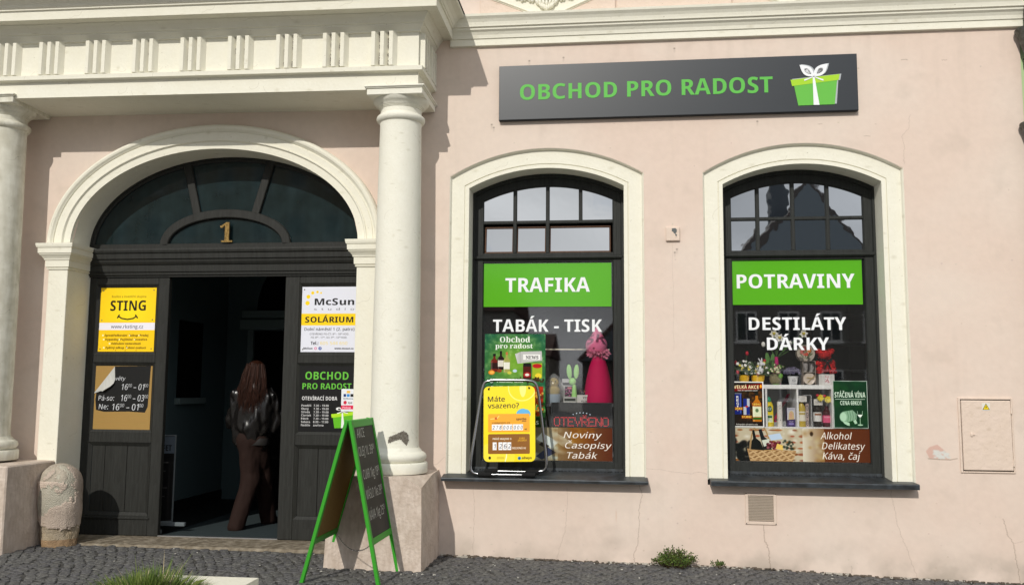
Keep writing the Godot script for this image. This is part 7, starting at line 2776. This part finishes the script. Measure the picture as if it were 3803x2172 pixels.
func weeds() -> void:
	for q in [[0.50, 0.10, 0.20, 0.14, 1700, "bushy green weed clump at the foot of the wall below the junction box"], [0.86, 0.05, 0.09, 0.05, 160, "sparse small weed just right of the bushy clump"]]:
		var cx: float = q[0]
		var cz: float = q[1]
		var W := thing("weed_clump", q[5], "weed", V3(cx, ground(cx), cz))
		var st := mb()
		var le := [mb(), mb(), mb()]
		for k in 3:
			le[k].o = O
		var n: int = q[4]
		var stems := []
		for k in n / 16:
			var t := rnd(0, TAU)
			var e := sqrt(rng.randf())
			var base := V3(cx + cos(t) * e * float(q[2]) * 0.5, ground(cx), cz + sin(t) * e * 0.07)
			var tip := V3(cx + cos(t) * e * float(q[2]) * 1.12, ground(cx) + float(q[3]) * (1.15 - 0.75 * e * e) * rnd(0.7, 1.15), maxf(cz + sin(t) * e * 0.13 + 0.02, 0.02))
			stems.append([base, tip])
			st.tube([base, base.lerp(tip, 0.5) + V3(0, 0.012, 0), tip], 0.0016, 4, false)
		for k in n:
			var s: Array = stems[rng.randi() % stems.size()]
			var u := rnd(0.25, 1.05)
			var c: Vector3 = s[0].lerp(s[1], u) + V3(rnd(-0.012, 0.012), 0.012 * sin(u * PI) + rnd(-0.008, 0.01), rnd(-0.012, 0.012))
			var t := rnd(0, TAU)
			leafy(le[rng.randi() % 3], c, c + V3(cos(t) * rnd(0.008, 0.02), rnd(-0.006, 0.014), sin(t) * 0.015), rnd(0.003, 0.006))
		part("stems", st, simple("weed_stem", L(0.10, 0.07, 0.03), 0.8), W, "stuff")
		for k in 3:
			part("leaves", le[k], simple("weed_leaf_%d" % k, [L(0.075, 0.12, 0.022), L(0.11, 0.16, 0.03), L(0.045, 0.08, 0.018)][k], 0.6), W, "stuff")

func planter() -> void:
	var g := ground(-2.5)
	var P := thing("planter", "white concrete planter box at the lower edge of the picture", "planter", V3(-2.6, g, 3.6))
	var m := mb()
	var top := 0.43
	var x0 := -2.72
	var x1 := -2.10
	var z0 := 3.085
	var z1 := 4.3
	for b in [[x0, x1, z0, z0 + 0.16], [x0, x1, z1 - 0.12, z1], [x0, x0 + 0.12, z0 + 0.16, z1 - 0.12], [x1 - 0.20, x1, z0 + 0.16, z1 - 0.12]]:
		m.box(V3(b[0], g - 0.02, b[2]), V3(b[1], top, b[3]), 0.0)
	part("box", m, mat("planter_white", L(0.74, 0.71, 0.60), 0.8, M["tex_mottled"], 0.8, M["tex_bump"], 0.2), P)
	m = mb()
	m.box(V3(x0 + 0.1, g, z0 + 0.1), V3(x1 - 0.18, top - 0.04, z1 - 0.1))
	part("soil", m, mat("soil", L(0.05, 0.035, 0.025), 0.95, M["tex_grime"], 0.3, M["tex_bump"], 1.0), P)
	var T := thing("grass_tuft", "shaggy green grass tuft growing in the white planter", "grass", V3(-2.55, top, 3.5))
	var gr := [mb(), mb(), mb(), mb()]
	for k in 4:
		gr[k].o = O
	for k in 1500:
		var t := rnd(0, TAU)
		var e := sqrt(rng.randf())
		var b := V3(-2.62 + cos(t) * e * 0.29, top - 0.05, 3.42 + sin(t) * e * 0.20)
		var mid := exp(-pow((b.x + 2.60) / 0.14, 2))
		var hgt := rnd(0.03, 0.095) + 0.08 * mid * rnd(0.1, 1.3)
		var lean := V3(cos(t) * e * 0.09 + rnd(-0.035, 0.035), 0, sin(t) * e * 0.06 + rnd(-0.03, 0.03))
		if k % 23 == 0:
			hgt *= 1.5
			lean *= 1.6
		var w := rnd(0.0022, 0.0045)
		var s := V3(cos(t + 1.3), 0, sin(t + 1.3) * 0.5 + 0.2).normalized() * w
		var p1 := b + V3(0, hgt * 0.55, 0) + lean * 0.35
		var p2 := b + V3(0, hgt, 0) + lean
		var gm: MB = gr[rng.randi() % 3 if k % 17 else 3]
		gm.quad(b - s, b + s, p1 + s * 0.8, p1 - s * 0.8)
		gm.tri(p1 - s * 0.8, p1 + s * 0.8, p2)
	# a few broad blades leaning to the right
	for q in [[V3(-2.42, top - 0.03, 3.36), V3(-2.29, 0.475, 3.36), 0.010], [V3(-2.40, top - 0.03, 3.40), V3(-2.27, 0.445, 3.42), 0.005], [V3(-2.48, top - 0.03, 3.36), V3(-2.39, 0.485, 3.34), 0.006]]:
		var mid: Vector3 = q[0].lerp(q[1], 0.55) + V3(0, 0.012, 0)
		var up := V3(-0.5, 0.8, 0.1).normalized() * float(q[2])
		gr[1].quad(q[0] - up * 0.6, q[0] + up * 0.6, mid + up, mid - up)
		gr[1].tri(mid - up, mid + up, q[1])
	for k in 4:
		var gm := simple("grass_%d" % k, [L(0.085, 0.135, 0.022), L(0.15, 0.19, 0.045), L(0.05, 0.085, 0.018), L(0.40, 0.33, 0.20)][k], 0.55)
		gm.backlight_enabled = true
		gm.backlight = Color(0.12, 0.16, 0.04)
		part("blades" if k < 3 else "dry_blades", gr[k], gm, T, "stuff")

# ---------------------------------------------------------------- the woman walking into the house
func smin(a: float, b: float, k: float) -> float:
	var h := maxf(k - absf(a - b), 0.0) / k
	return minf(a, b) - h * h * k * 0.25

func flesh(m: MB, bones: Array, cell: float, k: float, wob := 0.0, wf := 8.0, sd := 1) -> void:
	# meshes the smooth union of tapered capsules [a, b, ra, rb] with surface nets and adds it to m
	var lo := V3(1e9, 1e9, 1e9)
	var hi := -lo
	for b in bones:
		var r: float = maxf(b[2], b[3]) + cell * 3.0 + wob
		lo = lo.min(b[0] - V3(r, r, r)).min(b[1] - V3(r, r, r))
		hi = hi.max(b[0] + V3(r, r, r)).max(b[1] + V3(r, r, r))
	var nx := int((hi.x - lo.x) / cell) + 2
	var ny := int((hi.y - lo.y) / cell) + 2
	var nz := int((hi.z - lo.z) / cell) + 2
	var F := PackedFloat32Array()
	F.resize(nx * ny * nz)
	F.fill(1.0)
	var no := FastNoiseLite.new()
	no.seed = sd
	no.frequency = wf
	no.fractal_octaves = 2
	for b in bones:
		var a: Vector3 = b[0]
		var d: Vector3 = b[1] - a
		var dd := maxf(d.length_squared(), 1e-9)
		var ra: float = b[2]
		var rb: float = b[3]
		var fl: float = b[4] if b.size() > 4 else 1.0    # flattening from front to back
		var r: float = maxf(ra, rb) + k + cell * 2.0 + wob
		var l0 := ((a.min(b[1]) - V3(r, r, r) - lo) / cell).floor()
		var l1 := ((a.max(b[1]) + V3(r, r, r) - lo) / cell).ceil()
		for z in range(maxi(int(l0.z), 0), mini(int(l1.z), nz)):
			for y in range(maxi(int(l0.y), 0), mini(int(l1.y), ny)):
				var row := (z * ny + y) * nx
				for x in range(maxi(int(l0.x), 0), mini(int(l1.x), nx)):
					var p := lo + V3(x, y, z) * cell - a
					var t := clampf(p.dot(d) / dd, 0.0, 1.0)
					var q := p - d * t
					if fl != 1.0:
						q.z /= fl
					var v := q.length() - lerpf(ra, rb, t)
					var f := F[row + x]
					F[row + x] = v if f >= 1.0 else smin(f, v, k)
	if wob > 0.0:
		for z in nz:
			for y in ny:
				for x in nx:
					var i := (z * ny + y) * nx + x
					if F[i] < wob * 2.0 + cell * 2:
						var p := lo + V3(x, y, z) * cell
						F[i] += no.get_noise_3d(p.x * 1.3, p.y * 0.55, p.z * 1.3) * wob
	var id := {}
	var P := PackedVector3Array()
	for z in nz - 1:
		for y in ny - 1:
			for x in nx - 1:
				var i := (z * ny + y) * nx + x
				var s := 0
				var c := Vector3.ZERO
				var n := 0
				var f0 := F[i]
				# quick test
				var any_in := false
				var any_out := false
				var cv := [f0, F[i + 1], F[i + nx], F[i + nx + 1], F[i + nx * ny], F[i + nx * ny + 1], F[i + nx * ny + nx], F[i + nx * ny + nx + 1]]
				for q in cv:
					if q < 0.0:
						any_in = true
					else:
						any_out = true
				if not (any_in and any_out):
					continue
				for e in [[0, 1], [2, 3], [4, 5], [6, 7], [0, 2], [1, 3], [4, 6], [5, 7], [0, 4], [1, 5], [2, 6], [3, 7]]:
					var fa: float = cv[e[0]]
					var fb: float = cv[e[1]]
					if (fa < 0.0) != (fb < 0.0):
						var t := fa / (fa - fb)
						var pa := V3(e[0] & 1, (e[0] >> 1) & 1, e[0] >> 2)
						var pb := V3(e[1] & 1, (e[1] >> 1) & 1, e[1] >> 2)
						c += pa.lerp(pb, t)
						n += 1
				id[i] = P.size()
				P.append(lo + (V3(x, y, z) + c / n) * cell)
	var G := func(p: Vector3) -> Vector3:
		var g := (p - lo) / cell
		var x := clampi(int(g.x), 1, nx - 3)
		var y := clampi(int(g.y), 1, ny - 3)
		var z := clampi(int(g.z), 1, nz - 3)
		var fx := g.x - x
		var fy := g.y - y
		var fz := g.z - z
		var at := func(dx: float, dy: float, dz: float) -> float:
			var X := clampf(g.x + dx, 0, nx - 2)
			var Yy := clampf(g.y + dy, 0, ny - 2)
			var Zz := clampf(g.z + dz, 0, nz - 2)
			var i := (int(Zz) * ny + int(Yy)) * nx + int(X)
			var ux := X - int(X)
			var uy := Yy - int(Yy)
			var uz := Zz - int(Zz)
			return lerpf(lerpf(lerpf(F[i], F[i + 1], ux), lerpf(F[i + nx], F[i + nx + 1], ux), uy), lerpf(lerpf(F[i + nx * ny], F[i + nx * ny + 1], ux), lerpf(F[i + nx * ny + nx], F[i + nx * ny + nx + 1], ux), uy), uz)
		return V3(at.call(0.7, 0, 0) - at.call(-0.7, 0, 0), at.call(0, 0.7, 0) - at.call(0, -0.7, 0), at.call(0, 0, 0.7) - at.call(0, 0, -0.7))
	var N := PackedVector3Array()
	for p in P:
		N.append(G.call(p))
	var sx := 1
	var sy := nx
	var sz := nx * ny
	for i in id:
		for ax in 3:
			var st: int = [sx, sy, sz][ax]
			var u: int = [sy, sz, sx][ax]
			var w: int = [sz, sx, sy][ax]
			var fa := F[i]
			var fb := F[i + st]
			if (fa < 0.0) == (fb < 0.0):
				continue
			if not (id.has(i - u) and id.has(i - w) and id.has(i - u - w)):
				continue
			var a: int = id[i - u - w]
			var b: int = id[i - w]
			var c: int = id[i]
			var d: int = id[i - u]
			if fa < 0.0:
				m.quadn(P[a], P[b], P[c], P[d], N[a], N[b], N[c], N[d])
			else:
				m.quadn(P[d], P[c], P[b], P[a], N[d], N[c], N[b], N[a])

func woman() -> void:
	var y := 0.055
	var o := V3(-3.875, y, -0.95)
	var W := thing("person", "person with long auburn hair, dark jacket and brown trousers walking in, seen from behind", "person", o)
	var skin := mat("skin", L(0.50, 0.31, 0.22), 0.55)
	# joints, in metres from the floor under her (she walks towards -z)
	var J := {
		"hipl": V3(-0.06, 0.93, 0.0), "hipr": V3(0.06, 0.93, -0.02), "kneel": V3(0.0, 0.50, 0.0), "ankl": V3(-0.085, 0.09, 0.13), "toel": V3(-0.09, 0.025, 0.0),
		"kneer": V3(0.06, 0.52, -0.20), "ankr": V3(0.075, 0.10, -0.36), "toer": V3(0.085, 0.025, -0.49),
		"waist": V3(0.0, 1.08, -0.01), "chest": V3(0.0, 1.30, -0.01), "neck": V3(0.005, 1.46, -0.01), "head": V3(0.01, 1.60, -0.03),
		"shl": V3(-0.16, 1.375, 0.0), "shr": V3(0.16, 1.365, -0.01), "ell": V3(-0.215, 1.12, -0.03), "elr": V3(0.20, 1.10, -0.05), "wrl": V3(-0.15, 1.02, -0.22), "wrr": V3(0.14, 1.05, -0.25)}
	for k in J:
		J[k] = o + J[k]
	var m := mb()
	flesh(m, [[J.hipl, J.kneel, 0.085, 0.058], [J.kneel, J.ankl, 0.056, 0.036], [J.ankl, J.toel, 0.036, 0.028], [J.hipr, J.kneer, 0.085, 0.058], [J.kneer, J.ankr, 0.056, 0.036], [J.ankr, J.toer, 0.036, 0.028],
		[J.hipl, J.hipr, 0.10, 0.10], [J.hipl.lerp(J.hipr, 0.5), J.waist, 0.125, 0.105, 0.8], [J.waist, J.chest, 0.11, 0.13, 0.75], [J.shl, J.shr, 0.065, 0.065], [J.chest, J.neck, 0.10, 0.055],
		[J.neck, J.head, 0.05, 0.055], [J.shl, J.ell, 0.05, 0.04], [J.ell, J.wrl, 0.038, 0.026], [J.shr, J.elr, 0.05, 0.04], [J.elr, J.wrr, 0.038, 0.026]], 0.016, 0.05)
	# head with face turned away from us
	var hd: Vector3 = J.head
	flesh(m, [[hd + V3(0, 0.055, 0.01), hd + V3(0, 0.05, -0.02), 0.086, 0.082], [hd + V3(0, -0.01, -0.045), hd + V3(0, -0.05, -0.062), 0.058, 0.03], [hd + V3(0, 0.03, -0.098), hd + V3(0, 0.0, -0.112), 0.008, 0.013],
		[hd + V3(-0.022, -0.028, -0.094), hd + V3(0.022, -0.028, -0.094), 0.008, 0.008], [hd + V3(-0.083, 0.03, 0.0), hd + V3(-0.083, 0.0, -0.008), 0.012, 0.010], [hd + V3(0.083, 0.03, 0.0), hd + V3(0.083, 0.0, -0.008), 0.012, 0.010], [hd + V3(0, -0.1, 0.0), hd + V3(0, -0.02, 0.0), 0.05, 0.055]], 0.007, 0.02)
	# hands closed round the strap of a bag
	for s in [-1.0, 1.0]:
		var wr: Vector3 = J.wrl if s < 0 else J.wrr
		var dir := V3(-s * 0.6, -0.05, -0.8).normalized()
		var palm := wr + dir * 0.05
		var side := V3(0, 1, 0)
		var fb := [[wr, palm, 0.024, 0.03], [palm, palm + dir * 0.03, 0.03, 0.027]]
		for f in 4:
			var base := palm + dir * 0.045 + side * (0.028 - f * 0.018)
			var l: float = [0.036, 0.042, 0.039, 0.030][f]
			var mid := base + (dir + V3(-s * 0.5, 0, 0.2)).normalized() * l
			var tip := mid + V3(s * 0.2, -0.1, 0.9).normalized() * l * 0.8
			fb.append([base, mid, 0.0095, 0.0088])
			fb.append([mid, tip, 0.0088, 0.0078])
		var tb := palm + side * 0.022
		fb.append([tb, tb + V3(-s * 0.02, 0.03, -0.01), 0.012, 0.010])
		fb.append([tb + V3(-s * 0.02, 0.03, -0.01), tb + V3(-s * 0.04, 0.035, 0.01), 0.010, 0.008])
		flesh(m, fb, 0.005, 0.01)
	part("body", m, skin, W)
	# loose leather jacket gathered at the hem
	m = mb()
	flesh(m, [[J.shl + V3(0.02, -0.01, 0), J.shr + V3(-0.02, -0.01, 0), 0.085, 0.085], [J.chest + V3(-0.06, -0.02, 0.02), J.waist + V3(-0.065, -0.02, 0.02), 0.145, 0.15, 0.85], [J.chest + V3(0.06, -0.02, 0.02), J.waist + V3(0.06, -0.02, 0.02), 0.145, 0.15, 0.85],
		[J.waist + V3(-0.06, -0.02, 0.01), J.waist + V3(0.06, -0.02, 0.01), 0.15, 0.15, 0.8], [J.waist + V3(-0.06, -0.12, 0.01), J.waist + V3(0.06, -0.12, 0.01), 0.135, 0.135, 0.82],
		[J.shl, J.ell, 0.082, 0.078], [J.ell, J.wrl, 0.076, 0.05], [J.shr, J.elr, 0.082, 0.076], [J.elr, J.wrr, 0.074, 0.05]], 0.012, 0.035, 0.05, 6.0, 5)
	# folds: soft ridges running down the back
	part("jacket", m, mat("leather", L(0.009, 0.008, 0.0075), 0.27), W)
	M["leather"].metallic_specular = 0.5
	m = mb()
	var hem: Vector3 = o + V3(0.0, 0.90, 0.0)
	flesh(m, [[hem + V3(-0.07, 0.0, 0), hem + V3(0.07, 0.0, 0), 0.118, 0.118, 0.9]], 0.012, 0.02)
	var band := mb()
	for i in range(0, m.V.size(), 3):
		var ok := true
		for k in 3:
			var yy := m.V[i + k].y + O.y
			if yy < hem.y - 0.035 or yy > hem.y + 0.05:
				ok = false
		if ok:
			for k in 3:
				band.V.append(m.V[i + k]); band.N.append(m.N[i + k]); band.U.append(Vector2.ZERO); band.C.append(Color.WHITE)
	part("hem_band", band, mat("leather_band", L(0.025, 0.023, 0.022), 0.45), W)
	# wide brown trousers
	m = mb()
	flesh(m, [[J.hipl + V3(0, 0.0, 0), J.hipr + V3(0, 0.0, 0), 0.118, 0.118], [J.hipl + V3(0.02, 0, 0), J.kneel + V3(0.0, 0.0, 0.0), 0.118, 0.094], [J.kneel, J.ankl + V3(0.0, -0.05, 0.0), 0.094, 0.086],
		[J.hipr + V3(-0.01, 0, 0), J.kneer, 0.118, 0.092], [J.kneer, J.ankr + V3(0, -0.05, 0.02), 0.092, 0.085]], 0.013, 0.04, 0.010, 7.0, 9)
	part("trousers", m, mat("brown_cloth", L(0.021, 0.0105, 0.008), 0.85, M["tex_mottled"], 0.2), W)
	for s in [["ankl", "toel"], ["ankr", "toer"]]:
		m = mb()
		flesh(m, [[J[s[0]] + V3(0, -0.055, 0.03), J[s[1]] + V3(0, 0.012, 0), 0.042, 0.036]], 0.008, 0.02)
		part("shoe", m, mat("shoe_black", L(0.015, 0.014, 0.014), 0.4), W)
	# long auburn hair
	m = mb()
	flesh(m, [[hd + V3(0, 0.07, 0.02), hd + V3(0.0, 0.03, 0.0), 0.098, 0.102], [hd + V3(0.0, 0.02, 0.045), hd + V3(0.0, -0.17, 0.10), 0.088, 0.10, 0.75], [hd + V3(-0.055, -0.03, 0.02), hd + V3(-0.095, -0.22, 0.05), 0.06, 0.05], [hd + V3(0.055, -0.03, 0.02), hd + V3(0.08, -0.20, 0.05), 0.06, 0.055],
		[hd + V3(-0.03, -0.14, 0.12), hd + V3(-0.045, -0.30, 0.15), 0.07, 0.03, 0.6], [hd + V3(0.04, -0.14, 0.12), hd + V3(0.045, -0.29, 0.15), 0.07, 0.028, 0.6]], 0.010, 0.04, 0.006, 22.0, 3)
	part("hair", m, mat("hair", L(0.024, 0.008, 0.004), 0.42), W)
	var dark := mb()
	var warm := mb()
	for k in 340:
		var t := rnd(-1.0, 1.0)
		var up := rnd(0.0, 1.0)
		var root := hd + V3(sin(t * 1.45) * 0.100, 0.11 - 0.10 * up + 0.03 * cos(t), 0.015 + cos(t * 1.45) * 0.098)
		var l := rnd(0.32, 0.50) * (1.0 - 0.15 * absf(t))
		var a := root + V3(t * 0.035, -l * 0.35, 0.035)
		var b := root + V3(t * 0.062 + rnd(-0.015, 0.015), -l * 0.75, 0.075 + rnd(-0.01, 0.01))
		var c := root + V3(t * 0.030 + rnd(-0.03, 0.03), -l, 0.078 + rnd(-0.012, 0.012))
		(warm if k % 2 else dark).tube([root, a, b, c], 0.0045, 4, false, 0.0008)
	part("hair_strands", dark, mat("hair_dark", L(0.020, 0.0065, 0.003), 0.5), W, "stuff")
	part("hair_strands", warm, mat("hair_warm", L(0.040, 0.012, 0.005), 0.45), W, "stuff")
	# shoulder bag
	var B := thing("shoulder_bag", "small black leather bag held under the person's right arm", "bag", o + V3(0.2, 1.15, -0.12))
	m = mb()
	m.xf = Transform3D(Basis(V3(0, 1, 0), 0.5), o + V3(0.235, 1.16, -0.14))
	m.box(V3(-0.045, -0.10, -0.12), V3(0.045, 0.08, 0.12), 0.03)
	part("pouch", m, mat("bag_black", L(0.02, 0.02, 0.021), 0.25), B)
	m = mb()
	m.tube([o + V3(0.25, 1.24, -0.05), o + V3(0.23, 1.40, 0.0), o + V3(0.18, 1.475, -0.03), o + V3(0.17, 1.40, -0.12), o + V3(0.23, 1.24, -0.2)], 0.008, 6)
	part("strap", m, M["bag_black"], B)
	m = mb()
	m.ball(o + V3(0.262, 1.25, -0.045), V3(0.009, 0.011, 0.009), 8, 6)
	part("buckle", m, M["chrome"], B)
